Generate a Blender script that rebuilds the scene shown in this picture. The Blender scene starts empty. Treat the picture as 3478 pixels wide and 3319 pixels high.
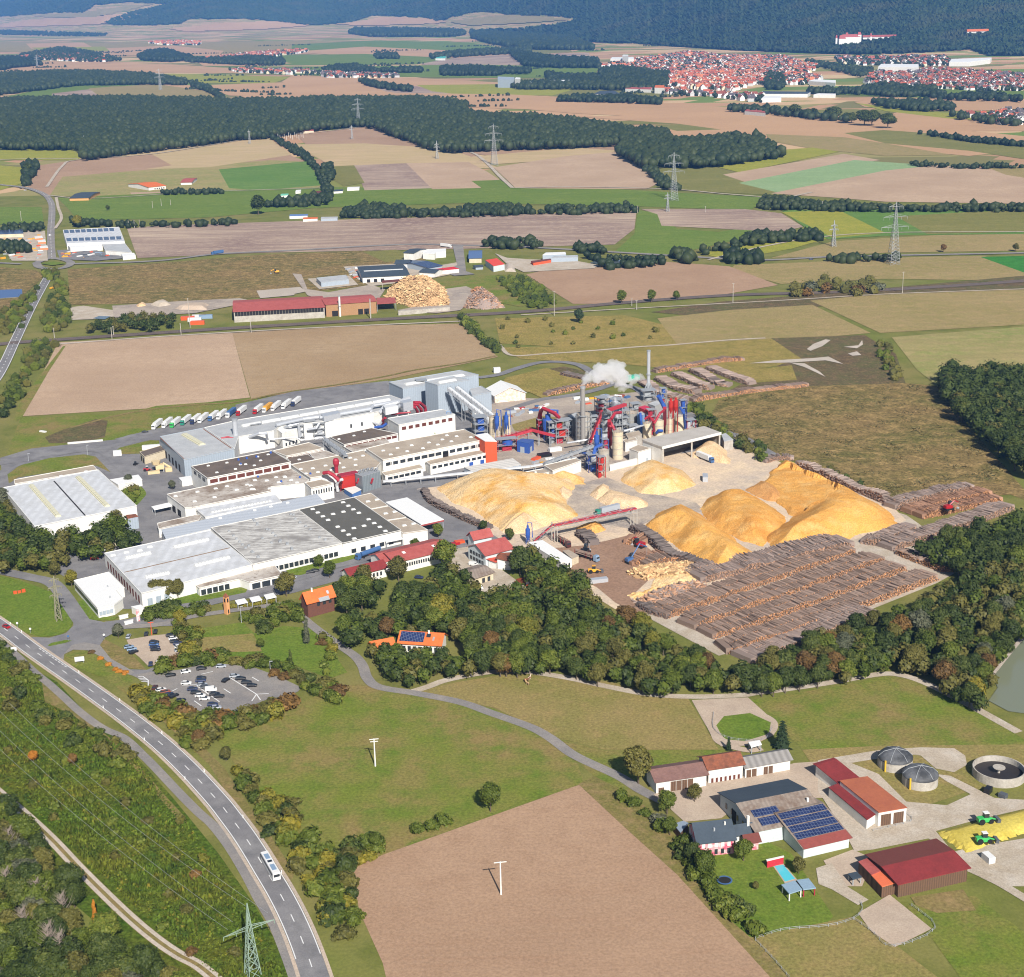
import bpy,bmesh,math,random
import numpy as np
from mathutils import Vector,Matrix,Euler
from mathutils.geometry import tessellate_polygon
rnd=random.Random(7)
scn=bpy.context.scene
SW,SH=3478.0,3319.0
FPX,HOR,HCAM,ROLL=5200.0,-20.0,270.0,-0.022
PITCH=math.atan((SH/2-HOR)/FPX)
cam=bpy.data.cameras.new('camera');camo=bpy.data.objects.new('camera',cam)
scn.collection.objects.link(camo)
cam.sensor_fit='HORIZONTAL';cam.sensor_width=36.0;cam.lens=36.0*FPX/SW
cam.clip_start=1.0;cam.clip_end=60000
camo.location=(0,0,HCAM)
CR=Matrix.Rotation(math.pi/2-PITCH,3,'X')@Matrix.Rotation(ROLL,3,'Z')
camo.rotation_euler=CR.to_euler()
scn.camera=camo
SUN_EL,SUN_AZ=math.radians(37),math.radians(15)
w=bpy.data.worlds.new("World");scn.world=w;w.use_nodes=True
nt=w.node_tree;nt.nodes.clear()
sky=nt.nodes.new('ShaderNodeTexSky');sky.sky_type='NISHITA';sky.sun_disc=False
sky.sun_elevation=SUN_EL
sdir=Vector((math.sin(SUN_AZ)*math.cos(SUN_EL),-math.cos(SUN_AZ)*math.cos(SUN_EL),math.sin(SUN_EL)))
sky.sun_rotation=math.atan2(sdir.x,sdir.y)
bg=nt.nodes.new('ShaderNodeBackground');bg.inputs['Strength'].default_value=0.06
wo=nt.nodes.new('ShaderNodeOutputWorld')
nt.links.new(sky.outputs[0],bg.inputs[0]);nt.links.new(bg.outputs[0],wo.inputs[0])
sl=bpy.data.lights.new('sun','SUN');sl.energy=5.0;sl.angle=math.radians(0.5);sl.color=(1.0,0.945,0.87)
slo=bpy.data.objects.new('sun',sl);scn.collection.objects.link(slo)
slo.rotation_euler=(-sdir).to_track_quat('-Z','Y').to_euler()
scn.view_settings.view_transform='Standard';scn.view_settings.look='None'
scn.view_settings.exposure=0.55;scn.view_settings.gamma=1.0
scn.cycles.use_denoising=True
scn.cycles.max_bounces=6;scn.cycles.diffuse_bounces=2;scn.cycles.volume_bounces=5
scn.cycles.transparent_max_bounces=6;scn.cycles.caustics_reflective=False
scn.cycles.filter_width=1.1
FR={'A':(0,0,1.966),'B':(800,0,1.966),'C':(1600,0,1.966),'D':(2478,0,1.966),'E':(0,700,1.966),'F':(800,700,1.966),'G':(1600,700,1.966),'H':(2478,700,1.966),'I':(0,1400,1.966),'J':(800,1200,1.966),'K':(1600,1200,1.966),'L':(2478,1400,1.966),'M':(800,1700,1.966),'N':(1600,1600,1.966),'O':(0,2000,1.966),'P':(0,2519,1.966),'Q':(800,2300,1.12),'R':(2478,1900,1.12),'S':(2100,2450,1.6),'T':(2778,2450,1.6),'U':(2200,2719,1.12),
'V':(1700,1350,1.8667),'X':(400,2080,1.8667),'Y':(1000,1500,1.8667),'Z':(0,1950,2.24),'W':(0,0,0.56527)}
def G(f,x,y,z=0.0):
 ox,oy,s=FR[f]
 px,py=ox+x/s,oy+y/s
 d=CR@Vector((px-SW/2,-(py-SH/2),-FPX))
 t=(z-HCAM)/d.z
 return Vector((d.x*t,d.y*t,z))
def GS(f,pts,z=0.0):return[G(f,a,b,z)for a,b in pts]
def H2(f,base,top):
 """height of a vertical thing from its foot and its top in the picture"""
 b=G(f,*base);lo,hi=0.0,120.0
 ox,oy,s=FR[f];ty=oy+top[1]/s
 for _ in range(30):
  m=(lo+hi)/2
  v=CR.transposed()@(Vector((b.x,b.y,m))-Vector((0,0,HCAM)))
  yy=SH/2+FPX*v.y/v.z
  if yy>ty:lo=m
  else:hi=m
 return lo
def C(r,g,b,k=0.75):
 f=lambda v:((v/255.0+0.055)/1.055)**2.4 if v>10 else v/255.0/12.92
 return(f(r)*k,f(g)*k,f(b)*k,1.0)
class NG:
 def __init__(s,name):
  s.m=bpy.data.materials.new(name);s.m.use_nodes=True
  s.t=s.m.node_tree;s.t.nodes.clear()
  s.out=s.t.nodes.new('ShaderNodeOutputMaterial')
 def n(s,typ,**kw):
  nd=s.t.nodes.new(typ)
  for k,v in kw.items():
   if k.startswith('_'):setattr(nd,k[1:],v)
   else:nd.inputs[k.replace('__',' ')].default_value=v
  return nd
 def l(s,a,b):s.t.links.new(a,b)
 def bsdf(s,rough=0.85,spec=0.3,metal=0.0):
  b=s.n('ShaderNodeBsdfPrincipled');b.inputs['Roughness'].default_value=rough
  b.inputs['Specular IOR Level'].default_value=spec;b.inputs['Metallic'].default_value=metal
  s.l(b.outputs[0],s.out.inputs[0]);return b
 def mix(s,fac,a,b,mode='MIX'):
  m=s.n('ShaderNodeMix',_data_type='RGBA',_blend_type=mode)
  for v,i in((fac,0),(a,6),(b,7)):
   if isinstance(v,(int,float)):m.inputs[i].default_value=v
   elif isinstance(v,tuple):m.inputs[i].default_value=v
   else:s.l(v,m.inputs[i])
  return m.outputs[2]
 def coord(s,rot=0.0,scale=(1,1,1)):
  c=s.n('ShaderNodeNewGeometry');mp=s.n('ShaderNodeMapping')
  mp.inputs['Rotation'].default_value=(0,0,rot);mp.inputs['Scale'].default_value=scale
  s.l(c.outputs['Position'],mp.inputs[0]);return mp.outputs[0]
 def ocoord(s,rot=0.0,scale=(1,1,1)):
  c=s.n('ShaderNodeTexCoord');mp=s.n('ShaderNodeMapping')
  mp.inputs['Rotation'].default_value=(0,0,rot);mp.inputs['Scale'].default_value=scale
  s.l(c.outputs['Object'],mp.inputs[0]);return mp.outputs[0]
 def noise(s,co,scale,detail=3,rough=0.55,lo=0.35,hi=0.65):
  nz=s.n('ShaderNodeTexNoise',Scale=scale,Detail=detail,Roughness=rough);s.l(co,nz.inputs['Vector'])
  mr=s.n('ShaderNodeMapRange');mr.inputs[1].default_value=lo;mr.inputs[2].default_value=hi
  s.l(nz.outputs[0],mr.inputs[0]);return mr.outputs[0]
MATS={}
def ground_mat(name,c1,c2,c3=None,big=0.012,mid=0.12,fine=1.2,stripe=None,fineamt=0.35,bump=0.0,spec=0.1):
 """soil, grass, gravel: two or three colours broken up at three scales, optional tillage lines (angle, width m, strength)"""
 if name in MATS:return MATS[name]
 g=NG(name);co=g.coord();c3=c3 or c2
 col=g.mix(g.noise(co,big,3),c1,c2)
 col=g.mix(g.noise(co,mid,4,0.6,0.45,0.75),col,c3)
 if stripe:
  a,wd,am=stripe
  cs=g.coord(rot=-a,scale=(0.012,1.0/wd,1))
  nz=g.noise(cs,1.0,2,0.5,0.3,0.7)
  dk=tuple(v*(1-am)for v in c1[:3])+(1,)
  col=g.mix(nz,g.mix(0.75,col,dk),col)
 f=g.noise(co,fine,3,0.7,0.25,0.75)
 col=g.mix(fineamt,col,g.mix(f,(0.2,0.2,0.2,1),(1.75,1.75,1.75,1)),'MULTIPLY')
 b=g.bsdf(0.95,spec);g.l(col,b.inputs['Base Color'])
 if bump:
  bp=g.n('ShaderNodeBump',Strength=bump,Distance=1.0);g.l(f,bp.inputs['Height']);g.l(bp.outputs[0],b.inputs['Normal'])
 MATS[name]=g.m;return g.m
def mat(name,c,rough=0.7,metal=0.0,c2=None,scale=0.25,amt=0.6,spec=0.35,dirt=0.12,emis=None,stretch=(1,1,1)):
 """painted, roofed or concrete surface: base colour, optional second colour in stains, fine dirt"""
 if name in MATS:return MATS[name]
 g=NG(name);co=g.coord(scale=stretch)
 col=c
 if c2:col=g.mix(g.noise(co,scale,5,0.65,0.4,0.65),c,g.mix(amt,c,c2))
 f=g.noise(co,1.3,4,0.7,0.25,0.75)
 col=g.mix(dirt*2,col,g.mix(f,(0.45,0.44,0.42,1),(1.3,1.3,1.3,1)),'MULTIPLY')
 b=g.bsdf(rough,spec,metal);g.l(col,b.inputs['Base Color'])
 MATS[name]=g.m;return g.m
def rib_mat(name,c,pitch=1.0,rough=0.5,amt=0.25,c2=None,ang=0.0,metal=0.0):
 """corrugated or seamed sheet: fine lines along one direction plus stains"""
 if name in MATS:return MATS[name]
 g=NG(name);co=g.coord(rot=-ang)
 wv=g.n('ShaderNodeTexWave',Scale=0.31415/pitch*1.0,Distortion=0.0);wv.bands_direction='X'
 g.l(co,wv.inputs['Vector'])
 dk=tuple(v*(1-amt)for v in c[:3])+(1,)
 col=g.mix(wv.outputs[1],dk,c)
 if c2:col=g.mix(g.noise(co,0.16,5,0.7,0.45,0.62),col,c2)
 f=g.noise(co,1.1,4,0.7,0.25,0.75)
 col=g.mix(0.22,col,g.mix(f,(0.5,0.5,0.5,1),(1.3,1.3,1.3,1)),'MULTIPLY')
 b=g.bsdf(rough,0.4,metal);g.l(col,b.inputs['Base Color'])
 MATS[name]=g.m;return g.m
def leaf_mat(name,cols,rough=0.6):
 """foliage: every leaf clump draws its own tone, and each tree its own tint"""
 if name in MATS:return MATS[name]
 g=NG(name);ge=g.n('ShaderNodeNewGeometry');oi=g.n('ShaderNodeObjectInfo')
 r=g.n('ShaderNodeValToRGB');r.color_ramp.elements[0].color=cols[0];r.color_ramp.elements[1].color=cols[-1]
 for i,c in enumerate(cols[1:-1]):
  e=r.color_ramp.elements.new((i+1)/(len(cols)-1));e.color=c
 a=g.n('ShaderNodeMath',_operation='MULTIPLY_ADD');a.inputs[1].default_value=0.55;
 g.l(ge.outputs['Random Per Island'],a.inputs[0])
 b=g.n('ShaderNodeMath',_operation='MULTIPLY');b.inputs[1].default_value=0.45
 g.l(oi.outputs['Random'],b.inputs[0]);g.l(b.outputs[0],a.inputs[2]);g.l(a.outputs[0],r.inputs[0])
 bs=g.bsdf(rough,0.25);g.l(r.outputs[0],bs.inputs['Base Color'])
 tr=g.n('ShaderNodeBsdfTranslucent');g.l(r.outputs[0],tr.inputs[0])
 mx=g.n('ShaderNodeMixShader');mx.inputs[0].default_value=0.12
 g.l(bs.outputs[0],mx.inputs[1]);g.l(tr.outputs[0],mx.inputs[2]);g.l(mx.outputs[0],g.out.inputs[0])
 MATS[name]=g.m;return g.m
COL=scn.collection
def tagp(o,label=None,cat=None,group=None,kind=None):
 if label:o['label']=label
 if cat:o['category']=cat
 if group:o['group']=group
 if kind:o['kind']=kind
 return o
class MB:
 def __init__(s):s.v=[];s.f=[];s.m=[]
 def add(s,vs,fs,mi=0):
  k=len(s.v);s.v.extend([tuple(v)for v in vs]);s.f.extend([tuple(i+k for i in f)for f in fs]);s.m.extend([mi]*len(fs));return s
 def prism(s,pts,z0,z1,mi=0,top=None,bottom=False):
  """vertical prism over a polygon of (x, y) points; top faces may use another material slot"""
  P=[(p[0],p[1])for p in pts];n=len(P)
  ar=sum(P[i][0]*P[(i+1)%n][1]-P[(i+1)%n][0]*P[i][1]for i in range(n))
  if ar<0:P=P[::-1]
  k=len(s.v)
  s.v+=[(x,y,z0)for x,y in P]+[(x,y,z1)for x,y in P]
  for i in range(n):
   j=(i+1)%n;s.f.append((k+i,k+j,k+n+j,k+n+i));s.m.append(mi)
  tr=tessellate_polygon([[Vector((x,y,0))for x,y in P]])
  for t in tr:
   a,b,c=t
   A,B,D=P[a],P[b],P[c]
   if(B[0]-A[0])*(D[1]-A[1])-(B[1]-A[1])*(D[0]-A[0])<0:a,c=c,a
   s.f.append((k+n+a,k+n+b,k+n+c));s.m.append(mi if top is None else top)
   if bottom:s.f.append((k+c,k+b,k+a));s.m.append(mi)
  return s
 def box(s,c,size,rot=0.0,mi=0,tilt=None):
  """box of size (x, y, z) whose bottom centre is c"""
  hx,hy,hz=size[0]/2,size[1]/2,size[2]
  vs=[Vector((a*hx,b*hy,z))for z in(0,hz)for a,b in((-1,-1),(1,-1),(1,1),(-1,1))]
  R=Matrix.Rotation(rot,3,'Z')
  if tilt is not None:R=R@Matrix.Rotation(tilt,3,'Y')
  vs=[R@v+Vector(c)for v in vs]
  return s.add(vs,[(0,1,5,4),(1,2,6,5),(2,3,7,6),(3,0,4,7),(4,5,6,7),(3,2,1,0)],mi)
 def tube(s,pts,r,n=8,mi=0,r2=None,cap=True):
  """round pipe through points"""
  pts=[Vector(p)for p in pts];m=len(pts);r2=r if r2 is None else r2
  k=len(s.v)
  for i,p in enumerate(pts):
   d=(pts[min(i+1,m-1)]-pts[max(i-1,0)]).normalized()
   a=d.cross(Vector((0,0,1)))
   if a.length<0.05:a=Vector((1,0,0))
   a.normalize();b=a.cross(d).normalized()
   rr=r+(r2-r)*i/max(1,m-1)
   for j in range(n):
    t=2*math.pi*j/n;s.v.append(tuple(p+(a*math.cos(t)+b*math.sin(t))*rr))
  for i in range(m-1):
   for j in range(n):
    q=(j+1)%n;s.f.append((k+i*n+j,k+i*n+q,k+(i+1)*n+q,k+(i+1)*n+j));s.m.append(mi)
  if cap:
   s.f.append(tuple(k+j for j in range(n))[::-1]);s.f.append(tuple(k+(m-1)*n+j for j in range(n)));s.m+=[mi,mi]
  return s
 def lathe(s,c,prof,n=20,mi=0):
  """profile of (radius, height) turned about the vertical through c"""
  k=len(s.v);c=Vector(c)
  for r,z in prof:
   for j in range(n):
    t=2*math.pi*j/n;s.v.append((c.x+r*math.cos(t),c.y+r*math.sin(t),c.z+z))
  for i in range(len(prof)-1):
   for j in range(n):
    q=(j+1)%n;s.f.append((k+i*n+j,k+i*n+q,k+(i+1)*n+q,k+(i+1)*n+j));s.m.append(mi)
  s.f.append(tuple(k+(len(prof)-1)*n+j for j in range(n)));s.m.append(mi)
  return s
 def build(s,name,mats,parent=None,origin=None,smooth=False,label=None,cat=None,group=None,kind=None):
  me=bpy.data.meshes.new(name)
  o0=Vector(origin)if origin is not None else Vector((0,0,0))
  if parent is not None and origin is None:o0=parent.location.copy()
  vs=[(v[0]-o0 .x,v[1]-o0 .y,v[2]-o0 .z)for v in s.v]
  me.from_pydata(vs,[],s.f)
  if not isinstance(mats,(list,tuple)):mats=[mats]
  for m in mats:me.materials.append(m)
  me.polygons.foreach_set('material_index',s.m)
  if smooth:me.polygons.foreach_set('use_smooth',[True]*len(s.f))
  me.update()
  o=bpy.data.objects.new(name,me);COL.objects.link(o)
  if parent is not None:o.parent=parent
  else:o.location=o0
  return tagp(o,label,cat,group,kind)
def empty(name,loc,label=None,cat=None,group=None,rz=0.0):
 o=bpy.data.objects.new(name,None);COL.objects.link(o);o.location=loc;o.rotation_euler=(0,0,rz)
 o.empty_display_size=0.5
 return tagp(o,label,cat,group)
def kids(o):return[c for c in ALLKIDS.get(o.name,[])]
def copy_tree(o,parent=None,depth=0):
 c=o.copy();COL.objects.link(c)
 if parent is not None:c.parent=parent
 if depth<3:
  for ch in list(o.children):copy_tree(ch,c,depth+1)
 return c
def centroid(pts):return Vector((sum(p[0]for p in pts)/len(pts),sum(p[1]for p in pts)/len(pts),0))
_si=[0]
def lift(p,level):return(level*0.035+_si[0]*0.0004)*max(1.0,math.hypot(p[0],p[1])/300.0)
def sheet(name,pts,material,level=1,kind='structure',thick=None):
 """a piece of ground laid just above what lies below it"""
 _si[0]+=1
 P=[Vector((p[0],p[1],0))for p in pts]
 tr=tessellate_polygon([P]);fs=[]
 for a,b,d in tr:
  if(P[b].x-P[a].x)*(P[d].y-P[a].y)-(P[b].y-P[a].y)*(P[d].x-P[a].x)<0:a,d=d,a
  fs.append((a,b,d))
 me=bpy.data.meshes.new(name);me.from_pydata([(p.x,p.y,lift(p,level))for p in P],[],fs);me.materials.append(material);me.update()
 o=bpy.data.objects.new(name,me);COL.objects.link(o);o['kind']=kind
 return o
def smooth_line(pts,n=6):
 """Catmull-Rom through 2-D points"""
 P=[Vector((p[0],p[1],0))for p in pts];out=[]
 P=[P[0]*2-P[1]]+P+[P[-1]*2-P[-2]]
 for i in range(1,len(P)-2):
  for k in range(n):
   t=k/n;a,b,c,d=P[i-1:i+3]
   out.append(0.5*((2*b)+(c-a)*t+(2*a-5*b+4*c-d)*t*t+(3*b-a-3*c+d)*t*t*t))
 out.append(P[-2]);return out
def offset_line(L,d):
 out=[]
 for i,p in enumerate(L):
  t=(L[min(i+1,len(L)-1)]-L[max(i-1,0)]);t.z=0;t.normalize()
  out.append(p+Vector((-t.y,t.x,0))*d)
 return out
def road(name,pts,width,material,level=2,smooth=6,off=0.0,kind='structure'):
 L=smooth_line(pts,smooth)if smooth else[Vector((p[0],p[1],0))for p in pts]
 if off:L=offset_line(L,off)
 A=offset_line(L,width/2);B=offset_line(L,-width/2)
 _si[0]+=1
 vs=[];fs=[]
 for i in range(len(L)):
  vs+=[(A[i].x,A[i].y,lift(L[i],level)),(B[i].x,B[i].y,lift(L[i],level))]
  if i:fs.append((2*i-2,2*i-1,2*i+1,2*i))
 me=bpy.data.meshes.new(name);me.from_pydata(vs,[],fs);me.materials.append(material);me.update()
 o=bpy.data.objects.new(name,me);COL.objects.link(o);o['kind']=kind
 return L
def arclen(L):
 d=[0.0]
 for i in range(1,len(L)):d.append(d[-1]+(L[i]-L[i-1]).length)
 return d
def at_len(L,D,s):
 for i in range(1,len(L)):
  if D[i]>=s:
   t=(s-D[i-1])/max(1e-6,D[i]-D[i-1]);v=(L[i]-L[i-1]).normalized()
   return L[i-1].lerp(L[i],t),v
 return L[-1],(L[-1]-L[-2]).normalized()
def inside(p,poly):
 x,y=p[0],p[1];c=False;n=len(poly);j=n-1
 for i in range(n):
  xi,yi,xj,yj=poly[i][0],poly[i][1],poly[j][0],poly[j][1]
  if(yi>y)!=(yj>y)and x<(xj-xi)*(y-yi)/(yj-yi)+xi:c=not c
  j=i
 return c
def scatter(poly,spacing,jitter=0.4,seed=1,maxn=99999):
 """points about spacing apart inside a polygon, on a jittered triangular grid"""
 r=random.Random(seed);xs=[p[0]for p in poly];ys=[p[1]for p in poly];out=[]
 y=min(ys);row=0
 while y<max(ys):
  x=min(xs)+(row%2)*spacing/2
  while x<max(xs):
   q=(x+r.uniform(-jitter,jitter)*spacing,y+r.uniform(-jitter,jitter)*spacing)
   if inside(q,poly):out.append(Vector((q[0],q[1],0)))
   x+=spacing
  y+=spacing*0.87;row+=1
 if len(out)>maxn:r.shuffle(out);out=out[:maxn]
 return out
def vnoise(x,y,seed=0):
 """smooth value noise on arrays"""
 xi=np.floor(x).astype(int);yi=np.floor(y).astype(int);xf=x-xi;yf=y-yi;u=xf*xf*(3-2*xf);v=yf*yf*(3-2*yf)
 def h(a,b):
  n=(a*374761393+b*668265263+seed*1442695041)&0x7fffffff;n=(n^(n>>13))*1274126177&0x7fffffff;return((n^(n>>16))&0xffff)/65535.0
 return(h(xi,yi)*(1-u)+h(xi+1,yi)*u)*(1-v)+(h(xi,yi+1)*(1-u)+h(xi+1,yi+1)*u)*v
def soil(n,a,b,ang=0.3,st=5,am=0.12,big=0.012):return ground_mat(n,C(*a),C(*b),None,big=big,stripe=(ang,st,am),fine=0.9,fineamt=0.3)
def turf(n,a,b,c,ang=None,st=6,am=0.15,fine=0.9,fa=0.5,big=0.012,mid=0.1):
 return ground_mat(n,C(*a),C(*b),C(*c),stripe=(ang,st,am)if ang is not None else None,fine=fine,fineamt=fa,big=big,mid=mid)
m_base=turf('land_base',(122,128,62),(140,132,78),(104,112,50),mid=0.05)
m_tan=soil('soil_tan',(204,176,148),(182,154,128),0.9,3,0.16)
m_pink=soil('soil_pink',(188,156,128),(168,136,110),0.75,2.2,0.14)
m_mauve=soil('soil_mauve',(150,126,116),(204,182,158),0.0,8,0.08,0.006)
m_far=soil('soil_far',(206,166,126),(188,150,114),0.1,14,0.06,0.003)
m_straw=soil('stubble_straw',(196,174,128),(206,178,140),1.2,9,0.14)
m_stub=turf('stubble_green',(166,148,100),(148,138,82),(182,154,112),0.15,7,0.12)
m_stub2=turf('stubble_green_steep',(170,156,104),(138,150,78),(186,164,118),1.2,8,0.18)
m_meadow=turf('meadow_green',(112,134,56),(128,142,66),(100,124,48),0.0,10,0.1)
m_bright=turf('crop_bright',(104,138,62),(122,148,74),(96,128,58),1.1,10,0.12)
m_yell=turf('crop_yellow',(158,158,62),(172,164,70),(134,144,56),0.3,9,0.12)
m_olive=turf('crop_olive',(132,130,70),(146,138,80),(118,122,62),0.3,9,0.12)
m_mint=turf('crop_mint',(146,172,122),(158,180,132),(140,164,116),0.35,9,0.08)
m_darkgreen=turf('crop_dark',(60,128,50),(70,136,56),(58,118,46))
m_past=turf('pasture',(118,130,52),(146,128,80),(100,124,42),big=0.03,mid=0.09)
m_past2=turf('pasture_dry',(152,136,86),(134,130,70),(162,140,92),big=0.03,mid=0.12)
m_lawn=turf('lawn',(108,130,48),(122,132,56),(94,120,40),mid=0.2)
m_scrub=turf('scrub',(84,104,34),(100,104,38),(64,92,24),big=0.035,mid=0.16,fa=0.95,fine=0.7)
m_verge=turf('verge',(142,126,80),(118,116,60),(158,134,94),mid=0.2)
m_heath=turf('heath_dry',(136,114,74),(110,104,58),(176,148,98),big=0.02,mid=0.12,fa=0.9,fine=0.5)
m_heath2=turf('heath_gold',(166,144,84),(150,136,74),(132,124,62),big=0.02,mid=0.1,fa=0.7)
m_spoil=turf('spoil_dark',(108,92,68),(100,100,62),(134,110,82),big=0.03,mid=0.15,fa=0.8)
m_asph=ground_mat('asphalt',C(132,130,132),C(148,146,146),C(118,117,119),fine=2.5,fineamt=0.25,big=0.05)
m_asph2=ground_mat('asphalt_old',C(152,147,142),C(138,134,132),C(162,154,146),fine=2.0,fineamt=0.3,big=0.04)
m_yard=ground_mat('yard_paving',C(184,170,156),C(160,148,138),C(200,186,168),fine=1.5,fineamt=0.3,big=0.03)
m_lot=ground_mat('lot_paving',C(196,176,156),C(186,168,150),C(204,186,166),fine=2.0,fineamt=0.25,big=0.05)
m_grav=ground_mat('gravel_pale',C(198,184,166),C(182,168,148),C(208,198,184),fine=1.8,fineamt=0.35,big=0.05)
m_chipg=ground_mat('yard_sawdust',C(226,202,174),C(200,184,168),C(238,214,180),fine=0.8,fineamt=0.3,big=0.025,mid=0.07)
m_bark=ground_mat('yard_bark',C(160,128,106),C(170,140,118),C(150,120,100),fine=0.8,fineamt=0.35,big=0.03)
m_track=ground_mat('track_stone',C(208,196,182),C(188,176,162),None,fine=1.5,fineamt=0.35)
m_ballast=ground_mat('rail_ballast',C(116,102,96),C(130,114,104),None,fine=1.5,fineamt=0.4)
m_white=mat('paint_white',C(238,238,236),0.6,dirt=0.06)
m_water=NG('pond_water');_b=m_water.bsdf(0.12,0.5);_b.inputs['Base Color'].default_value=C(142,148,124,0.62);m_water=m_water.m
m_puddle=NG('puddle_water');_b=m_puddle.bsdf(0.08,0.5);_b.inputs['Base Color'].default_value=C(110,122,130,0.6);m_puddle=m_puddle.m
def far_land(name,y0=2300.0):
 g=NG(name);co=g.coord();cc=g.coord(rot=.25,scale=(1/330,1/150,1));v=g.n('ShaderNodeTexVoronoi',Scale=1.0,Randomness=.8);v.distance='CHEBYCHEV';g.l(cc,v.inputs['Vector'])
 sp=g.n('ShaderNodeSeparateColor');g.l(v.outputs['Color'],sp.inputs[0]);r=g.n('ShaderNodeValToRGB');r.color_ramp.interpolation='CONSTANT'
 cs=[C(206,166,126),C(140,142,74),C(196,154,118),C(120,140,66),C(212,178,136),C(160,150,96),C(186,148,114),C(134,128,80),C(214,186,140)];r.color_ramp.elements[0].color=cs[0];r.color_ramp.elements[1].position=.95;r.color_ramp.elements[1].color=cs[-1]
 for i,c in enumerate(cs[1:-1]):e=r.color_ramp.elements.new((i+1)/9);e.color=c
 g.l(sp.outputs[0],r.inputs[0]);near=g.mix(g.noise(co,.012,3),C(122,128,62),C(140,132,78));near=g.mix(g.noise(co,.05,4,.6,.45,.75),near,C(104,112,50))
 s=g.n('ShaderNodeSeparateXYZ');g.l(co,s.inputs[0]);m=g.n('ShaderNodeMath',_operation='GREATER_THAN');m.inputs[1].default_value=y0;g.l(s.outputs[1],m.inputs[0]);col=g.mix(m.outputs[0],near,r.outputs[0])
 f=g.noise(co,.9,3,.7,.25,.75);col=g.mix(.3,col,g.mix(f,(.3,.3,.3,1),(1.6,1.6,1.6,1)),'MULTIPLY');b=g.bsdf(.95,.1);g.l(col,b.inputs['Base Color']);return g.m
me=bpy.data.meshes.new('ground');q=60000
me.from_pydata([(-q,-2000,0),(q,-2000,0),(q,q,0),(-q,q,0)],[],[(0,1,2,3)]);me.materials.append(far_land('far_land'))
o=bpy.data.objects.new('ground',me);COL.objects.link(o);o['kind']='structure'
def fld(m,f,*pts,name='field',lv=1):return sheet(name,GS(f,pts),m,lv)
far=[(m_stub,[(0,80),(300,84),(560,78),(700,82),(980,84),(980,100),(700,96),(420,104),(0,100)]),(m_far,[(50,84),(160,82),(180,92),(60,94)]),(m_meadow,[(560,86),(720,78),(900,82),(960,92),(880,100),(700,98),(560,100)]),(m_far,[(140,96),(330,88),(430,98),(420,108),(180,106)]),(m_yell,[(60,92),(200,90),(210,98),(90,101)]),(m_far,[(860,104),(980,92),(1090,90),(1110,98),(1000,112),(880,114)]),(m_olive,[(1000,92),(1080,88),(1100,100),(1020,106)]),
(m_far,[(560,100),(700,90),(880,98),(870,112),(700,110)]),(m_mauve,[(780,118),(960,106),(1130,102),(1140,118),(980,128),(820,126)]),(m_meadow,[(440,108),(700,104),(870,112),(800,124),(560,126),(430,120)]),(m_far,[(380,120),(520,116),(560,122),(480,128),(390,127)]),(m_meadow,[(360,128),(700,128),(900,124),(1150,130),(1140,150),(900,150),(640,146),(360,140)]),(m_far,[(0,122),(100,118),(200,122),(330,124),(420,130),(700,140),(520,142),(300,140),(0,134)]),
(m_far,[(0,140),(60,132),(230,130),(320,142),(200,150),(60,142),(0,150)]),(m_yell,[(120,146),(330,142),(560,148),(520,162),(380,160),(250,152)]),(m_far,[(560,146),(800,150),(980,160),(1150,162),(1130,172),(900,178),(700,172),(540,158)]),(m_far,[(390,164),(560,158),(780,160),(900,182),(1000,190),(900,190),(600,188),(440,184),(400,172)]),(m_mauve,[(700,162),(800,166),(860,180),(800,184),(740,176)]),(m_olive,[(1000,172),(1200,166),(1330,178),(1260,190),(1060,186)]),
(m_yell,[(800,164),(960,162),(1110,170),(1060,184),(900,184),(830,176)]),(m_meadow,[(30,182),(150,160),(220,168),(420,178),(430,192),(300,192),(0,190)]),(m_far,[(260,162),(380,164),(420,178),(330,174)]),(m_mauve,[(100,180),(190,170),(200,178),(170,190),(100,190)]),(m_stub,[(170,170),(300,162),(400,176),(420,190),(200,192)]),(m_far,[(430,190),(520,178),(700,178),(980,182),(1200,192),(1180,204),(900,200),(600,190)]),
(m_far,[(850,198),(1100,190),(1250,196),(1420,208),(1500,216),(1380,222),(1180,216),(1000,210),(880,206)]),(m_far,[(950,205),(1180,198),(1330,206),(1480,214),(1740,222),(1966,214),(1966,250),(1840,252),(1700,236),(1500,232),(1300,228),(1100,218)]),(m_olive,[(1130,234),(1400,228),(1420,236),(1200,240)]),(m_far,[(1150,242),(1450,236),(1600,250),(1540,262),(1260,262),(1200,250)]),(m_olive,[(1250,240),(1440,236),(1480,246),(1300,252)]),
(m_far,[(1100,224),(1400,220),(1560,232),(1740,240),(1966,262),(1966,290),(1860,300),(1620,278),(1480,262),(1300,238)]),(m_olive,[(1620,256),(1700,250),(1800,258),(1966,276),(1966,306),(1860,290),(1700,276)]),(m_stub,[(1470,258),(1620,264),(1700,276),(1830,298),(1700,300),(1560,286),(1480,272)]),(m_far,[(1640,196),(1740,186),(1966,192),(1966,212),(1800,214),(1660,206)]),(m_meadow,[(1580,168),(1700,166),(1860,170),(1966,176),(1966,190),(1740,188),(1600,182)]),
(m_olive,[(1520,212),(1640,210),(1760,220),(1700,226),(1540,222)]),(m_far,[(1560,240),(1740,214),(1900,226),(1966,232),(1966,252),(1720,252)]),(m_yell,[(1640,198),(1800,216),(1966,230),(1966,236),(1820,228),(1700,214)]),]
for i,(m,P)in enumerate(far):fld(m,'W',*P)
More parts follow.
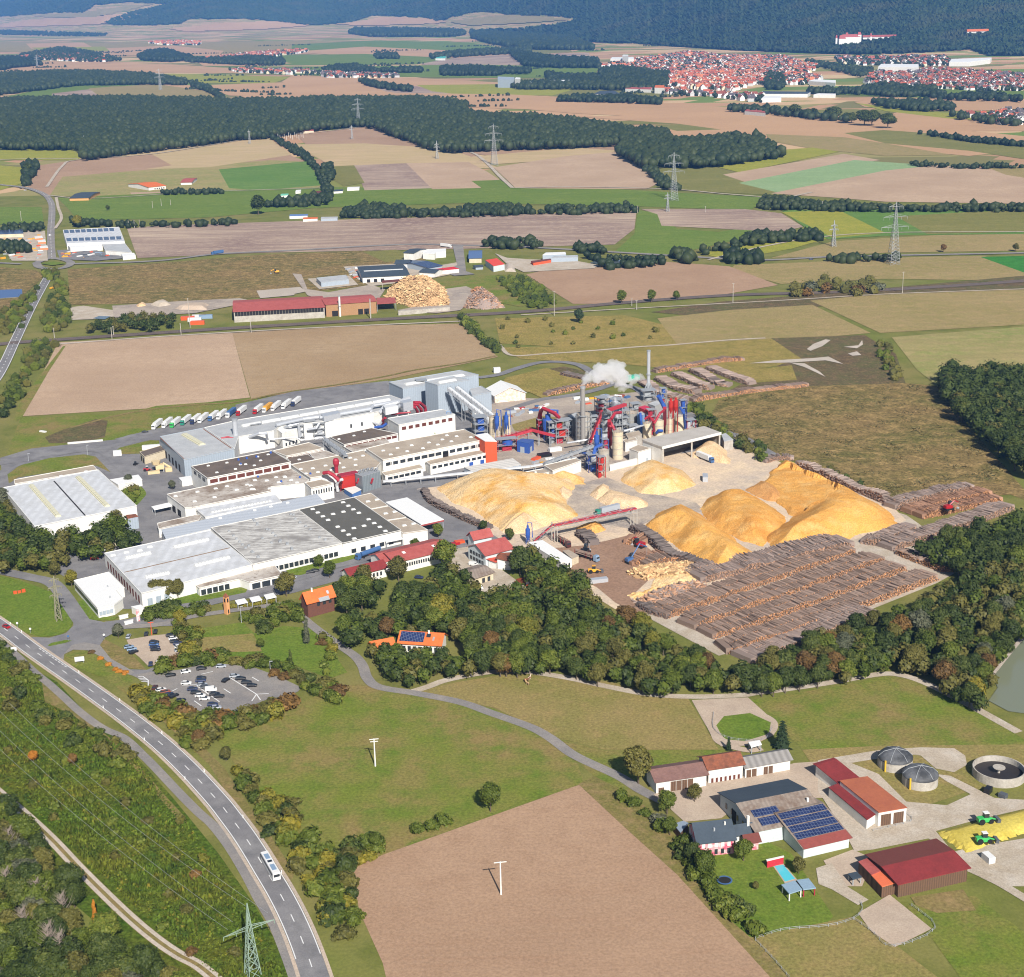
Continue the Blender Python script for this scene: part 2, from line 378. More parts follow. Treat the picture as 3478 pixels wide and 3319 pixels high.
mid=[(m_yell,[(0,286),(10,284),(140,286),(156,300),(150,308),(0,308)]),(m_yell,[(0,318),(42,322),(44,352),(0,366)]),(m_pink,[(52,362),(76,318),(300,286),(510,262),(560,300),(640,330),(560,344),(120,378),(90,378)]),(m_stub2,[(94,378),(120,340),(340,322),(520,308),(600,312),(620,360),(420,372),(300,378)]),(m_straw,[(220,292),(420,272),(515,264),(560,298),(400,322),(260,326)]),(m_pink,[(232,302),(290,296),(330,318),(262,328)]),
(m_bright,[(420,326),(590,310),(622,356),(500,366),(440,362)]),(m_tan,[(250,370),(360,368),(376,392),(258,392)]),(m_meadow,[(110,380),(250,374),(420,366),(640,360),(900,362),(1160,362),(1330,372),(1480,380),(1440,404),(1200,396),(900,390),(600,400),(400,418),(150,424),(130,400)]),(m_pink,[(570,260),(708,242),(850,272),(940,310),(900,322),(720,318),(620,312)]),(m_straw,[(560,278),(700,276),(860,286),(900,300),(960,324),(640,320)]),
(m_mauve,[(680,318),(780,314),(830,362),(700,366)]),(m_tan,[(780,314),(900,312),(935,330),(980,360),(830,364)]),(m_meadow,[(905,348),(960,346),(985,362),(925,362)]),(m_olive,[(640,320),(680,318),(700,352),(660,358),(630,340)]),(m_pink,[(870,290),(1060,280),(1190,278),(1200,292),(940,300)]),(m_straw,[(900,302),(1100,284),(1190,290),(1120,304),(950,316)]),(m_tan,[(948,322),(1090,300),(1190,292),(1270,350),(1240,364),(990,362)]),
(m_olive,[(1250,320),(1360,316),(1460,352),(1500,376),(1300,366)]),(m_yell,[(1348,314),(1480,290),(1560,284),(1612,292),(1420,332)]),(m_tan,[(1388,336),(1620,296),(1690,308),(1430,350)]),(m_mint,[(1418,352),(1640,308),(1790,318),(1500,372)]),(m_tan,[(1480,372),(1700,328),(1800,318),(1966,330),(1966,392),(1700,388),(1600,380)]),(m_stub,[(1890,320),(1966,320),(1966,342),(1930,336)]),(m_meadow,[(0,398),(80,398),(84,428),(0,432)]),
(m_mauve,[(244,440),(300,434),(600,424),(1222,406),(1218,440),(1180,470),(900,478),(500,486),(264,496)]),(m_meadow,[(1225,404),(1270,410),(1300,440),(1380,446),(1480,430),(1440,456),(1280,492),(1180,484),(1218,450)]),(m_mauve,[(1230,402),(1430,402),(1500,410),(1542,436),(1500,446),(1270,434),(1262,412)]),(m_yell,[(1340,486),(1480,456),(1560,450),(1590,458),(1520,478),(1400,500)]),(m_bright,[(1500,404),(1966,398),(1966,450),(1730,452),(1590,460),(1560,448)]),
(m_olive,[(1720,416),(1860,408),(1966,404),(1966,446),(1780,450)]),(m_yell,[(1500,408),(1610,404),(1700,448),(1600,458)]),(m_stub,[(1480,496),(1600,464),(1800,452),(1966,450),(1966,482),(1700,486),(1560,494)]),(m_stub,[(1410,510),(1500,506),(1760,494),(1890,492),(1966,520),(1966,540),(1700,536),(1500,546),(1400,520)]),(m_darkgreen,[(1882,494),(1966,492),(1966,524)]),(m_heath,[(130,518),(300,506),(500,490),(700,482),(820,492),(800,540),(600,560),(420,580),(220,584),(134,586)]),
(m_olive,[(696,484),(760,480),(808,498),(740,504)]),(m_past,[(820,548),(900,530),(1000,528),(1060,570),(1000,590),(900,570)]),(m_pink,[(1010,528),(1050,518),(1260,502),(1400,512),(1494,548),(1380,568),(1200,584),(1100,584)]),(m_spoil,[(1250,600),(1380,580),(1560,566),(1966,530),(1966,560),(1560,590),(1320,606)]),(m_heath2,[(950,612),(1200,606),(1290,628),(1300,662),(1100,668),(960,660)]),(m_stub,[(1262,612),(1400,596),(1560,586),(1672,640),(1560,650),(1300,662)]),
(m_stub,[(1556,578),(1700,564),(1966,556),(1966,624),(1690,640)]),(m_stub2,[(1712,648),(1966,628),(1966,716),(1800,742),(1760,710)]),(m_heath2,[(960,668),(1300,662),(1500,650),(1560,690),(1400,720),(1200,700),(1000,690)]),(m_spoil,[(1480,650),(1660,644),(1720,680),(1740,740),(1500,750),(1380,760),(1500,700),(1540,690)]),(m_heath2,[(1400,716),(1520,702),(1530,730),(1440,736)]),(m_heath,[(1380,768),(1500,744),(1740,736),(1800,742),(1860,820),(1966,940),(1966,960),(1940,950),(1720,970),(1560,890),(1470,880),(1360,810)]),
]
for i,(m,P)in enumerate(mid):fld(m,'W',*P)
fld(m_tan,'W',(40,800),(112,658),(446,640),(480,764),(300,784))
fld(soil('soil_brown',(188,162,128),(168,140,106),1.25,3,.2),'W',(446,640),(700,626),(884,622),(956,686),(750,728),(482,766),name='field')
fld(m_past,'W',(10,880),(40,802),(240,796),(300,780),(500,766),(745,728),(750,736),(560,762),(300,830),(210,862),(20,884))
fld(m_past,'E',(95,1410),(140,1300),(420,940),(440,935),(330,1100),(150,1410),(110,1440),lv=1.5,name='meadow')
fld(m_spoil,'I',(300,170),(420,120),(640,50),(720,60),(700,170),(520,210),(330,210),name='rough_ground',lv=1.5)
fld(m_heath,'E',(0,410),(240,430),(300,470),(200,560),(60,680),(0,700),name='rough_ground')
fld(m_pink,'W',(676,1680),(690,1660),(740,1640),(1110,1508),(1135,1512),(1240,1620),(1380,1760),(1520,1900),(1540,1960),(760,1960),(735,1850),(690,1750))
fld(m_past,'W',(400,1400),(500,1380),(650,1318),(690,1314),(800,1332),(950,1362),(1050,1420),(1110,1468),(1120,1505),(1000,1545),(740,1640),(690,1660),(560,1620),(500,1530),name='meadow')
fld(m_past2,'W',(800,1328),(880,1310),(1000,1290),(1120,1300),(1320,1340),(1380,1440),(1160,1440),(1060,1414),(950,1360),name='meadow')
fld(m_past,'W',(1440,1345),(1600,1320),(1700,1300),(1760,1306),(1850,1350),(1966,1420),(1966,1436),(1700,1440),(1540,1440),(1500,1400),name='meadow')
fld(m_past2,'W',(1540,1440),(1700,1432),(1966,1430),(1966,1500),(1860,1520),(1740,1560),(1660,1500),(1560,1470),name='meadow')
fld(m_past,'W',(1050,1414),(1160,1442),(1400,1440),(1450,1470),(1260,1470),(1200,1520),(1140,1490),name='meadow')
fld(m_verge,'W',(1110,1506),(1140,1490),(1230,1540),(1290,1600),(1420,1740),(1560,1900),(1500,1900),(1300,1680),(1200,1590),name='verge',lv=1.2)
fld(m_lawn,'W',(1300,1640),(1440,1600),(1520,1640),(1600,1760),(1560,1800),(1440,1800),(1370,1740),name='lawn',lv=1.3)
fld(m_past2,'W',(1440,1800),(1640,1760),(1700,1800),(1830,1900),(1540,1900),name='meadow',lv=1.3)
fld(m_past,'W',(1740,1740),(1870,1720),(1966,1790),(1966,1900),(1860,1900),(1780,1790),name='meadow',lv=1.3)
fld(m_lawn,'W',(1370,1400),(1390,1376),(1440,1370),(1480,1388),(1476,1410),(1430,1424),(1390,1420),name='paddock',lv=2.2)
fld(m_scrub,'W',(-60,1210),(0,1250),(110,1310),(170,1375),(250,1440),(330,1530),(420,1640),(490,1740),(560,1860),(580,1960),(400,1960),(-60,1560),name='scrubland')
fld(m_verge,'O',(0,330),(130,440),(330,610),(430,720),(560,850),(700,970),(840,1090),(960,1220),(1100,1380),(1230,1520),(1250,1573),(1150,1500),(900,1200),(640,960),(480,840),(300,760),(280,620),(0,380),name='verge',lv=1.3)
fld(m_lawn,'I',(0,1095),(120,1120),(230,1160),(330,1200),(400,1240),(450,1310),(490,1400),(470,1450),(400,1490),(280,1505),(180,1480),(60,1410),(-60,1320),(-60,1080),name='meadow',lv=1.6)
fld(m_past,'O',(425,470),(470,420),(560,410),(640,440),(700,500),(860,570),(900,640),(960,700),(1130,860),(1330,1050),(1500,1260),(1690,1573),(1640,1573),(1560,1400),(1400,1180),(1200,980),(940,780),(700,600),(440,500),name='verge',lv=1.6)
fld(m_verge,'O',(900,640),(1000,760),(1300,1000),(1500,1200),(1650,1430),(1760,1573),(1966,1900),(1900,2100),(1640,1573),(1400,1180),(1100,900),(850,690),name='verge',lv=1.7)
fld(m_verge,'O',(660,380),(700,340),(860,420),(980,545),(840,530),(740,480),name='verge',lv=1.6)
fld(m_lawn,'O',(1320,270),(1620,225),(1700,300),(1900,250),(2100,270),(2320,560),(2200,600),(1900,490),(1340,430),name='meadow',lv=1.4)
fld(m_past2,'O',(1340,330),(1690,300),(1750,420),(1350,430),name='meadow',lv=1.45)
fld(m_lot,'W',(1328,1345),(1436,1340),(1494,1392),(1486,1412),(1446,1432),(1384,1434),(1354,1392),name='riding_ground',lv=1.9)
fld(m_asph,'W',(0,880),(60,862),(190,848),(290,838),(560,768),(750,732),(900,742),(1000,780),(1200,790),(1340,800),(1440,860),(1500,910),(1420,960),(1250,960),(1000,1050),(900,1060),(780,1080),(560,1140),(300,1170),(230,1170),(110,1100),(60,1010),(10,960),name='factory_ground',lv=1.0)
fld(m_yard,'K',(0,380),(280,330),(700,310),(1200,250),(1450,330),(1600,500),(1300,760),(900,860),(700,1000),(300,760),(0,720),name='factory_yard',lv=1.5)
fld(m_chipg,'W',(800,940),(960,920),(1200,890),(1380,860),(1450,860),(1500,890),(1700,960),(1740,1000),(1700,1020),(1560,1060),(1400,1120),(1300,1180),(1180,1170),(1000,1060),name='log_yard',lv=1.9)
fld(m_grav,'W',(1640,960),(1740,990),(1870,1080),(1800,1120),(1600,1200),(1380,1260),(1250,1190),(1180,1160),(1260,1130),(1400,1080),name='log_yard',lv=1.8)
fld(ground_mat('yard_dusty',C(196,180,162),C(164,154,146),C(214,196,172),fine=.8,fineamt=.3,big=.04,mid=.1),'K',(690,880),(900,830),(1200,940),(1500,1000),(1560,1060),(1200,1120),(1080,1180),(760,1120),(640,1010),name='log_yard',lv=2.2)
fld(m_bark,'N',(540,520),(760,500),(900,470),(1060,430),(1240,560),(1220,700),(1060,850),(1180,960),(1130,975),(960,880),(840,780),(560,640),name='log_yard',lv=2.3)
fld(m_past,'I',(50,420),(130,360),(330,310),(560,285),(640,300),(740,405),(640,360),(120,440),(60,480),name='lawn',lv=1.6)
fld(m_past,'I',(760,270),(800,240),(960,200),(1060,180),(1070,240),(940,280),(790,285),name='lawn',lv=1.6)
fld(m_lawn,'I',(800,500),(950,480),(1010,520),(985,570),(915,640),(860,600),name='lawn',lv=1.6)
fld(m_lawn,'J',(340,1450),(820,1340),(840,1360),(640,1420),(520,1490),(340,1480),name='lawn',lv=1.6)
fld(m_lawn,'I',(960,1290),(1330,1190),(1660,1170),(1640,1210),(1300,1270),(970,1320),name='lawn',lv=1.6)
fld(m_lawn,'I',(500,1280),(560,1250),(660,1370),(790,1370),(760,1390),(600,1395),(540,1340),name='lawn',lv=1.6)
fld(m_asph,'J',(980,960),(1130,920),(1240,910),(1600,1160),(1540,1230),(1400,1220),(1280,1120),(1000,990),name='factory_road',lv=1.8)
fld(m_grav,'M',(1440,330),(1560,310),(1966,600),(1900,640),(1640,610),(1400,400),name='works_yard',lv=1.8)
fld(m_asph,'E',(760,1560),(1000,1500),(1260,1440),(1966,1290),(1966,1380),(1200,1573),name='lorry_park',lv=1.8)
fld(m_asph,'F',(0,1330),(400,1240),(1020,1170),(1000,1280),(440,1360),(0,1440),name='lorry_park',lv=1.85)
fld(m_yard,'G',(100,1340),(260,1280),(470,1290),(760,1270),(620,1330),(230,1400),name='factory_yard',lv=1.9)
fld(m_heath2,'G',(200,1200),(230,1150),(500,1085),(740,1130),(760,1180),(620,1240),(480,1290),(400,1250),name='rough_ground',lv=1.7)
fld(m_spoil,'G',(520,1090),(620,1075),(780,1110),(760,1160),(640,1130),name='rough_ground',lv=1.75)
fld(m_past2,'K',(270,480),(480,420),(640,440),(640,560),(430,540),(290,520),name='rough_ground',lv=1.7)
fld(m_asph,'O',(170,325),(330,330),(440,300),(490,250),(490,190),(590,205),(640,215),(740,235),(860,225),(1160,185),(1160,250),(830,262),(700,330),(668,380),(740,470),(850,540),(980,545),(1060,512),(1062,575),(1000,640),(900,590),(780,540),(680,460),(590,415),(490,410),(430,440),(420,500),name='junction_road',lv=2.0)
fld(m_asph2,'O',(420,500),(430,440),(490,410),(590,415),(680,460),(780,540),(870,580),(900,560),(740,470),(668,380),(560,360),(480,380),(400,470),name='junction_road',lv=2.02)
fld(m_lot,'O',(845,345),(1000,318),(1180,300),(1215,380),(1220,450),(1190,472),(1100,500),(990,520),(930,460),(880,420),name='car_park',lv=2.4)
fld(m_asph2,'O',(880,580),(1000,560),(1060,560),(1190,545),(1330,515),(1500,505),(1700,530),(1850,585),(2013,662),(1990,690),(1943,710),(1780,745),(1560,830),(1400,850),(1290,800),(1130,700),(1020,650),name='car_park',lv=2.3)
fld(m_lawn,'O',(318,382),(345,365),(440,345),(480,350),(440,365),(330,388),name='traffic_island',lv=2.6)
main_c=[(-260,60),(-130,160),(53,287),(193,393),(353,505),(525,624),(705,752),(894,891),(1093,1052),(1273,1223),(1450,1415),(1537,1525)]
main_pts=GS('O',main_c)+GS('P',[(1620,615),(1702,740),(1775,860),(1860,1000),(1938,1148),(2010,1310),(2080,1500),(2150,1720)])
MAIN=road('main_road',main_pts,8.0,m_asph,2.1)
def marks(line,w,dash,gap,off=0.0,start=0.0,end=1e9,lv=2.8,m=None):
 mb=MB();D=arclen(line);s=start;_si[0]+=1
 while s+dash<min(D[-1],end):
  n=max(1,int(dash/4));L=[at_len(line,D,s+dash*i/n)for i in range(n+1)]
  P=[(p+Vector((-v.y,v.x,0))*(off+w/2),p+Vector((-v.y,v.x,0))*(off-w/2))for p,v in L]
  for i in range(n):
   mb.add([(q.x,q.y,lift(L[i if a<2 else i+1][0],lv))for a,q in enumerate((P[i][0],P[i][1],P[i+1][1],P[i+1][0]))],[(0,1,2,3)])
  s+=dash+gap
 mb.build('road_marking',m or m_white,kind='structure')
def whole(line):return arclen(line)[-1]-0.1
marks(MAIN,0.3,4.2,8.2,0.0,2.0)
marks(MAIN,0.32,40,0.02,3.7);marks(MAIN,0.32,40,0.02,-3.7)
m_kerb=ground_mat('kerb_dust',C(206,186,166),C(190,176,160),None)
road('verge',[p+Vector((0,0,0))for p in offset_line(MAIN,4.6)][::6],1.1,m_kerb,2.05)
road('verge',[p for p in offset_line(MAIN,-4.6)][::6],1.1,m_kerb,2.05)
road('cycle_path',GS('O',[(-200,210),(-60,310),(90,430),(230,560),(330,640),(430,730),(540,830),(680,930),(830,1000),(950,1110),(1040,1200),(1200,1370),(1330,1500)])+GS('P',[(1420,560),(1530,700),(1640,880),(1730,1050),(1830,1220),(1920,1440),(1990,1640)]),3.6,m_asph2,2.0)
tr=GS('P',[(-200,180),(0,350),(150,475),(340,650),(520,840),(700,1020),(880,1190),(1050,1330),(1190,1425),(1330,1500),(1500,1640)])
road('farm_track',tr,4.2,m_verge,1.8);road('farm_track',tr,1.3,m_track,2.2,off=1.3);road('farm_track',tr,1.3,m_track,2.2,off=-1.3)
road('access_road',GS('I',[(-60,1050),(60,1075),(200,1105),(340,1140),(420,1220),(490,1320),(560,1420),(610,1470)]),7.5,m_asph,2.1)
road('street',GS('M',[(-760,850),(-500,830),(-300,780),(0,735),(230,705),(330,700),(400,745),(500,830),(600,905),(700,975),(800,1045),(850,1110),(880,1190)])+GS('M',[(960,1250),(1200,1290),(1500,1350),(1700,1420),(1966,1515)])+GS('Q',[(1200,235),(1290,300)])+GS('S',[(0,300),(120,375),(260,445)]),4.6,m_asph2,2.2)
road('works_street',GS('I',[(700,1420),(860,1400),(940,1380),(1100,1340),(1300,1300),(1500,1255),(1700,1210),(1830,1170)])+GS('J',[(330,1530),(480,1490),(650,1430),(820,1390),(1000,1340)]),6,m_asph,2.25)
road('gravel_track',GS('M',[(1180,1280),(1290,1245),(1420,1200),(1700,1150),(1966,1148)])+GS('N',[(400,1345),(650,1385),(900,1440),(1200,1495),(1500,1510),(1800,1500)])+GS('R',[(100,510),(200,498),(400,468),(560,440),(640,440),(740,470),(900,550),(1100,660)]),4.0,m_grav,2.0)
road('works_road',GS('I',[(-40,350),(100,330),(300,300),(480,265),(650,255),(740,290),(820,370),(900,430),(980,480),(1030,540),(1000,590),(945,660),(950,760),(980,830),(960,880)]),9,m_asph,2.2)
road('works_road',GS('I',[(620,255),(760,225),(860,170),(960,150),(1100,130)]),7,m_asph,2.21)
road('works_road',GS('I',[(-20,580),(-10,450),(60,380),(150,340)]),7,m_asph,2.22)
road('works_road',GS('G',[(50,1150),(180,1130),(300,1090),(450,1050),(600,1045),(720,1065),(800,1110),(880,1160),(950,1190),(1100,1220),(1200,1290),(1400,1370),(1600,1470),(1720,1520)])+GS('L',[(80,170),(200,240),(290,290)]),7,m_asph,2.2)
road('works_road',GS('G',[(230,1370),(450,1300),(620,1275),(800,1240),(940,1195)]),7,m_asph,2.21)
road('gravel_track',GS('G',[(190,930),(270,1000),(500,990),(800,970),(1100,945),(1350,930),(1700,900),(1966,885)]),3.5,m_grav,1.9)
road('gravel_track',GS('J',[(-1100,500),(-700,400),(-300,350),(0,330),(300,270),(700,210),(990,160),(1200,115),(1500,70),(1740,20)]),3.0,m_verge,1.9)
WE=road('main_road',GS('W',[(-40,772),(0,716),(30,654),(60,592),(84,548),(100,520)]),9,m_asph,2.0)
marks(WE,0.5,3.5,8,0,lv=3);marks(WE,0.5,40,0.02,4.0,lv=3);marks(WE,0.5,40,0.02,-4.0,lv=3)
m_conc_road=m_asph2
WN=road('main_road',GS('W',[(100,498),(98,470),(98,440),(100,410),(98,390),(84,374),(50,362),(0,356),(-60,350)]),9,m_asph2,2.0)
marks(WN,0.7,4,8,0,lv=3)
road('main_road',GS('W',[(130,508),(300,502),(415,489),(560,482),(700,474),(800,470),(880,472),(980,474),(1160,484),(1260,490),(1400,498),(1480,500),(1600,494),(1800,490),(2000,486)]),8,m_asph2,2.0)
road('roundabout_road',GS('W',[(70,506),(84,500),(100,497),(124,500),(136,506),(126,514),(100,518),(76,514),(70,506)]),9,m_asph2,2.1)
road('main_road',GS('W',[(40,508),(0,506),(-40,505)]),7,m_asph2,2.1)
road('gravel_track',GS('W',[(108,380),(112,400),(118,420),(106,440)]),4,m_grav,2)
road('gravel_track',GS('W',[(90,360),(120,320),(150,308),(300,296),(480,268),(620,254),(700,244)]),5,m_grav,2)
road('gravel_track',GS('W',[(715,244),(760,254),(820,272),(900,292),(930,310),(960,340),(984,362)]),6,m_grav,2)
road('gravel_track',GS('W',[(984,362),(1100,360),(1280,364),(1400,374),(1500,380),(1560,370)]),5,m_grav,2)
road('gravel_track',GS('W',[(90,376),(180,382),(380,370),(620,362)]),4,m_grav,2)
road('gravel_track',GS('W',[(1360,500),(1440,480),(1560,458),(1700,448),(1966,446)]),4,m_grav,2)
road('gravel_track',GS('W',[(0,308),(60,306),(150,306)]),6,m_grav,2)
RL=GS('W',[(-40,672),(0,662),(100,654),(400,634),(700,616),(1000,600),(1200,582),(1400,568),(1600,562),(1800,552),(2000,538)])
road('railway_bed',RL,12,m_ballast,1.9)
m_rail=mat('rail_steel',C(150,140,134),0.4,0.3)
for k in(-4.0,-2.4,2.4,4.0):road('rail',RL,0.5,m_rail,2.6,off=k)
road('gravel_track',GS('W',[(110,662),(300,648),(500,636),(700,626),(884,618)]),3.5,m_track,2.0)
road('gravel_track',GS('W',[(1000,606),(1240,592),(1500,578),(1700,566),(1966,556)]),3,m_grav,2.0)
fld(m_grav,'E',(470,680),(560,670),(760,700),(780,740),(620,760),(480,765),name='building_site',lv=1.8)
fld(m_yard,'E',(750,670),(1200,640),(1600,620),(1700,640),(1500,680),(1300,720),(900,740),(760,750),name='building_site',lv=1.9)
fld(m_puddle,'E',(620,755),(660,740),(740,742),(700,762),name='pond_water',lv=2.4)
fld(m_yard,'F',(380,455),(440,460),(480,560),(620,580),(900,530),(1000,560),(960,620),(600,640),(480,600),name='works_yard',lv=1.9)
fld(m_grav,'F',(720,410),(1050,390),(1250,420),(1480,380),(1540,440),(1240,500),(900,540),(780,470),name='works_yard',lv=1.95)
fld(m_asph2,'F',(1450,270),(1520,270),(1540,440),(1600,460),(1460,470),(1380,440),(1480,400),name='works_yard',lv=2.0)
fld(m_yard,'F',(1380,560),(1540,540),(1650,590),(1500,700),(1340,720),(1080,700),(1400,640),name='works_yard',lv=2.0)
fld(m_grav,'F',(480,490),(760,470),(820,530),(560,560),name='works_yard',lv=2.05)
fld(m_track,'E',(1715,570),(1966,550),(1966,600),(1740,620),name='riding_arena',lv=2.1)
fld(m_track,'F',(140,570),(430,545),(475,575),(350,600),(165,620),name='riding_arena',lv=2.1)
fld(m_grav,'G',(160,320),(240,350),(380,360),(700,370),(860,400),(820,420),(350,445),(250,400),name='works_yard',lv=2.0)
fld(m_puddle,'G',(790,385),(840,368),(960,362),(1060,370),(1000,390),(840,392),name='pond_water',lv=2.4)
fld(m_asph,'E',(380,300),(600,290),(860,350),(640,370),(400,360),name='works_yard',lv=2.0)
fld(m_grav,'E',(0,170),(300,170),(320,370),(80,370),(0,260),name='works_yard',lv=1.9)
fld(m_lawn,'E',(270,390),(360,375),(440,390),(350,402),name='traffic_island',lv=2.9)
fld(m_puddle,'D',(860,870),(861,870),(861,871),name='pond_water',lv=2.4)if False else None
fld(m_track,'H',(515,960),(560,925),(640,895),(675,900),(620,940),(540,972),name='bare_ground',lv=2.1)
fld(m_track,'H',(130,1055),(300,1035),(560,1020),(660,1010),(760,1060),(640,1035),(400,1050),name='bare_ground',lv=2.1)
fld(m_track,'H',(400,1050),(500,1055),(600,1110),(640,1145),(500,1080),name='bare_ground',lv=2.12)
fld(m_track,'H',(790,990),(850,975),(880,1000),(820,1005),name='bare_ground',lv=2.1)
fld(m_track,'H',(760,945),(860,935),(885,900),(890,930),(850,955),name='bare_ground',lv=2.1)
fld(m_water,'R',(1200,200),(1120,300),(1080,350),(1040,400),(1000,450),(1020,490),(985,540),(1060,580),(1200,600),(1300,560),(1300,240),name='water',lv=2.0)
fld(m_track,'R',(1200,170),(1110,290),(1065,350),(1025,400),(992,445),(1000,452),(1040,402),(1080,352),(1122,302),(1210,200),name='shore',lv=2.3)
fld(m_lot,'S',(190,400),(420,330),(700,300),(960,230),(1120,220),(1200,300),(1300,420),(1000,420),(620,420),(600,500),(560,530),(360,550),(240,440),name='farm_yard',lv=2.0)
fld(m_grav,'T',(0,215),(150,190),(330,160),(560,145),(740,150),(800,190),(810,240),(740,280),(640,260),(560,190),(520,185),(300,210),(180,230),(330,290),(480,440),(700,460),(830,400),(700,330),(640,290),(720,300),(960,420),(1120,430),(1120,480),(860,540),(640,600),(740,720),(600,640),(300,700),(200,710),(140,600),(0,380),name='farm_yard',lv=2.05)
fld(m_grav,'T',(640,740),(820,690),(1120,640),(1200,660),(1200,900),(1000,900),(860,840),name='farm_yard',lv=2.0)
fld(m_lot,'T',(30,760),(190,700),(300,750),(240,900),(120,900),name='farm_yard',lv=2.0)
fld(m_lot,'U',(800,430),(920,360),(1080,490),(940,560),(850,500),name='riding_arena',lv=2.1)
fld(m_grav,'U',(640,260),(700,240),(760,330),(840,380),(800,400),(700,340),(650,320),name='farm_yard',lv=2.08)
fld(m_verge,'U',(1000,370),(1200,340),(1250,420),(1100,430),(1020,400),name='rough_ground',lv=1.9)
road('gravel_track',GS('T',[(800,780),(900,840),(1000,890),(1200,1010)]),3.5,m_grav,2.1)
pd=GS('S',[(470,-40),(520,60),(560,120),(700,160),(780,150)]);road('gravel_track',pd,3.5,m_lot,2.0)
road('gravel_track',GS('W',[(1368,1392),(1390,1372),(1440,1366),(1484,1384),(1482,1408),(1440,1426),(1390,1422),(1368,1392)]),2.2,m_lot,2.15)
HB=[(-80,60),(0,62),(200,70),(400,70),(560,64),(640,62),(750,62),(830,64),(900,68),(1000,74),(1100,80),(1250,87),(1400,97),(1550,103),(1750,108),(2050,108)]
def hb_y(x):
 for(a,b),(c,d)in zip(HB,HB[1:]):
  if x<=c:return b+(d-b)*(x-a)/(c-a)
 return HB[-1][1]
def hill_surf(x,t):
 """a point of the rising ground: column x of the full picture, t = share of the base distance behind the foot"""
 b=G('W',x,hb_y(x));r=b.length
 tr=2600.0/r
 u=min(1.0,t/tr);hgt=296.0*(1-math.cos(math.pi*u))/2
 hgt*=1+0.05*math.sin(x*0.011+1)*u
 return Vector((b.x*(1+t),b.y*(1+t),hgt))
def proj_y(p):
 v=CR.transposed()@(p-Vector((0,0,HCAM)));return(SH/2+FPX*v.y/v.z)*0.56527,(SW/2-FPX*v.x/v.z)*0.56527
_hc={}
def hill_at(x,y,up=0.0):
 x0=x
 for _ in range(3):
  b=G('W',x0,hb_y(x0));tr=2600.0/b.length;lo,hi=0.0,tr
  for _k in range(24):
   m=(lo+hi)/2
   if proj_y(hill_surf(x0,m))[0]>y:lo=m
   else:hi=m
  p=hill_surf(x0,lo);x0+=x-proj_y(p)[1]
 return p+Vector((0,0,up))
def grid_mesh(name,cols,rows,fn,m,kind,keep=None):
 V=[fn(i,j)for j in range(rows)for i in range(cols)];Fs=[]
 for j in range(rows-1):
  for i in range(cols-1):
   if keep is None or keep(i,j):Fs.append((j*cols+i,j*cols+i+1,(j+1)*cols+i+1,(j+1)*cols+i))
 me=bpy.data.meshes.new(name);me.from_pydata([tuple(v)for v in V],[],Fs);me.materials.append(m);me.update()
 o=bpy.data.objects.new(name,me);COL.objects.link(o);o['kind']=kind;return o
m_hill=far_land('hill_ground',0.0)
NX,NT=110,30
def _hs(i,j):
 x=-80+i*(2130.0/(NX-1));b=G('W',x,hb_y(x));tr=2600.0/b.length
 p=hill_surf(x,tr*1.5*j/(NT-1));return p if j else p-Vector((0,0,2))
grid_mesh('hills',NX,NT,_hs,m_hill,'structure')
FH=[(-60,-40),(2020,-40),(2020,106),(1966,107),(1904,109),(1861,96),(1780,101),(1602,106),(1500,101),(1401,97),(1323,94),(1208,82),(1159,86),(1064,83),(992,93),(941,84),(901,70),(901,57),(999,55),(1050,49),(1118,36),(1057,30),(980,28),(947,23),(912,22),(869,32),(838,41),(812,33),(714,30),(697,36),(676,43),(613,49),(576,48),(538,43),(489,38),(411,37),(368,36),(345,46),(288,49),(219,49),(201,42),(259,22),(325,8),(253,4),(187,9),(170,19),(161,24),(106,24),(37,29),(0,32),(-60,34)]
m_wood_far=leaf_mat('wood_far',[(0.010,0.020,0.009,1),(0.022,0.036,0.013,1),(0.046,0.060,0.020,1)])
g=NG('wood_canopy');co=g.coord()
c_=g.mix(g.noise(co,0.035,3,0.7,0.35,0.65),(0.014,0.030,0.014,1),(0.042,0.062,0.024,1))
c_=g.mix(g.noise(co,0.004,2,0.5,0.5,0.7),c_,(0.050,0.056,0.026,1))
b_=g.bsdf(0.95,0.05);g.l(c_,b_.inputs['Base Color']);m_canopy=g.m
cx_n=700;rows_h=[]
r2=random.Random(5)
y=-30.0
while y<110:rows_h.append(y);y+=1.15+0.0*y
_cache=[[None]*cx_n for _ in rows_h]
XS=[-50+i*(2060.0/(cx_n-1))for i in range(cx_n)]
tab=[]
for i in range(0,cx_n,10):
 x=XS[i];b=G('W',x,hb_y(x));tr=2600.0/b.length
 tab.append([(proj_y(hill_surf(x,tr*k/60.0))[0],tr*k/60.0)for k in range(91)])
def t_of(i,y):
 T=tab[min(len(tab)-1,i//10)]
 for(ya,ta),(yb,tb)in zip(T,T[1:]):
  if yb<=y<=ya or(ya>=y>=yb):return ta+(tb-ta)*(ya-y)/max(1e-6,ya-yb)
 return None if y>T[0][0]else T[60][1]
vid={};V=[];Fs=[]
def _vert(i,j):
 if(i,j)in vid:return vid[(i,j)]
 t=t_of(i,rows_h[j])
 if t is None:t=0.0
 p=hill_surf(XS[i],max(0.0,t)+r2 .uniform(-.3,.3)*0.004);k=1.0
 V.append((p.x+r2 .uniform(-5,5),p.y+r2 .uniform(-5,5),p.z+9+r2 .uniform(-7,9)));vid[(i,j)]=len(V)-1;return len(V)-1
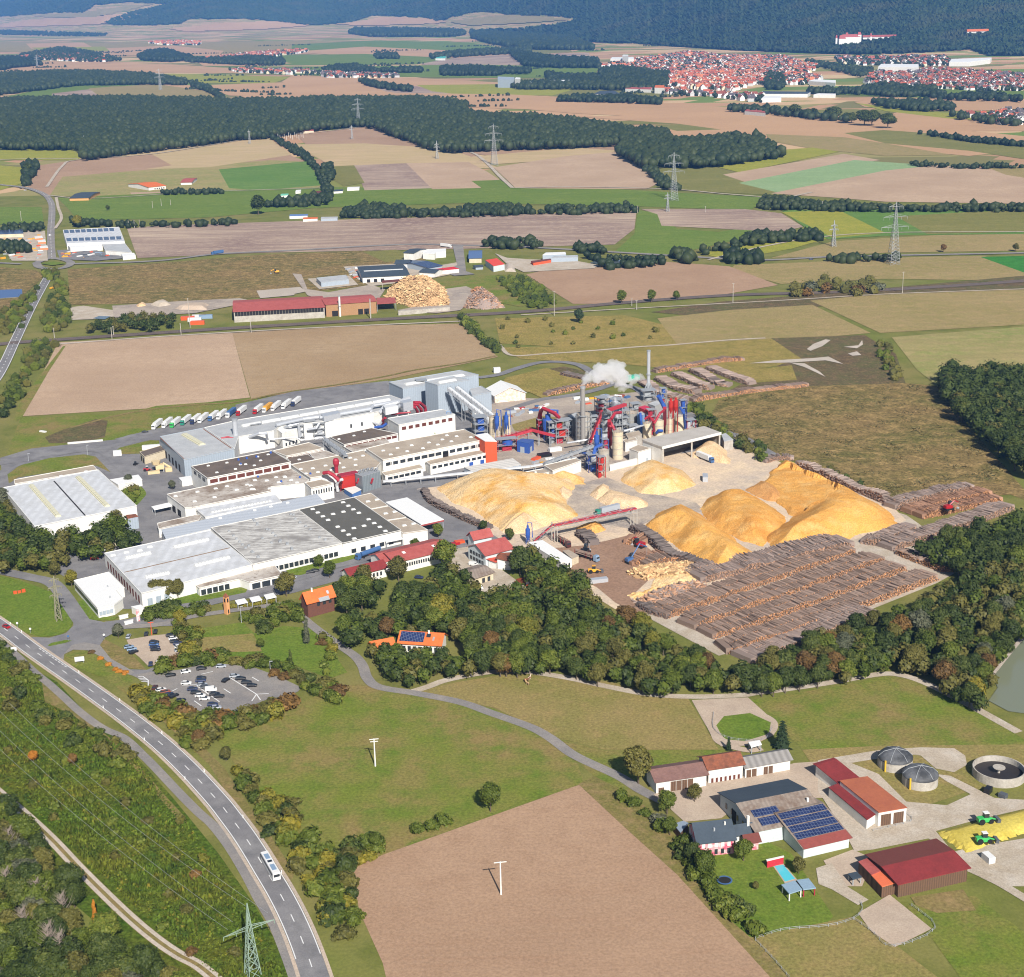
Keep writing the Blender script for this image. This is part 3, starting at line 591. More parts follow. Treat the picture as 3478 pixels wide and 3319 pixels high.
for j in range(len(rows_h)-1):
 for i in range(cx_n-1):
  xc=XS[i];yc=rows_h[j]
  if inside((xc,yc),FH)and yc<hb_y(xc)-0.5:
   Fs.append((_vert(i,j),_vert(i+1,j),_vert(i+1,j+1)));Fs.append((_vert(i,j),_vert(i+1,j+1),_vert(i,j+1)))
me=bpy.data.meshes.new('hill_forest');me.from_pydata(V,[],Fs);me.materials.append(m_canopy);me.update()
o=bpy.data.objects.new('hill_forest',me);COL.objects.link(o);o['kind']='stuff'
def drape(m,*poly,name='field'):
 xs=[p[0]for p in poly];ys=[p[1]for p in poly];mb=MB()
 nx=max(4,int((max(xs)-min(xs))/6));ny=max(3,int((max(ys)-min(ys))/2));_si[0]+=1
 def pt(a,b):return hill_at(min(xs)+(max(xs)-min(xs))*a/nx,min(ys)+(max(ys)-min(ys))*b/ny,3.0+_si[0]*0.01)
 gp={}
 for b in range(ny):
  for a in range(nx):
   cxx=min(xs)+(max(xs)-min(xs))*(a+.5)/nx;cyy=min(ys)+(max(ys)-min(ys))*(b+.5)/ny
   if inside((cxx,cyy),poly):
    q=[]
    for da,db in((0,1),(1,1),(1,0),(0,0)):
     if(a+da,b+db)not in gp:gp[(a+da,b+db)]=pt(a+da,b+db)
     q.append(gp[(a+da,b+db)])
    mb.add(q,[(0,1,2,3)])
 if mb.f:mb.build(name,m,kind='structure')
drape(m_far,(0,48),(60,38),(170,34),(250,26),(290,30),(240,40),(190,48),(120,50),(0,54))
drape(m_stub,(60,30),(160,25),(250,10),(300,8),(240,22),(180,34),(90,34))
drape(m_far,(320,56),(440,44),(540,42),(600,50),(500,58),(360,62))
drape(m_far,(640,48),(700,40),(740,34),(830,36),(862,44),(800,48),(700,50))
drape(m_stub,(860,42),(980,30),(1050,34),(1100,38),(1000,46),(900,50))
def blob(r,sub,jit,seed,sq=(1,1,1)):
 bm=bmesh.new();bmesh.ops.create_icosphere(bm,subdivisions=sub,radius=r);rr=random.Random(seed)
 for v in bm.verts:v.co=Vector((v.co.x*sq[0],v.co.y*sq[1],v.co.z*sq[2]))*(1+rr.uniform(-jit,jit))
 vs=[v.co.copy()for v in bm.verts];fs=[tuple(v.index for v in f.verts)for f in bm.faces];bm.free();return vs,fs
def leaf_crown(seed,lobes,n,size,core=0.8):
 """lobes: (centre, radii). Leaf clumps on and inside every lobe, plus a rough inner mass"""
 rr=random.Random(seed);mb=MB();tot=sum(l[1][0]*l[1][2]for l in lobes)
 for c,rad in lobes:
  k=int(n*rad[0]*rad[2]/tot)
  for _ in range(k):
   d=Vector((rr.gauss(0,1),rr.gauss(0,1),rr.gauss(0.25,1))).normalized()
   s=rr.uniform(0.84,1.1)if rr.random()<0.85 else rr.uniform(1.05,1.22)
   p=Vector(c)+Vector((d.x*rad[0],d.y*rad[1],d.z*rad[2]))*s
   nn=(d+Vector((rr.uniform(-.6,.6),rr.uniform(-.6,.6),rr.uniform(-.3,.7)))).normalized()
   a=nn.orthogonal().normalized();a.rotate(Matrix.Rotation(rr.uniform(0,6.28),3,nn));b=nn.cross(a)
   sz=size*rr.uniform(0.6,1.35);w2=sz*rr.uniform(.5,.9)
   mb.add([p-a*sz-b*w2*.4,p+b*w2,p+a*sz-b*w2*.2,p-b*w2+nn*sz*.3],[(0,1,2),(0,2,3)])
  v,f=blob(1,2,0.12,rr.randint(0,9999),(rad[0]*core,rad[1]*core,rad[2]*core))
  mb.add([q+Vector(c)for q in v],f)
 return mb
def broad_lobes(seed,h,r,nl=7):
 rr=random.Random(seed);L=[((0,0,h*0.62),(r*.78,r*.78,h*.33))]
 for i in range(nl):
  a=i*6.283/nl+rr.uniform(-.4,.4);d=r*rr.uniform(.38,.66);z=h*rr.uniform(.42,.78);q=r*rr.uniform(.34,.52)
  L.append(((d*math.cos(a),d*math.sin(a),z),(q,q,q*rr.uniform(.8,1.1))))
 L.append(((rr.uniform(-.2,.2)*r,rr.uniform(-.2,.2)*r,h*.84),(r*.42,r*.42,h*.15)));return L
m_barkm=mat('tree_bark',(0.11,0.085,0.06,1),0.9,dirt=0.3)
LV={'dark':leaf_mat('leaf_dark',[(0.016,0.028,0.006,1),(0.036,0.054,0.010,1),(0.058,0.078,0.014,1),(0.110,0.124,0.024,1)]),'mid':leaf_mat('leaf_mid',[(0.032,0.050,0.006,1),(0.064,0.088,0.010,1),(0.096,0.122,0.014,1),(0.160,0.170,0.026,1)]),'yel':leaf_mat('leaf_yellow',[(0.090,0.100,0.014,1),(0.150,0.140,0.016,1),(0.240,0.190,0.020,1)]),'red':leaf_mat('leaf_rust',[(0.070,0.045,0.018,1),(0.130,0.075,0.022,1),(0.210,0.115,0.028,1)]),
'olive':leaf_mat('leaf_olive',[(0.050,0.052,0.014,1),(0.100,0.094,0.020,1),(0.165,0.145,0.032,1)]),'grey':leaf_mat('leaf_grey',[(0.060,0.070,0.040,1),(0.090,0.098,0.056,1),(0.130,0.130,0.080,1)]),'fir':leaf_mat('leaf_fir',[(0.016,0.030,0.014,1),(0.030,0.050,0.020,1),(0.044,0.066,0.026,1)]),'ora':leaf_mat('leaf_orange',[(0.250,0.090,0.012,1),(0.420,0.170,0.018,1),(0.500,0.240,0.030,1)]),}
CROWN={};TRUNK={}
def mesh_of(mb,name,m):
 me=bpy.data.meshes.new(name);me.from_pydata(mb.v,[],mb.f);me.materials.append(m);me.update();return me
for v in range(5):
 L=broad_lobes(100+v,14.0,5.4,6+v%3)
 CROWN['broad',v]=leaf_crown(v,L,1700,0.52)
 mb=MB();mb.tube([(0,0,-.3),(.1,0,3),(0,.15,7.5)],.38,7,0,.2)
 for a in range(3):mb.tube([(0,0,4+a*.6),(math.cos(a*2.1+v)*2.6,math.sin(a*2.1+v)*2.6,8+a*.5)],.16,5,0,.07)
 TRUNK['broad',v]=mesh_of(mb,'trunk',m_barkm)
for v in range(3):
 rr=random.Random(50+v);L=[((rr.uniform(-.3,.3),rr.uniform(-.3,.3),3+k*2.4),(1.9-.22*k,1.9-.22*k,1.9))for k in range(6)]
 CROWN['tall',v]=leaf_crown(20+v,L,1000,0.45)
 TRUNK['tall',v]=mesh_of(MB().tube([(0,0,-.3),(0,0,12)],.3,6,0,.1),'trunk',m_barkm)
for v in range(3):
 rr=random.Random(70+v);mb=MB()
 for lv_ in range(11):
  z=1.6+lv_*1.15;R=3.3*(1-lv_/11.6)
  for k in range(int(9+R*7)):
   a=rr.uniform(0,6.28);q=R*rr.uniform(.45,1.05);p=Vector((q*math.cos(a),q*math.sin(a),z-q*.28+rr.uniform(-.3,.3)))
   d=Vector((math.cos(a),math.sin(a),-.35)).normalized();s=Vector((-math.sin(a),math.cos(a),0))
   mb.add([p-d*.5,p+s*.45,p+d*.75,p-s*.45+Vector((0,0,.2))],[(0,1,2),(0,2,3)])
 k0=MB().tube([(0,0,1.4),(0,0,13.2)],2.3,9,0,.1);mb.add(k0 .v,k0 .f);CROWN['fir',v]=mb
 TRUNK['fir',v]=mesh_of(MB().tube([(0,0,-.3),(0,0,12)],.28,6,0,.06),'trunk',m_barkm)
for v in range(5):
 rr=random.Random(90+v);L=[((0,0,1.1),(1.3,1.3,1.1))]
 for k in range(3):L.append(((rr.uniform(-1.1,1.1),rr.uniform(-1.1,1.1),rr.uniform(.6,1.4)),(rr.uniform(.6,1),rr.uniform(.6,1),rr.uniform(.5,.9))))
 CROWN['bush',v]=leaf_crown(40+v,L,230,0.3)
rr=random.Random(9);mb=MB();mb.tube([(0,0,-.2),(0,0,5),(.2,0,9)],.3,6,0,.1)
for k in range(60):
 z=rr.uniform(3,9);a=rr.uniform(0,6.28);l=rr.uniform(1.5,3.6)*(1-(z-3)/9)
 mb.tube([(0,0,z),(math.cos(a)*l*.6,math.sin(a)*l*.6,z+l*.6),(math.cos(a+.4)*l,math.sin(a+.4)*l,z+l*1.2)],.07,4,0,.02)
BARE=mesh_of(mb,'trunk',mat('twig_grey',(0.22,0.18,0.15,1),.9))
_cm={}
def crown_mesh(kind,v,leaf):
 if(kind,v,leaf)not in _cm:_cm[kind,v,leaf]=mesh_of(CROWN[kind,v],'crown' if kind!='bush' else 'bush',LV[leaf])
 return _cm[kind,v,leaf]
def tree(p,kind,leaf,h,label,group=None,name='tree',wide=1.0,seed=None):
 rr=random.Random(int(p.x*13+p.y*7)if seed is None else seed)
 nv={'broad':5,'tall':3,'fir':3}[kind];v=rr.randrange(nv);base={'broad':14.0,'tall':16.5,'fir':14.0}[kind];s=h/base
 t=empty(name,(p.x,p.y,0),label,'tree',group,rr.uniform(0,6.28));t.scale=(s*wide,s*wide,s)
 c=bpy.data.objects.new('crown',crown_mesh(kind,v,leaf));COL.objects.link(c);c.parent=t
 k=bpy.data.objects.new('trunk',TRUNK[kind,v]);COL.objects.link(k);k.parent=t
 return t
def bush(p,leaf,r,label,group=None,hgt=1.0,name='bush',seed=None):
 rr=random.Random(int(p.x*17+p.y*5)if seed is None else seed);v=rr.randrange(5)
 o=bpy.data.objects.new(name,crown_mesh('bush',v,leaf));COL.objects.link(o);o.location=(p.x,p.y,-0.1*r)
 s=r/1.9;o.scale=(s*rr.uniform(.85,1.15),s*rr.uniform(.85,1.15),s*hgt);o.rotation_euler=(0,0,rr.uniform(0,6.28))
 return tagp(o,label,'bush',group)
WOODS=[('broad','P',[(-80,400),(40,450),(170,570),(220,640),(300,800),(480,900),(520,1000),(480,1090),(560,1200),(700,1240),(830,1330),(900,1350),(1060,1430),(1080,1500),(1240,1560),(1300,1700),(-80,1700)],7,6.5,(8,13),{'dark':5,'mid':2,'grey':1,'olive':1},'dark green broadleaf tree in the wood beyond the pale two-rut track','trees of the wood beside the two-rut track'),('broad','M',[(1010,700),(1090,580),(1290,520),(1340,420),(1400,380),(1500,430),(1540,500),(1600,560),(1610,640),(1700,640),(1780,590),(1880,570),(1966,650),(1966,1110),(1800,1080),(1640,1110),(1500,1050),(1500,900),(1480,870),(1300,840),(1100,850),(1030,790),(1080,740)],7,6.8,(7,12),{'dark':4,'mid':4,'olive':2},'broadleaf tree in the grove behind the solar-roofed house','trees of the grove behind the solar-roofed house'),
('broad','N',[(270,570),(330,510),(420,530),(480,570),(560,620),(680,690),(780,760),(880,850),(900,900),(1000,920),(1080,980),(1180,980),(1250,1060),(1360,1140),(1440,1180),(1540,1210),(1640,1280),(1700,1260),(1700,1430),(1600,1440),(1300,1460),(1100,1410),(900,1370),(740,1350),(600,1320),(400,1290),(200,1300),(0,1220),(0,850),(200,790),(320,820),(440,830)],6,6.4,(6,11),{'dark':5,'mid':4,'olive':2,'red':1},'broadleaf tree in the wood between the log yard and the curving gravel track','trees of the wood below the log yard'),
('broad','R',[(0,400),(100,378),(280,310),(420,270),(560,225),(700,160),(780,125),(840,85),(890,55),(1140,-30),(1140,270),(1060,330),(1010,430),(1000,530),(930,545),(800,470),(720,420),(600,395),(540,410),(400,440),(200,475),(0,490)],6,6.4,(6,12),{'dark':5,'mid':2,'olive':3,'grey':1,'red':1},'tree in the wood between the log stacks and the pond','trees of the wood beside the pond'),('broad','L',[(1260,910),(1420,840),(1600,750),(2040,690),(2040,1000),(1560,1050),(1400,990)],7,7.5,(9,13),{'dark':5,'mid':2},'tree in the wood behind the tan log stacks at the forest corner','trees at the corner of the log stacks'),
('broad','H',[(1410,1150),(1440,1080),(1560,1070),(1640,1150),(1700,1100),(1830,1080),(2040,1100),(2040,1800),(1850,1640),(1750,1550),(1640,1470),(1500,1330),(1430,1230)],8,8.5,(12,17),{'dark':8,'fir':1},'dark tree in the wood beyond the rough heath','trees of the wood beyond the heath'),('broad','I',[(-80,610),(0,600),(60,640),(130,710),(200,780),(230,820),(400,820),(540,800),(640,800),(700,720),(760,700),(840,750),(900,840),(940,890),(820,900),(700,920),(600,960),(400,990),(280,1030),(100,1050),(-80,1030)],5,7,(8,12),{'dark':4,'mid':3,'olive':1,'grey':1},'green tree in the thicket in front of the flat white-roofed hall','trees in front of the white-roofed hall'),
('broad','M',[(670,630),(700,540),(780,510),(880,500),(980,540),(1000,610),(970,690),(760,690),(700,700)],6,8,(10,13),{'dark':3,'mid':3,'olive':1},'tall tree between the brick house and the red-roofed office','trees beside the brick house'),('broad','M',[(700,880),(740,810),(900,790),(1080,770),(1110,830),(1060,900),(1000,950),(860,960),(740,950)],4,7,(7,11),{'dark':3,'mid':3,'red':1},'garden tree above the small orange-roofed shed','garden trees above the orange shed'),
('broad','M',[(890,1010),(960,1000),(1060,990),(1120,1030),(1200,1010),(1290,1060),(1400,1040),(1560,1080),(1650,1100),(1560,1160),(1300,1190),(1150,1220),(1050,1220),(970,1110)],3,6,(6,9),{'mid':3,'dark':2,'olive':2},'garden tree below the solar-roofed house','garden trees below the solar-roofed house'),('bush','O',[(1180,220),(1250,230),(1310,270),(1330,430),(1240,470),(1225,380),(1200,310),(1170,260)],1,5,(3,4.6),{'mid':2,'yel':2,'olive':2},'shrub in the belt between the paved car park and the green meadow','shrubs beside the paved car park'),
('bush','O',[(1070,510),(1250,470),(1500,425),(1700,465),(1850,495),(1960,545),(2100,605),(2250,665),(2280,740),(2200,790),(2050,700),(1900,600),(1700,525),(1480,500),(1200,525),(1070,565)],1,5.5,(3,4.8),{'mid':3,'olive':2,'dark':1,'red':1},'shrub in the hedge behind the grey car park','shrubs behind the grey car park'),('bush','O',[(900,670),(1000,700),(1130,780),(1260,810),(1330,860),(1420,830),(1520,790),(1600,840),(1720,770),(1900,730),(1966,760),(1920,810),(1800,870),(1640,920),(1480,950),(1460,1010),(1400,1050),(1290,1050),(1200,980),(1100,880),(1000,820),(900,750)],2,5,(3.4,5.4),{'mid':3,'yel':4,'olive':2,'red':1},'tall yellowing shrub between the main road and the grey car park','shrubs between main road and car park'),
('bush','Q',[(0,340),(60,380),(110,450),(180,450),(240,550),(290,620),(300,690),(430,640),(480,610),(590,610),(580,650),(520,690),(440,720),(430,780),(480,896),(470,1000),(400,1000),(330,896),(270,790),(200,700),(140,610),(100,540),(30,430)],1,5.5,(3,5.2),{'mid':4,'olive':3,'yel':2,'dark':1},'shrub in the belt between the main road and the meadow','shrubs between main road and meadow'),('bush','O',[(0,360),(90,470),(240,590),(300,780),(400,820),(540,870),(640,930),(800,1020),(880,1090),(920,1180),(800,1180),(600,1100),(300,960),(0,740)],1,8,(2.4,4.6),{'mid':3,'olive':2,'dark':1},'green shrub at the upper edge of the scrub strip','shrubs at the edge of the scrub strip'),
('bush','P',[(0,60),(500,100),(900,300),(1200,480),(1400,760),(1560,1000),(1700,1300),(1800,1573),(1500,1573),(1100,1300),(700,900),(300,480),(0,280)],0.5,15,(1.2,2.8),{'mid':3,'olive':2,'yel':1,'red':1},'low bush growing out of the scrub strip beside the main road','bushes in the scrub strip'),('bush','E',[(260,430),(430,440),(440,600),(490,770),(430,830),(300,840),(260,820),(300,700),(370,560)],1,10,(4,6),{'mid':2,'dark':2,'olive':2},'shrub on the embankment beside the rust-coloured field','shrubs on the road embankment by the field'),
('bush','E',[(270,890),(380,930),(300,1040),(200,1200),(100,1320),(40,1400),(-20,1420),(0,1310),(100,1130),(190,960)],1,10,(4,6),{'mid':2,'dark':3,'olive':2},'shrub on the bank between the overland road and the ploughed field','shrubs between overland road and ploughed field'),('bush','E',[(-20,700),(60,690),(200,570),(250,550),(230,660),(120,850),(-20,870)],1,11,(4,6),{'mid':2,'dark':2,'olive':3},'shrub on the outer bank of the overland road','shrubs on the outer bank of the overland road'),
('broad','E',[(600,800),(720,780),(820,750),(1000,735),(1160,740),(1160,800),(1000,820),(800,830),(650,835),(600,825)],4,10,(8,11),{'dark':4,'fir':2},'dark tree in the copse beside the railway','trees of the copse beside the railway'),('bush','F',[(1500,740),(1580,780),(1650,860),(1720,920),(1800,985),(1740,980),(1660,930),(1580,860),(1510,800)],1,7,(3.5,5.5),{'dark':3,'mid':2},'bush in the slanting hedge behind the ploughed field','bushes of the slanting hedge'),
('bush','F',[(1700,480),(1860,470),(1966,500),(2080,580),(2150,650),(2060,680),(1960,660),(1840,580),(1780,520)],2,9,(4,6),{'mid':3,'dark':2},'young tree-like bush in the plantation behind the timber heaps','bushes in the young plantation'),('bush','G',[(150,760),(420,740),(900,770),(1200,740),(1300,860),(1200,920),(900,930),(500,950),(250,960)],0.5,28,(2,3.6),{'mid':2,'dark':1,'olive':2},'scattered bush on the dry gold meadow','bushes on the dry gold meadow'),
('bush','G',[(1430,1330),(1520,1340),(1620,1440),(1700,1480),(1800,1560),(1960,1600),(2000,1720),(1920,1700),(1780,1620),(1640,1560),(1500,1440)],1,8,(3.4,5.4),{'dark':2,'mid':2,'olive':2},'bush along the works road beside the open chip hall','bushes along the works road by the chip hall'),('bush','L',[(440,290),(560,330),(700,390),(900,480),(1000,540),(960,540),(800,460),(640,400),(480,330)],1,9,(2.5,4),{'dark':2,'olive':2},'low bush behind the long grey log stack','bushes behind the long log stack'),
('bush','H',[(970,890),(1040,890),(1140,1100),(1150,1150),(1080,1180),(1010,1050)],1,10,(3.4,5),{'mid':2,'olive':2,'red':1},'bush beside the spoil ground and the stubble slope','bushes beside the spoil ground'),('bush','S',[(0,340),(90,370),(130,440),(280,540),(350,640),(430,700),(450,800),(420,860),(380,800),(300,700),(200,580),(80,470),(0,400)],1,7,(2.5,4.4),{'mid':3,'olive':2,'grey':1},'bush on the bank above the farm courtyard','bushes above the farm courtyard'),
('bush','U',[(110,190),(220,200),(260,300),(330,370),(410,470),(400,510),(340,470),(240,360),(150,260)],1.5,5,(3,4.5),{'mid':4,'dark':2},'green bush between the farm garden and the pink field','bushes between garden and pink field'),('bush','M',[(40,770),(120,745),(260,720),(330,700),(420,700),(500,780),(420,800),(300,850),(150,870),(60,830)],1.5,6,(3,5),{'mid':3,'dark':2,'olive':1},'bush beside the street below the bus shelters','bushes below the bus shelters'),
('bush','M',[(600,1160),(560,900),(640,950),(720,1040),(680,1060)],1,6,(2.4,3.6),{'mid':3,'yel':1,'red':1},'bush beside the curved lane and the villa meadow','bushes beside the curved lane'),('bush','I',[(1080,1290),(1130,1240),(1250,1260),(1400,1270),(1480,1300),(1300,1350),(1100,1370),(960,1380),(950,1340)],1.5,6,(3,4.6),{'mid':2,'dark':2,'olive':1},'bush in the planting in front of the office pavilion','bushes in front of the office pavilion'),
('bush','I',[(820,510),(940,500),(980,540),(920,620),(860,600)],1,6,(3,4.4),{'mid':2,'olive':2},'bush on the green island beside the works road','bushes on the green island'),('bush','H',[(330,560),(500,520),(640,490),(760,520),(900,500),(1040,520),(1000,590),(700,600),(400,600)],1,16,(5,8),{'olive':3,'red':1,'grey':2},'brownish bush beside the railway','brownish bushes beside the railway'),]
_T=[];_B=[]
for(kd,f,poly,zc,sp,sz,leaves,lab,grp)in WOODS:
 wp=[G(f,x,y,zc)for x,y in poly];rr=random.Random(len(lab)*31+len(poly));bag=[k for k,n_ in leaves.items()for _ in range(n_)]
 for p in scatter(wp,sp,0.38,len(poly)):
  (_B if kd=='bush' else _T).append((p.length,p,kd,rr.choice(bag),rr.uniform(*sz),lab,grp))
print('trees',len(_T),'bushes',len(_B))
_T.sort(key=lambda q:q[0]/q[4]);_B.sort(key=lambda q:q[0]/q[4])
N_T,N_B=262,272
for q in _T[:N_T]:
 leaf=q[3];tree(q[1],'fir' if leaf=='fir' else 'broad',leaf,q[4],q[5],q[6],name='conifer' if leaf=='fir' else 'broadleaf_tree',wide=random.Random(int(q[0]*100)).uniform(.9,1.2))
for q in _B[:N_B]:bush(q[1],q[3],q[4],q[5],q[6],hgt=random.Random(int(q[0]*100)).uniform(.8,1.2))
def mass(name,items,m,sub=1,seed=3,flat=0.9):
 """many far or small crowns as one growth: items of (position, radius, height of centre)"""
 nv=6;tmpl=[blob(1,sub,0.22,seed*10+i)for i in range(nv)]
 rr=random.Random(seed);VV=[];FF=[];off=0
 tv=[np.array([tuple(v)for v in t[0]])for t in tmpl];tf=[np.array(t[1])for t in tmpl]
 for p,r,zc in items:
  i=rr.randrange(nv);a=rr.uniform(0,6.28);ca,sa=math.cos(a),math.sin(a)
  v=tv[i]*np.array([r*rr.uniform(.85,1.15),r*rr.uniform(.85,1.15),r*flat*rr.uniform(.9,1.4)])
  v=np.stack([v[:,0]*ca-v[:,1]*sa+p[0],v[:,0]*sa+v[:,1]*ca+p[1],v[:,2]+zc],1)
  VV.append(v);FF.append(tf[i]+off);off+=len(v)
 V_=np.concatenate(VV);F_=np.concatenate(FF)
 me=bpy.data.meshes.new(name);me.vertices.add(len(V_));me.vertices.foreach_set('co',V_.ravel())
 me.loops.add(F_.size);me.loops.foreach_set('vertex_index',F_.ravel());me.polygons.add(len(F_))
 me.polygons.foreach_set('loop_start',np.arange(0,F_.size,3));me.polygons.foreach_set('loop_total',np.full(len(F_),3))
 me.materials.append(m);me.update(calc_edges=True);me.validate()
 o=bpy.data.objects.new(name,me);COL.objects.link(o);o['kind']='stuff';return o
def leafmass(name,items,leaf,nq=60,size=0.7,seed=2):
 """the same for nearer growth, built from leaf clumps"""
 rr=random.Random(seed);mb=MB()
 for p,r,zc in items:
  for _ in range(nq):
   d=Vector((rr.gauss(0,1),rr.gauss(0,1),rr.gauss(.3,1))).normalized();q=Vector((p[0],p[1],zc))+d*r*rr.uniform(.75,1.15)
   nn=(d+Vector((rr.uniform(-.6,.6),rr.uniform(-.6,.6),rr.uniform(-.2,.6)))).normalized();a=nn.orthogonal().normalized()
   a.rotate(Matrix.Rotation(rr.uniform(0,6.28),3,nn));b=nn.cross(a);s=size*rr.uniform(.6,1.4)
   mb.add([q-a*s,q+b*s*.7,q+a*s,q-b*s*.7],[(0,1,2,3)])
  v,f_=blob(r*.82,1,.12,rr.randint(0,999));mb.add([x+Vector((p[0],p[1],zc))for x in v],f_)
 return mb.build(name,LV[leaf],kind='stuff')
for lf in('dark','mid','olive'):
 it=[(q[1],q[4]*.36,q[4]*.6)for q in _T[N_T:]if(q[3]if q[3]in('dark','mid')else 'olive')==lf]
 if it:leafmass('woodland_trees',it,lf,130,.75,len(it))
 it=[(q[1],q[4]*.9,q[4]*.5)for q in _B[N_B:]if(q[3]if q[3]in('dark','mid')else 'olive')==lf]
 if it:leafmass('undergrowth',it,lf,40,.6,len(it))
def tuft_mat(name,a,b,c,d):
 g=NG(name);co=g.coord();ge=g.n('ShaderNodeNewGeometry');m_=g.mix(g.noise(co,.035,3,.6,.4,.6),a,b);m_=g.mix(g.noise(co,.11,3,.6,.5,.68),m_,c);m_=g.mix(g.noise(co,.3,2,.6,.58,.72),m_,d)
 v=g.n('ShaderNodeMapRange');v.inputs[3].default_value=.45;v.inputs[4].default_value=1.6;g.l(ge.outputs['Random Per Island'],v.inputs[0]);cb=g.n('ShaderNodeCombineColor')
 for k in range(3):g.l(v.outputs[0],cb.inputs[k])
 m_=g.mix(1.0,m_,cb.outputs[0],'MULTIPLY');s=g.bsdf(.9,.1);g.l(m_,s.inputs['Base Color']);return g.m
def tufts(name,f,poly,sp,hgt,size,m,seed,zc=0.0):
 rr=random.Random(seed);mb=MB();P=scatter([G(f,x,y)for x,y in poly],sp,.5,seed)
 hs=vnoise(np.array([p.x*.12 for p in P]),np.array([p.y*.12 for p in P]),seed)
 for p,hv in zip(P,hs):
  hv=.35+1.5*max(0,float(hv)-.35)
  for _ in range(2):
   a=rr.uniform(0,6.28);s=size*rr.uniform(.5,1.3);h=hgt*hv*rr.uniform(.4,1.2)
   d=Vector((math.cos(a),math.sin(a),0));n_=Vector((-d.y,d.x,0));q=p+Vector((rr.uniform(-.5,.5)*sp,rr.uniform(-.5,.5)*sp,0))
   mb.add([q-d*s,q+d*s,q+d*s*.5+n_*s*.7+Vector((0,0,h)),q-d*s*.6+n_*s*.5+Vector((0,0,h*.8))],[(0,1,2,3)])
 mb.build(name,m,kind='stuff')
tm1=tuft_mat('scrub_leaves',(.064,.098,.012,1),(.092,.104,.014,1),(.036,.064,.010,1),(.140,.118,.018,1));tm2=tuft_mat('heath_leaves',(.120,.095,.042,1),(.070,.074,.028,1),(.052,.050,.026,1),(.260,.200,.100,1))
tufts('undergrowth','P',[(-60,-60),(400,-100),(780,60),(920,140),(1100,380),(1230,520),(1380,740),(1560,1000),(1700,1150),(1900,1573),(1500,1600),(1240,1400),(960,1160),(560,790),(200,430),(-60,200)],.8,1.5,.42,tm1,4)
tufts('undergrowth','O',[(0,380),(250,600),(300,760),(480,860),(700,1000),(900,1120),(930,1200),(780,1120),(400,900),(-60,960),(-60,380)],.85,1.6,.42,tm1,5)
tufts('heath_grass','W',[(1380,768),(1500,744),(1740,740),(1800,742),(1860,820),(1966,940),(1940,950),(1720,966),(1560,888),(1470,870),(1360,805)],1.7,.6,.7,tm2,6)
def forest(poly_frames,sp,r,hgt,seed,name='forest',zc=10):
 wp=[G(f,x,y,zc)for f,x,y in poly_frames];rr=random.Random(seed)
 lo_,hi_=(.75,1.3)if sp>10.5 else(.4,1.3)
 return[(p,r*rr.uniform(lo_,hi_),hgt*rr.uniform(.3 if sp<10.5 else .5,.8))for p in scatter(wp,sp,.4,seed)]
def fr(f,*pts):return[(f,a,b)for a,b in pts]
big=forest(fr('A',(-60,665),(350,655),(900,650),(1500,668),(1966,665))+fr('B',(560,655),(820,655),(1300,655),(1560,690),(1500,730),(1680,765),(1966,775))+fr('C',(540,785),(800,815),(1050,855),(1300,875),(1340,925),(1500,935),(1700,905),(1966,925))+fr('D',(150,905),(250,935),(350,1020),(0,1070))+fr('C',(1540,1090),(1350,1085),(1220,1090),(1150,1095),(980,1005),(1020,945),(800,955),(600,965),(200,975),(0,985))+fr('B',(1430,995),(1240,955),(1000,865),(870,825),(800,825),(560,845),(200,900),(0,910))+fr('A',(1500,925),(1100,975),(750,1015),(560,1045),(520,975),(-60,975)),11.5,7.2,16,11)
print('forest',len(big));mass('forest',big,m_wood_far,1,1)
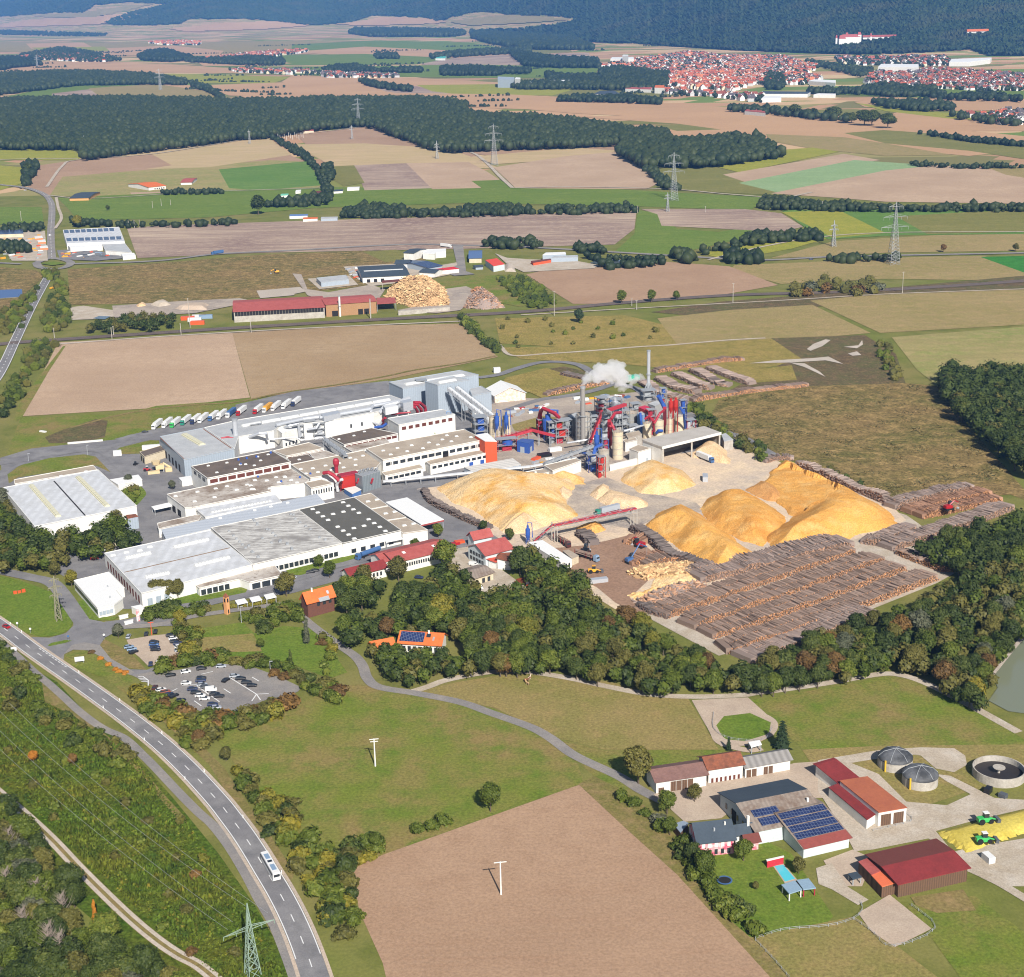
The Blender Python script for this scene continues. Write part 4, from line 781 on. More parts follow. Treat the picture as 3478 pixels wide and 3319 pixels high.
for i,(P,sp,r)in enumerate([(fr('A',(-60,500),(150,495),(450,482),(800,492),(1000,502),(1240,545),(1250,562),(900,560),(540,565),(200,605),(-60,635)),16,9),(fr('B',(760,222),(850,182),(1000,167),(1250,162),(1450,192),(1540,230),(1450,243),(1200,243),(900,243)),26,15),(fr('A',(-40,392),(100,392),(200,402),(280,432),(100,450),(-40,468)),20,11),(fr('B',(1570,250),(1640,210),(1800,190),(1966,200),(2200,240),(2400,330),(2300,330),(2080,330),(1900,325),(1700,290)),24,14),
(fr('C',(850,470),(1000,455),(1150,475),(1330,500),(1300,590),(1100,600),(900,570)),18,9),(fr('C',(250,350),(430,375),(600,395),(850,410),(860,450),(600,450),(350,440)),22,11),(fr('C',(-200,450),(170,465),(200,500),(-200,500)),18,9),(fr('C',(230,560),(500,560),(700,570),(1000,575),(1100,600),(700,590),(300,590)),18,9),(fr('C',(500,500),(860,520),(900,560),(700,560),(520,540)),18,9),(fr('A',(920,380),(1000,350),(1100,340),(1200,370),(1300,390),(1150,410),(950,400)),20,11),
(fr('A',(1200,390),(1400,400),(1700,380),(1890,400),(1900,430),(1600,430),(1250,410)),20,9),(fr('A',(130,370),(400,320),(620,350),(760,390),(860,400),(700,410),(400,400),(200,395)),34,9),(fr('A',(0,190),(700,200),(830,200),(700,240),(400,240),(0,230)),50,12),(fr('B',(580,460),(780,440),(960,470),(1240,460),(1260,480),(900,480),(620,480)),22,9),(fr('B',(830,540),(900,545),(1000,570),(1180,590),(1170,610),(1000,590),(860,560)),16,8),
(fr('B',(1300,375),(1500,350),(1966,330),(1966,350),(1600,370),(1310,392)),26,11),(fr('B',(1560,450),(1700,460),(1966,470),(1966,490),(1560,490)),20,9),(fr('B',(920,370),(1080,365),(1090,390),(930,388)),26,10),(fr('A',(1270,555),(1400,590),(1480,640),(1500,665),(1470,665),(1420,620),(1280,575)),14,8),(fr('D',(500,600),(850,600),(1000,570),(1380,600),(1400,640),(1100,640),(900,625),(520,620)),18,8),
(fr('D',(1200,600),(1500,640),(1680,620),(1966,660),(1966,675),(1400,660)),22,8),(fr('D',(950,680),(1250,690),(1400,690),(1530,730),(1300,735),(1060,715),(960,692)),16,8),(fr('D',(240,500),(350,500),(380,560),(340,590),(240,590)),16,8),(fr('D',(500,400),(950,470),(930,520),(700,470)),26,8),(fr('B',(220,905),(280,915),(350,960),(440,1000),(510,1050),(560,1120),(580,1200),(640,1260),(640,1330),(590,1330),(580,1240),(540,1140),(470,1060),(380,1010),(300,960)),8.5,5),
(fr('B',(580,1110),(640,1100),(660,1180),(640,1220),(590,1200)),9,6),(fr('C',(1130,1100),(1200,1110),(1290,1180),(1400,1250),(1280,1250),(1230,1190)),9,5.5),(fr('B',(700,1420),(760,1385),(870,1355),(960,1365),(1100,1385),(1220,1405),(1300,1410),(1480,1395),(1600,1375),(1840,1360),(1966,1400),(1966,1410),(1700,1430),(1300,1430),(900,1440),(700,1440)),8.5,5),(fr('C',(0,1395),(200,1370),(330,1400),(440,1405),(600,1380),(960,1370),(1060,1360),(1110,1405),(700,1412),(300,1412),(0,1415)),8.5,5),
(fr('D',(200,1305),(250,1300),(450,1335),(700,1345),(1080,1375),(1300,1375),(1500,1365),(1966,1375),(1966,1395),(1080,1395),(600,1390),(200,1380)),8.5,5),(fr('D',(1200,1080),(1400,1095),(1700,1102),(1966,1098),(1966,1108),(1600,1110),(1240,1095)),8,4.5),(fr('D',(1260,880),(1500,905),(1700,930),(1966,955),(1966,967),(1700,945),(1400,905)),9,5),(fr('C',(560,660),(700,650),(1060,650),(1300,690),(1000,680),(700,672),(580,672)),16,8),
(fr('D',(0,720),(300,730),(480,760),(600,775),(850,820),(700,800),(300,760),(0,735)),18,8),(fr('D',(1480,760),(1750,790),(1960,830),(1700,815),(1500,780)),18,7),(fr('D',(100,1560),(200,1545),(330,1570),(430,1570),(560,1560),(620,1580),(400,1590),(150,1610)),9,5.5),(fr('G',(1360,290),(1480,290),(1500,350),(1400,360),(1340,330)),9,6),(fr('G',(1690,320),(1800,300),(1900,310),(1930,360),(1700,370)),9,6),
(fr('G',(1500,290),(1700,255),(1840,200),(1966,180),(1966,220),(1840,250),(1560,300)),9,5),(fr('G',(720,320),(900,325),(1250,345),(1340,355),(1250,380),(1000,390),(860,405),(850,380),(1100,360),(800,345)),9,4.5),(fr('G',(80,225),(470,225),(470,262),(90,262)),8.5,5.5),(fr('G',(690,250),(910,275),(910,300),(700,285)),8.5,5.5),(fr('H',(630,340),(900,325),(1140,330),(1150,345),(700,355)),8.5,5),(fr('D',(60,1570),(600,1530),(620,1570),(100,1620)),12,4.5),
(fr('A',(0,1500),(300,1490),(320,1530),(0,1540)),10,5),(fr('A',(150,1090),(260,1080),(240,1140),(170,1250),(150,1200)),10,6),(fr('B',(200,1360),(440,1320),(560,1300),(640,1310),(640,1350),(480,1360),(230,1370)),10,5.5),(fr('A',(460,1450),(700,1480),(1100,1490),(1500,1470),(1650,1470),(1500,1490),(1000,1500),(500,1500)),11,4),(fr('A',(1020,1270),(1500,1265),(1480,1280),(1100,1285)),11,4),(fr('E',(0,240),(180,240),(190,290),(60,300),(0,290)),9,5),
]):
 it=forest(P,sp,r,r*1.6,20+i,zc=5)
 if it:mass('trees_and_hedges',it,m_wood_far,1 if sp>9 else 1,30+i)
rr=random.Random(21);it=[]
for k in range(110):
 y=3900*(2.5**rr.random());x=rr.uniform(-.36,.36)*y;a=rr.gauss(.2,.35);n_=rr.randint(3,26);bad=False
 for f,poly in[(q[0],q[1])for q in[('C',[(850,330),(1966,330),(1966,680),(1250,680),(850,500)]),('D',[(0,330),(1966,330),(1966,620),(0,690)])]]:bad=bad or inside((x,y),GS(f,poly))
 if not bad:
  for i in range(n_):p=Vector((x+math.cos(a)*i*13+rr.uniform(-5,5),y+math.sin(a)*i*13+rr.uniform(-5,5),0));it.append((p,rr.uniform(2.5,7.5),rr.uniform(1,4)))
mass('far_hedges',it,m_wood_far,1,55)
HW=[mat('house_white',C(250,248,244),.7),mat('house_cream',C(236,222,190),.7),mat('house_grey',C(205,205,205),.7)]
HR=[mat('roof_red',C(180,92,66),.8),mat('roof_brick',C(146,80,66),.8),mat('roof_dark',C(96,88,92),.8),mat('roof_orange',C(206,124,86),.8)]
def house_mb(w,l,h,rh):
 mb=MB();mb.box((0,0,0),(w,l,h),mi=0)
 mb.add([(-w/2-.4,-l/2-.4,h),(w/2+.4,-l/2-.4,h),(0,-l/2-.4,h+rh),(-w/2-.4,l/2+.4,h),(w/2+.4,l/2+.4,h),(0,l/2+.4,h+rh)],[(0,3,5,2),(1,2,5,4),(0,1,4,3)],1)
 mb.add([(-w/2,-l/2,h),(w/2,-l/2,h),(0,-l/2,h+rh*.96),(-w/2,l/2,h),(w/2,l/2,h),(0,l/2,h+rh*.96)],[(0,1,2),(4,3,5)],0)
 mb.box((w*.2,l*.2,h),(.7,.7,rh+.9),mi=0);return mb
HM={}
for i,(w_,l_,h_,r_)in enumerate([(9,12,6,4.5),(10,16,7,5),(8,10,5.5,4),(11,13,8.5,5)]):
 for wi in range(3):
  for ri in range(4):
   me=bpy.data.meshes.new('house');mb=house_mb(w_,l_,h_,r_);me.from_pydata(mb.v,[],mb.f)
   me.materials.append(HW[wi]);me.materials.append(HR[ri]);me.polygons.foreach_set('material_index',mb.m);me.update();HM[i,wi,ri]=me
TOWN=[('C',[(1290,500),(1450,480),(1700,480),(1966,490),(1966,540),(1750,600),(1500,590),(1300,560)],17,[0,0,1,3,0],'in the old centre of the far town',1.15),('C',[(860,440),(1000,410),(1270,375),(1450,345),(1700,375),(1966,385),(1966,485),(1400,480),(1290,500),(1100,470)],24,[0,1,2,3],'on the upper side of the far town',1.1),('D',[(0,375),(350,375),(480,420),(600,440),(500,500),(640,520),(500,560),(0,560)],21,[0,0,1,2,3],'in the middle quarter of the far town',1.1),
('D',[(900,550),(960,480),(1100,490),(1400,460),(1966,500),(1966,600),(1700,600),(1000,570)],21,[0,1,1,2],'in the eastern quarter of the far town',1.1),('D',[(700,380),(860,380),(1000,380),(1440,375),(1500,430),(1300,440),(980,430),(740,430)],34,[1,2,0],'among trees under the castle hill',1.1),('C',[(1250,620),(1600,640),(1760,660),(1966,680),(1966,640),(1600,620),(1300,600)],28,[2,1,0],'on the near edge of the far town',1.2),
('D',[(1540,760),(1700,765),(1830,740),(1966,740),(1966,830),(1860,830),(1700,790)],20,[2,1,2,0],'in the settlement at the edge of the fields',1.0),('D',[(1600,250),(1966,240),(1966,310),(1800,290),(1700,290)],40,[1,2],'in the hill settlement above the far town',1.1),]
VILL=[('A',[(120,380),(280,350),(400,350),(640,380),(740,390),(700,408),(500,408),(200,390)],24,[0,1,3],1.1),('A',[(0,200),(200,195),(400,205),(700,205),(690,215),(300,225),(0,220)],42,[0,1,2],1.5),('A',[(830,175),(1110,175),(1110,192),(830,195)],40,[1,0],1.6),('A',[(980,285),(1180,275),(1340,280),(1330,300),(1100,300)],30,[3,0],1.3),('A',[(1300,395),(1500,375),(1720,350),(1700,375),(1600,398)],26,[0,3,1],1.2),
('A',[(1530,465),(1600,460),(1966,470),(1966,495),(1600,480)],22,[0,1,2],1.1),('B',[(280,465),(600,480),(840,490),(1080,500),(1080,515),(600,515),(560,490),(280,482)],20,[0,1,2,2],1.05),('B',[(0,375),(150,350),(480,330),(480,345),(150,390),(0,395)],28,[0,1,3],1.2),('B',[(1620,150),(1880,135),(1880,150),(1630,158)],40,[0,1],1.4),]
cand=[]
for f,poly,sp,mix_,words_,sc in TOWN:
 rr=random.Random(len(words_));wp=[G(f,x,y,4)for x,y in poly]
 ang=rr.uniform(0,3)
 for p in scatter(wp,sp*1.2,.45,len(words_)):cand.append((p.length,p,rr.choice(mix_),rr.randrange(3)if rr.random()<.5 else 0,rr.randrange(4),ang+rr.choice([0,1.57])+rr.uniform(-.3,.3),sc,words_))
cand.sort(key=lambda q:q[0]);random.Random(3).shuffle(cand)
print('houses',len(cand))
RN={0:'red-tiled',1:'brick-red',2:'dark-roofed',3:'orange-tiled'};WNm={0:'white',1:'cream',2:'grey'}
def far_house(d,mb=None):
 _,p,ri,wi,hi,a,sc,wd=d
 if mb is None:
  z=0
  o=bpy.data.objects.new('house',HM[hi,wi,ri]);COL.objects.link(o);o.location=(p.x,p.y,z);o.rotation_euler=(0,0,a);o.scale=(sc,sc,sc)
  tagp(o,f'{RN[ri]} {WNm[wi]} house {wd}','house',f'{RN[ri]} {WNm[wi]} houses {wd}')
indiv=sorted(cand,key=lambda q:q[0])[:290]
for d in indiv:far_house(d)
rest=sorted(cand,key=lambda q:q[0])[290:]
for f,poly,sp,mix_,sc in VILL:
 rr=random.Random(int(sp*7+len(poly)));wp=[G(f,x,y,4)for x,y in poly]
 for p in scatter(wp,sp*1.25,.45,len(poly)):rest.append((p.length,p,rr.choice(mix_),rr.randrange(3),rr.randrange(4),rr.uniform(0,3),sc,''))
mb=MB()
for _,p,ri,wi,hi,a,sc,_w in rest:
 w_,l_,h_,r_=[(9,12,6,4.5),(10,16,7,5),(8,10,5.5,4),(11,13,8.5,5)][hi];hm=house_mb(w_,l_,h_,r_);ca,sa=math.cos(a)*sc,math.sin(a)*sc
 k=len(mb.v);mb.v+=[(v[0]*ca-v[1]*sa+p.x,v[0]*sa+v[1]*ca+p.y,v[2]*sc)for v in hm.v];mb.f+=[tuple(i+k for i in f_)for f_ in hm.f]
 mb.m+=[wi if m_==0 else 3+ri for m_ in hm.m]
mb.build('distant_houses',HW+HR,kind='stuff')
it=[]
for f,poly in[(q[0],q[1])for q in TOWN+VILL]:
 for p in scatter([G(f,x,y,4)for x,y in poly],21,.5,77):rr=random.Random(int(p.x*3+p.y));it.append((p,rr.uniform(3.5,7.5),rr.uniform(4,8)))
mass('town_trees',it,m_wood_far,1,99)
def poly_dist(X,Y,P):
 d=np.full(X.shape,1e9);ins=np.zeros(X.shape,bool);n=len(P)
 for i in range(n):
  ax,ay=P[i][0],P[i][1];bx,by=P[(i+1)%n][0],P[(i+1)%n][1];ex,ey=bx-ax,by-ay
  t=np.clip(((X-ax)*ex+(Y-ay)*ey)/(ex*ex+ey*ey+1e-9),0,1);d=np.minimum(d,np.hypot(X-ax-t*ex,Y-ay-t*ey))
  c=((ay>Y)!=(by>Y))&(X<(bx-ax)*(Y-ay)/((by-ay)if abs(by-ay)>1e-9 else 1e-9)+ax);ins^=c
 return np.where(ins,d,-d)
def heap_mesh(P,hmax,slope,step,rough,seed,cut=None,floor=0.0,ridges=0.0):
 xs=np.arange(min(p[0]for p in P)-3,max(p[0]for p in P)+3,step);ys=np.arange(min(p[1]for p in P)-3,max(p[1]for p in P)+3,step)
 X,Y=np.meshgrid(xs,ys);X=X+(vnoise(X*.9,Y*.9,seed+5)-.5)*step*.6;Y=Y+(vnoise(X*.8+9,Y*.8,seed+6)-.5)*step*.6
 d=poly_dist(X,Y,P)+(vnoise(X*.09,Y*.09,seed+1)-.5)*5*min(1,hmax/8)
 big=.8+.32*vnoise(X*.035,Y*.035,seed+2);hm=hmax*big
 Z=d*slope;Z=np.where(Z>hm*.7,hm*.7+(hm*.3)*(1-np.exp(-(Z-hm*.7)/(hm*.3))),Z)
 if ridges:Z=Z+np.where(d>2,ridges*(vnoise(X*.3,Y*.12,seed+7)-.5),0)
 if cut is not None:
  dc=poly_dist(X,Y,cut)+(vnoise(X*.18,Y*.18,seed+8)-.5)*6;fl=floor+1.2*vnoise(X*.1,Y*.1,seed+9)
  Z=np.where(dc>0,np.minimum(Z,np.maximum(fl,Z-dc*3.2)),Z)
 Z=Z+rough*(vnoise(X*.45,Y*.45,seed+3)-.5)+rough*.5*(vnoise(X*1.3,Y*1.3,seed+4)-.5)
 Z=np.where(d<.5,-.4,Z);ok=d>-1.5;mb=MB();idx=-np.ones(X.shape,int);nr,nc=X.shape
 for j in range(nr-1):
  for i in range(nc-1):
   if ok[j,i]and ok[j,i+1]and ok[j+1,i]and ok[j+1,i+1]and max(Z[j,i],Z[j,i+1],Z[j+1,i],Z[j+1,i+1])>-.3:
    q=[]
    for a,b in((j,i),(j,i+1),(j+1,i+1),(j+1,i)):
     if idx[a,b]<0:idx[a,b]=len(mb.v);mb.v.append((float(X[a,b]),float(Y[a,b]),float(Z[a,b])))
     q.append(int(idx[a,b]))
    mb.f.append(tuple(q));mb.m.append(0)
 return mb
def chipm(n,a,b,c,big=.03):return ground_mat(n,C(*a),C(*b),C(*c),big=big,mid=.12,fine=1.6,fineamt=.5,bump=.5)
m_chip=chipm('chips_orange',(244,184,98),(226,160,80),(248,200,126));m_chipp=chipm('chips_pale',(242,210,168),(236,198,150),(248,220,184));m_chipb=chipm('chips_mixed',(240,182,98),(246,214,164),(250,220,172),.045)
def heap(label,f,pts,h,m,slope=.72,step=1.0,rough=.35,seed=1,cut=None,floor=0,ridges=0,name='chip_heap',cat='wood chip heap'):
 P=GS(f,pts);Cc=GS(*cut)if cut else None;mb=heap_mesh(P,h,slope,step,rough,seed,Cc,floor,ridges)
 c=centroid(P);return mb.build(name,m,origin=(c.x,c.y,0),label=label,cat=cat,smooth=False)
heap('broad orange and pale wood chip heap nearest the factory roofs','K',[(-225,905),(-100,835),(50,808),(250,808),(480,835),(560,806),(640,800),(780,838),(780,885),(690,880),(660,960),(645,1010),(715,1090),(640,1150),(520,1170),(350,1203),(190,1193),(110,1130),(-10,1060),(-190,965)],10.5,m_chipb,.48,seed=3)
heap('pale tongue of fresh chips spilling over the broad heap','K',[(230,900),(330,880),(440,1000),(490,1070),(510,1150),(400,1206),(200,1200),(200,1080)],12,m_chipp,.56,seed=4)
heap('pale fresh chips along the rear crest of the broad heap','K',[(560,850),(680,860),(690,920),(650,1000),(560,1010),(540,920)],8.5,m_chipp,.6,seed=41)
heap('medium orange chip heap in front of the open shed','K',[(985,805),(1100,752),(1240,732),(1400,790),(1480,850),(1505,882),(1420,932),(1250,955),(1130,940),(1030,890),(985,850)],8,m_chipb,.6,seed=5)
heap('small pale chip heap behind the yard conveyor, larger part','K',[(845,985),(900,930),(1060,960),(1190,1000),(1190,1030),(1080,1052),(900,1032)],4.5,m_chipp,.7,seed=6)
heap('small pale round chip heap behind the yard conveyor','K',[(795,950),(840,892),(930,888),(940,930),(860,985),(820,985)],4.5,m_chipp,.75,seed=7)
heap('long orange chip heap between log yard and the crater heap','K',[(1140,1165),(1230,1085),(1380,1022),(1480,1050),(1700,1200),(1915,1370),(1850,1430),(1600,1480),(1540,1400),(1400,1330),(1300,1250),(1200,1200)],10.5,m_chip,.58,seed=8,ridges=.6)
heap('orange chip ridge left of the crater heap','L',[(-226,650),(-150,582),(70,537),(260,610),(400,700),(330,810),(240,900),(420,900),(190,905),(0,840),(-150,745)],9.5,m_chip,.6,seed=9,ridges=.6)
heap('largest orange chip heap with a steep dug-out crater','L',[(280,400),(300,355),(350,335),(420,348),(600,432),(820,532),(1000,622),(1128,712),(1132,745),(1000,790),(850,840),(700,890),(420,942),(260,925),(240,860),(320,760),(420,700),(330,640),(250,560),(200,480)],11.5,m_chip,.55,1.0,seed=10,cut=('L',[(140,470),(280,405),(400,385),(500,420),(620,470),(740,525),(770,570),(690,650),(500,700),(300,680),(180,620),(60,540)]),floor=1.0)
heap('tan chip mound lying in front of the crater','L',[(105,525),(200,452),(300,480),(380,560),(370,605),(250,600)],5,chipm('chips_tan',(226,168,104),(214,152,90),(236,184,120)),.45,seed=12)
heap('pale chip heap spilling out of the open shed','K',[(1430,690),(1500,640),(1600,600),(1700,650),(1762,712),(1750,752),(1650,745),(1540,720)],7.5,m_chipp,.75,seed=13)
heap('small orange chip heap under the yard conveyor','N',[(690,392),(800,342),(870,352),(912,400),(800,432)],4.5,m_chip,.7,.8,seed=14)
heap('low spread of splintered yellow wood beside the log stacks','N',[(1020,830),(1180,780),(1240,690),(1400,640),(1560,700),(1570,735),(1400,800),(1200,840),(1080,885)],2.6,m_chipb,.3,.8,1.6,seed=15,name='bark_heap',cat='wood waste heap')
heap('rusty sand heap at the building site by the railway','E',[(905,670),(940,648),(980,655),(985,672),(920,680)],3,m_chipp,seed=16,name='sand_heap',cat='sand heap')
heap('tan sand heap at the building site by the railway','E',[(1000,665),(1060,640),(1130,640),(1150,665),(1060,680)],4,m_grav,seed=17,name='sand_heap',cat='sand heap')
heap('darker earth heap beside the pines at the building site','E',[(1160,690),(1230,665),(1400,660),(1390,700),(1200,700)],4,m_lot,seed=18,name='sand_heap',cat='earth heap')
heap('white gravel cone beside the bright red roofed shed','F',[(1790,400),(1820,380),(1870,405),(1872,440),(1800,438)],4,m_track,seed=19,name='sand_heap',cat='gravel heap')
LOGM={}
def log_mat(key,bark,endc):
 if key not in LOGM:
  g=NG('bark_'+key);ge=g.n('ShaderNodeNewGeometry');r=g.n('ShaderNodeValToRGB');r.color_ramp.elements[0].color=tuple(v*.55 for v in C(*bark)[:3])+(1,);r.color_ramp.elements[1].color=tuple(min(1,v*1.25)for v in C(*bark)[:3])+(1,)
  g.l(ge.outputs['Random Per Island'],r.inputs[0]);b=g.bsdf(.9,.15);g.l(r.outputs[0],b.inputs['Base Color'])
  h=NG('cut_'+key);ge=h.n('ShaderNodeNewGeometry');r=h.n('ShaderNodeValToRGB');r.color_ramp.elements[0].color=tuple(v*.5 for v in C(*endc)[:3])+(1,);r.color_ramp.elements[1].color=tuple(min(1,v*1.3)for v in C(*endc)[:3])+(1,)
  h.l(ge.outputs['Random Per Island'],r.inputs[0]);b=h.bsdf(.9,.15);h.l(r.outputs[0],b.inputs['Base Color']);LOGM[key]=[g.m,h.m]
 return LOGM[key]
log_mat('grey',(160,142,132),(196,154,124));log_mat('tan',(156,134,120),(222,162,114));log_mat('dark',(116,106,102),(160,130,112));log_mat('orange',(170,132,108),(216,158,112));log_mat('split',(216,176,130),(236,200,150))
def log_stack(label,f,line,width,h,key='grey',dia=.62,rows=1,seed=1,name='log_stack',jit=.4,cat='log stack'):
 """logs lie across the line; line = near foot of the stack, width goes away from the camera"""
 L=smooth_line(GS(f,line),4);D_=arclen(L);rr=random.Random(seed);mb=MB();s=0.0;c=centroid(L)
 A=offset_line(L,0.0);q=(L[-1]-L[0]).normalized();side=1 if Vector((-q.y,q.x,0)).dot(Vector((L[0].x,L[0].y,0)).normalized())>0 else-1
 n_lay=max(2,int(h/(dia*.86)));N=int(D_[-1]/dia)
 hv=[h*(.7+.5*float(vnoise(np.array([i*.09]),np.array([seed*3.3]),seed)[0]))for i in range(N+2)]
 for i in range(len(L)-1):
  a,b=L[i],L[i+1];t=(b-a).normalized();nn=Vector((-t.y,t.x,0))*side;z=h*.72
  mb.add([a+nn*.3,b+nn*.3,b+nn*(width-.3),a+nn*(width-.3)]+[p+Vector((0,0,z))for p in(a+nn*.9,b+nn*.9,b+nn*(width-.9),a+nn*(width-.9))],[(4,5,6,7),(0,1,5,4),(2,3,7,6),(1,2,6,5),(3,0,4,7)])
 for i in range(N):
  s=(i+.5)*dia;p,t=at_len(L,D_,s);nn=Vector((-t.y,t.x,0))*side;endf=min(1.0,min(s,D_[-1]-s)/(h*1.2)+.15);top=hv[i]*endf;nl=max(1,int(top/(dia*.86)))
  for k in range(nl):
   vis_top=k>=nl-2;z=dia*.45+k*dia*.86
   for w_ in range(rows):
    w0=width*w_/rows;w1=width*(w_+1)/rows-.15
    if not vis_top and w_>0:continue
    if not vis_top:w1=min(w1,w0+1.6)
    j=rr.uniform(-jit,jit);off=rr.uniform(-.45,.45);zz=z+(rr.uniform(0,.35)if vis_top else 0);r_=dia*rr.uniform(.36,.58)
    a=p+t*(rr.uniform(-.3,.3))+nn*(w0+off*1.6);b=p+t*(j*2.2)+nn*(w1+off+rr.uniform(-.4,.4));dr=(b-a).normalized();u=Vector((0,0,1));v=dr.cross(u).normalized()
    k0=len(mb.v);zt=rr.uniform(-.12,.2)if vis_top else 0
    for q_,dz in((a,0),(b,zt)):
     for g_ in range(5):
      an=g_*1.2566;mb.v.append(tuple(q_+v*math.cos(an)*r_+Vector((0,0,zz+dz+math.sin(an)*r_))))
    for g_ in range(5):mb.f.append((k0+g_,k0+(g_+1)%5,k0+5+(g_+1)%5,k0+5+g_));mb.m.append(0)
    mb.f.append((k0+4,k0+3,k0+2,k0+1,k0));mb.m.append(1);mb.f.append((k0+5,k0+6,k0+7,k0+8,k0+9));mb.m.append(1)
 return mb.build(name,LOGM[key],origin=(c.x,c.y,0),label=label,cat=cat)
log_stack('log stack nearest the wood, half hidden by its trees','L',[(150,1685),(600,1510),(1000,1360)],13,3.2,'grey',rows=2,seed=1)
log_stack('longest log stack with tan cut ends, second row from the wood','L',[(-20,1622),(240,1555),(1400,1122)],12,3.8,'tan',rows=2,seed=2)
log_stack('third log stack row from the wood','L',[(-110,1522),(240,1412),(1190,1062)],11.5,3.4,'tan',rows=2,seed=3)
log_stack('fourth log stack row from the wood','L',[(-230,1460),(0,1372),(240,1285),(1045,1002)],12,3.4,'tan',rows=2,seed=4)
log_stack('fifth log stack row from the wood','L',[(-416,1385),(-100,1275),(240,1155),(850,945)],13,3.4,'tan',rows=2,seed=5)
log_stack('wide grey log stack right below the orange heaps','L',[(-190,1150),(60,1090),(420,1010),(840,905)],17,4.2,'grey',rows=3,seed=6,dia=.7,jit=.5)
log_stack('log stack with bright orange cut ends at the far corner, front row','L',[(1290,718),(1560,660),(1830,600)],9,3.6,'orange',rows=2,seed=7)
log_stack('log stack with orange cut ends at the far corner, middle row','L',[(1220,690),(1480,620),(1760,560)],9,3.8,'orange',rows=2,seed=8)
log_stack('grey log stack at the far corner beside the heath','L',[(1110,655),(1350,580),(1640,520)],9,3.8,'grey',rows=2,seed=9)
log_stack('long curved log stack at the edge of the wood corner','L',[(1090,935),(1250,885),(1420,830),(1700,735),(1910,650)],11,3.6,'grey',rows=2,seed=10)
log_stack('short log stack at the foot of the largest heap','L',[(870,880),(980,892),(1120,840),(1260,785)],9,3.2,'grey',rows=2,seed=11)
log_stack('brown log stack running down to the wood corner','L',[(1100,950),(1250,1012),(1420,1070),(1560,1068)],6,3.2,'tan',rows=1,seed=12)
log_stack('long dark log wall behind the crater heap','L',[(430,362),(620,440),(800,520),(1050,625)],5.5,4.6,'grey',rows=1,seed=13)
log_stack('short grey log stack at the top of the crater heap','L',[(245,345),(330,325),(430,325)],6,3,'grey',rows=1,seed=14)
log_stack('dark stacked log wall holding back the broad chip heap','J',[(1238,925),(1290,1005),(1420,1075),(1590,1152),(1700,1180)],3.5,3.6,'dark',rows=1,seed=15)
log_stack('black log wall separating log yard and orange heap','N',[(1050,400),(1180,480),(1300,580),(1480,640),(1570,668)],6,4,'dark',rows=1,seed=16)
log_stack('brown log stack in the yard, nearest the blue grab crane','N',[(1080,640),(1250,590),(1380,575)],8,3,'orange',rows=1,seed=17)
log_stack('brown log stack in the yard, behind the blue grab crane stack','N',[(1180,650),(1340,610),(1440,620)],8,3,'tan',rows=1,seed=18)
log_stack('dark log stack at the curved end of the yard','N',[(1320,700),(1430,690),(1540,670)],7,2.4,'dark',rows=1,seed=19)
log_stack('log stack behind the red loader','N',[(1015,490),(1090,500),(1140,510)],10,4,'orange',rows=1,seed=20)
log_stack('steep log stack under the yard conveyor','N',[(690,430),(740,470),(775,505)],7,4.5,'dark',rows=1,seed=21)
log_stack('grey log stack at the white gravel corner below the yard','N',[(1095,905),(1200,960),(1310,992)],9,3,'dark',rows=1,seed=22)
for k,(ln,w_)in enumerate([([(1110,1180),(1180,1230),(1300,1290),(1440,1310)],9),([(1220,1160),(1330,1220),(1430,1250),(1500,1262)],9),([(1330,1130),(1440,1180),(1520,1220),(1600,1232)],8),([(1450,1105),(1560,1160),(1640,1200),(1720,1212)],8),([(1560,1090),(1660,1130),(1760,1170),(1850,1200)],8)]):
 log_stack(f'{["nearest","second","third","fourth","farthest"][k]} slanting grey log stack behind the cream silos, counted from the factory','G',ln,w_,3.4,'grey',rows=1,seed=30+k,dia=.8,jit=.5)
log_stack('long log stack with tan ends behind the slanting stacks','G',[(1240,1118),(1430,1085),(1640,1050),(1830,1035)],7,3,'tan',rows=1,seed=36,dia=.8)
log_stack('long log stack with tan ends in front of the rough heath','G',[(1490,1312),(1700,1275),(1966,1240),(2200,1215),(2260,1205)],8,3.2,'tan',rows=1,seed=37,dia=.8)
log_stack('log stack along the works road behind the white tent','G',[(512,1272),(650,1240),(800,1210),(930,1192)],6,3,'tan',rows=1,seed=38,dia=.8)
log_stack('dark log stack on the brown verge behind the white tent','G',[(590,1130),(680,1150),(750,1165)],7,2.6,'dark',rows=1,seed=39,dia=.8)
def timber_heap(label,f,pts,h,key,seed):
 P=GS(f,pts);c=centroid(P);rr=random.Random(seed);mb=heap_mesh(P,h*.9,.7,1.6,1.0,seed);n0=len(mb.f)
 for p in scatter(P,1.7 if h>4 else 1.2,.5,seed):
  d=float(poly_dist(np.array([p.x]),np.array([p.y]),P)[0]);z=min(h,d*.7)*(.8+.3*rr.random());a=rr.uniform(0,3.14)
  e=Vector((math.cos(a),math.sin(a),rr.uniform(-.4,.4)))*rr.uniform(1.2,2.4);mb.tube([Vector((p.x,p.y,z+.4))-e,Vector((p.x,p.y,z+.4))+e],rr.uniform(.3,.55),5,rr.choice([0,1]))
 return mb.build('timber_heap',LOGM[key],origin=(c.x,c.y,0),label=label,cat='timber heap')
timber_heap('big orange heap of split timber behind the brick works','F',[(1000,610),(1040,540),(1120,515),(1330,508),(1400,560),(1430,665),(1190,680),(1060,645)],8.5,'split',50)
timber_heap('grey heap of split timber beside the orange timber heap','F',[(1530,685),(1560,610),(1640,570),(1720,600),(1790,680),(1660,690)],9,'grey',51)
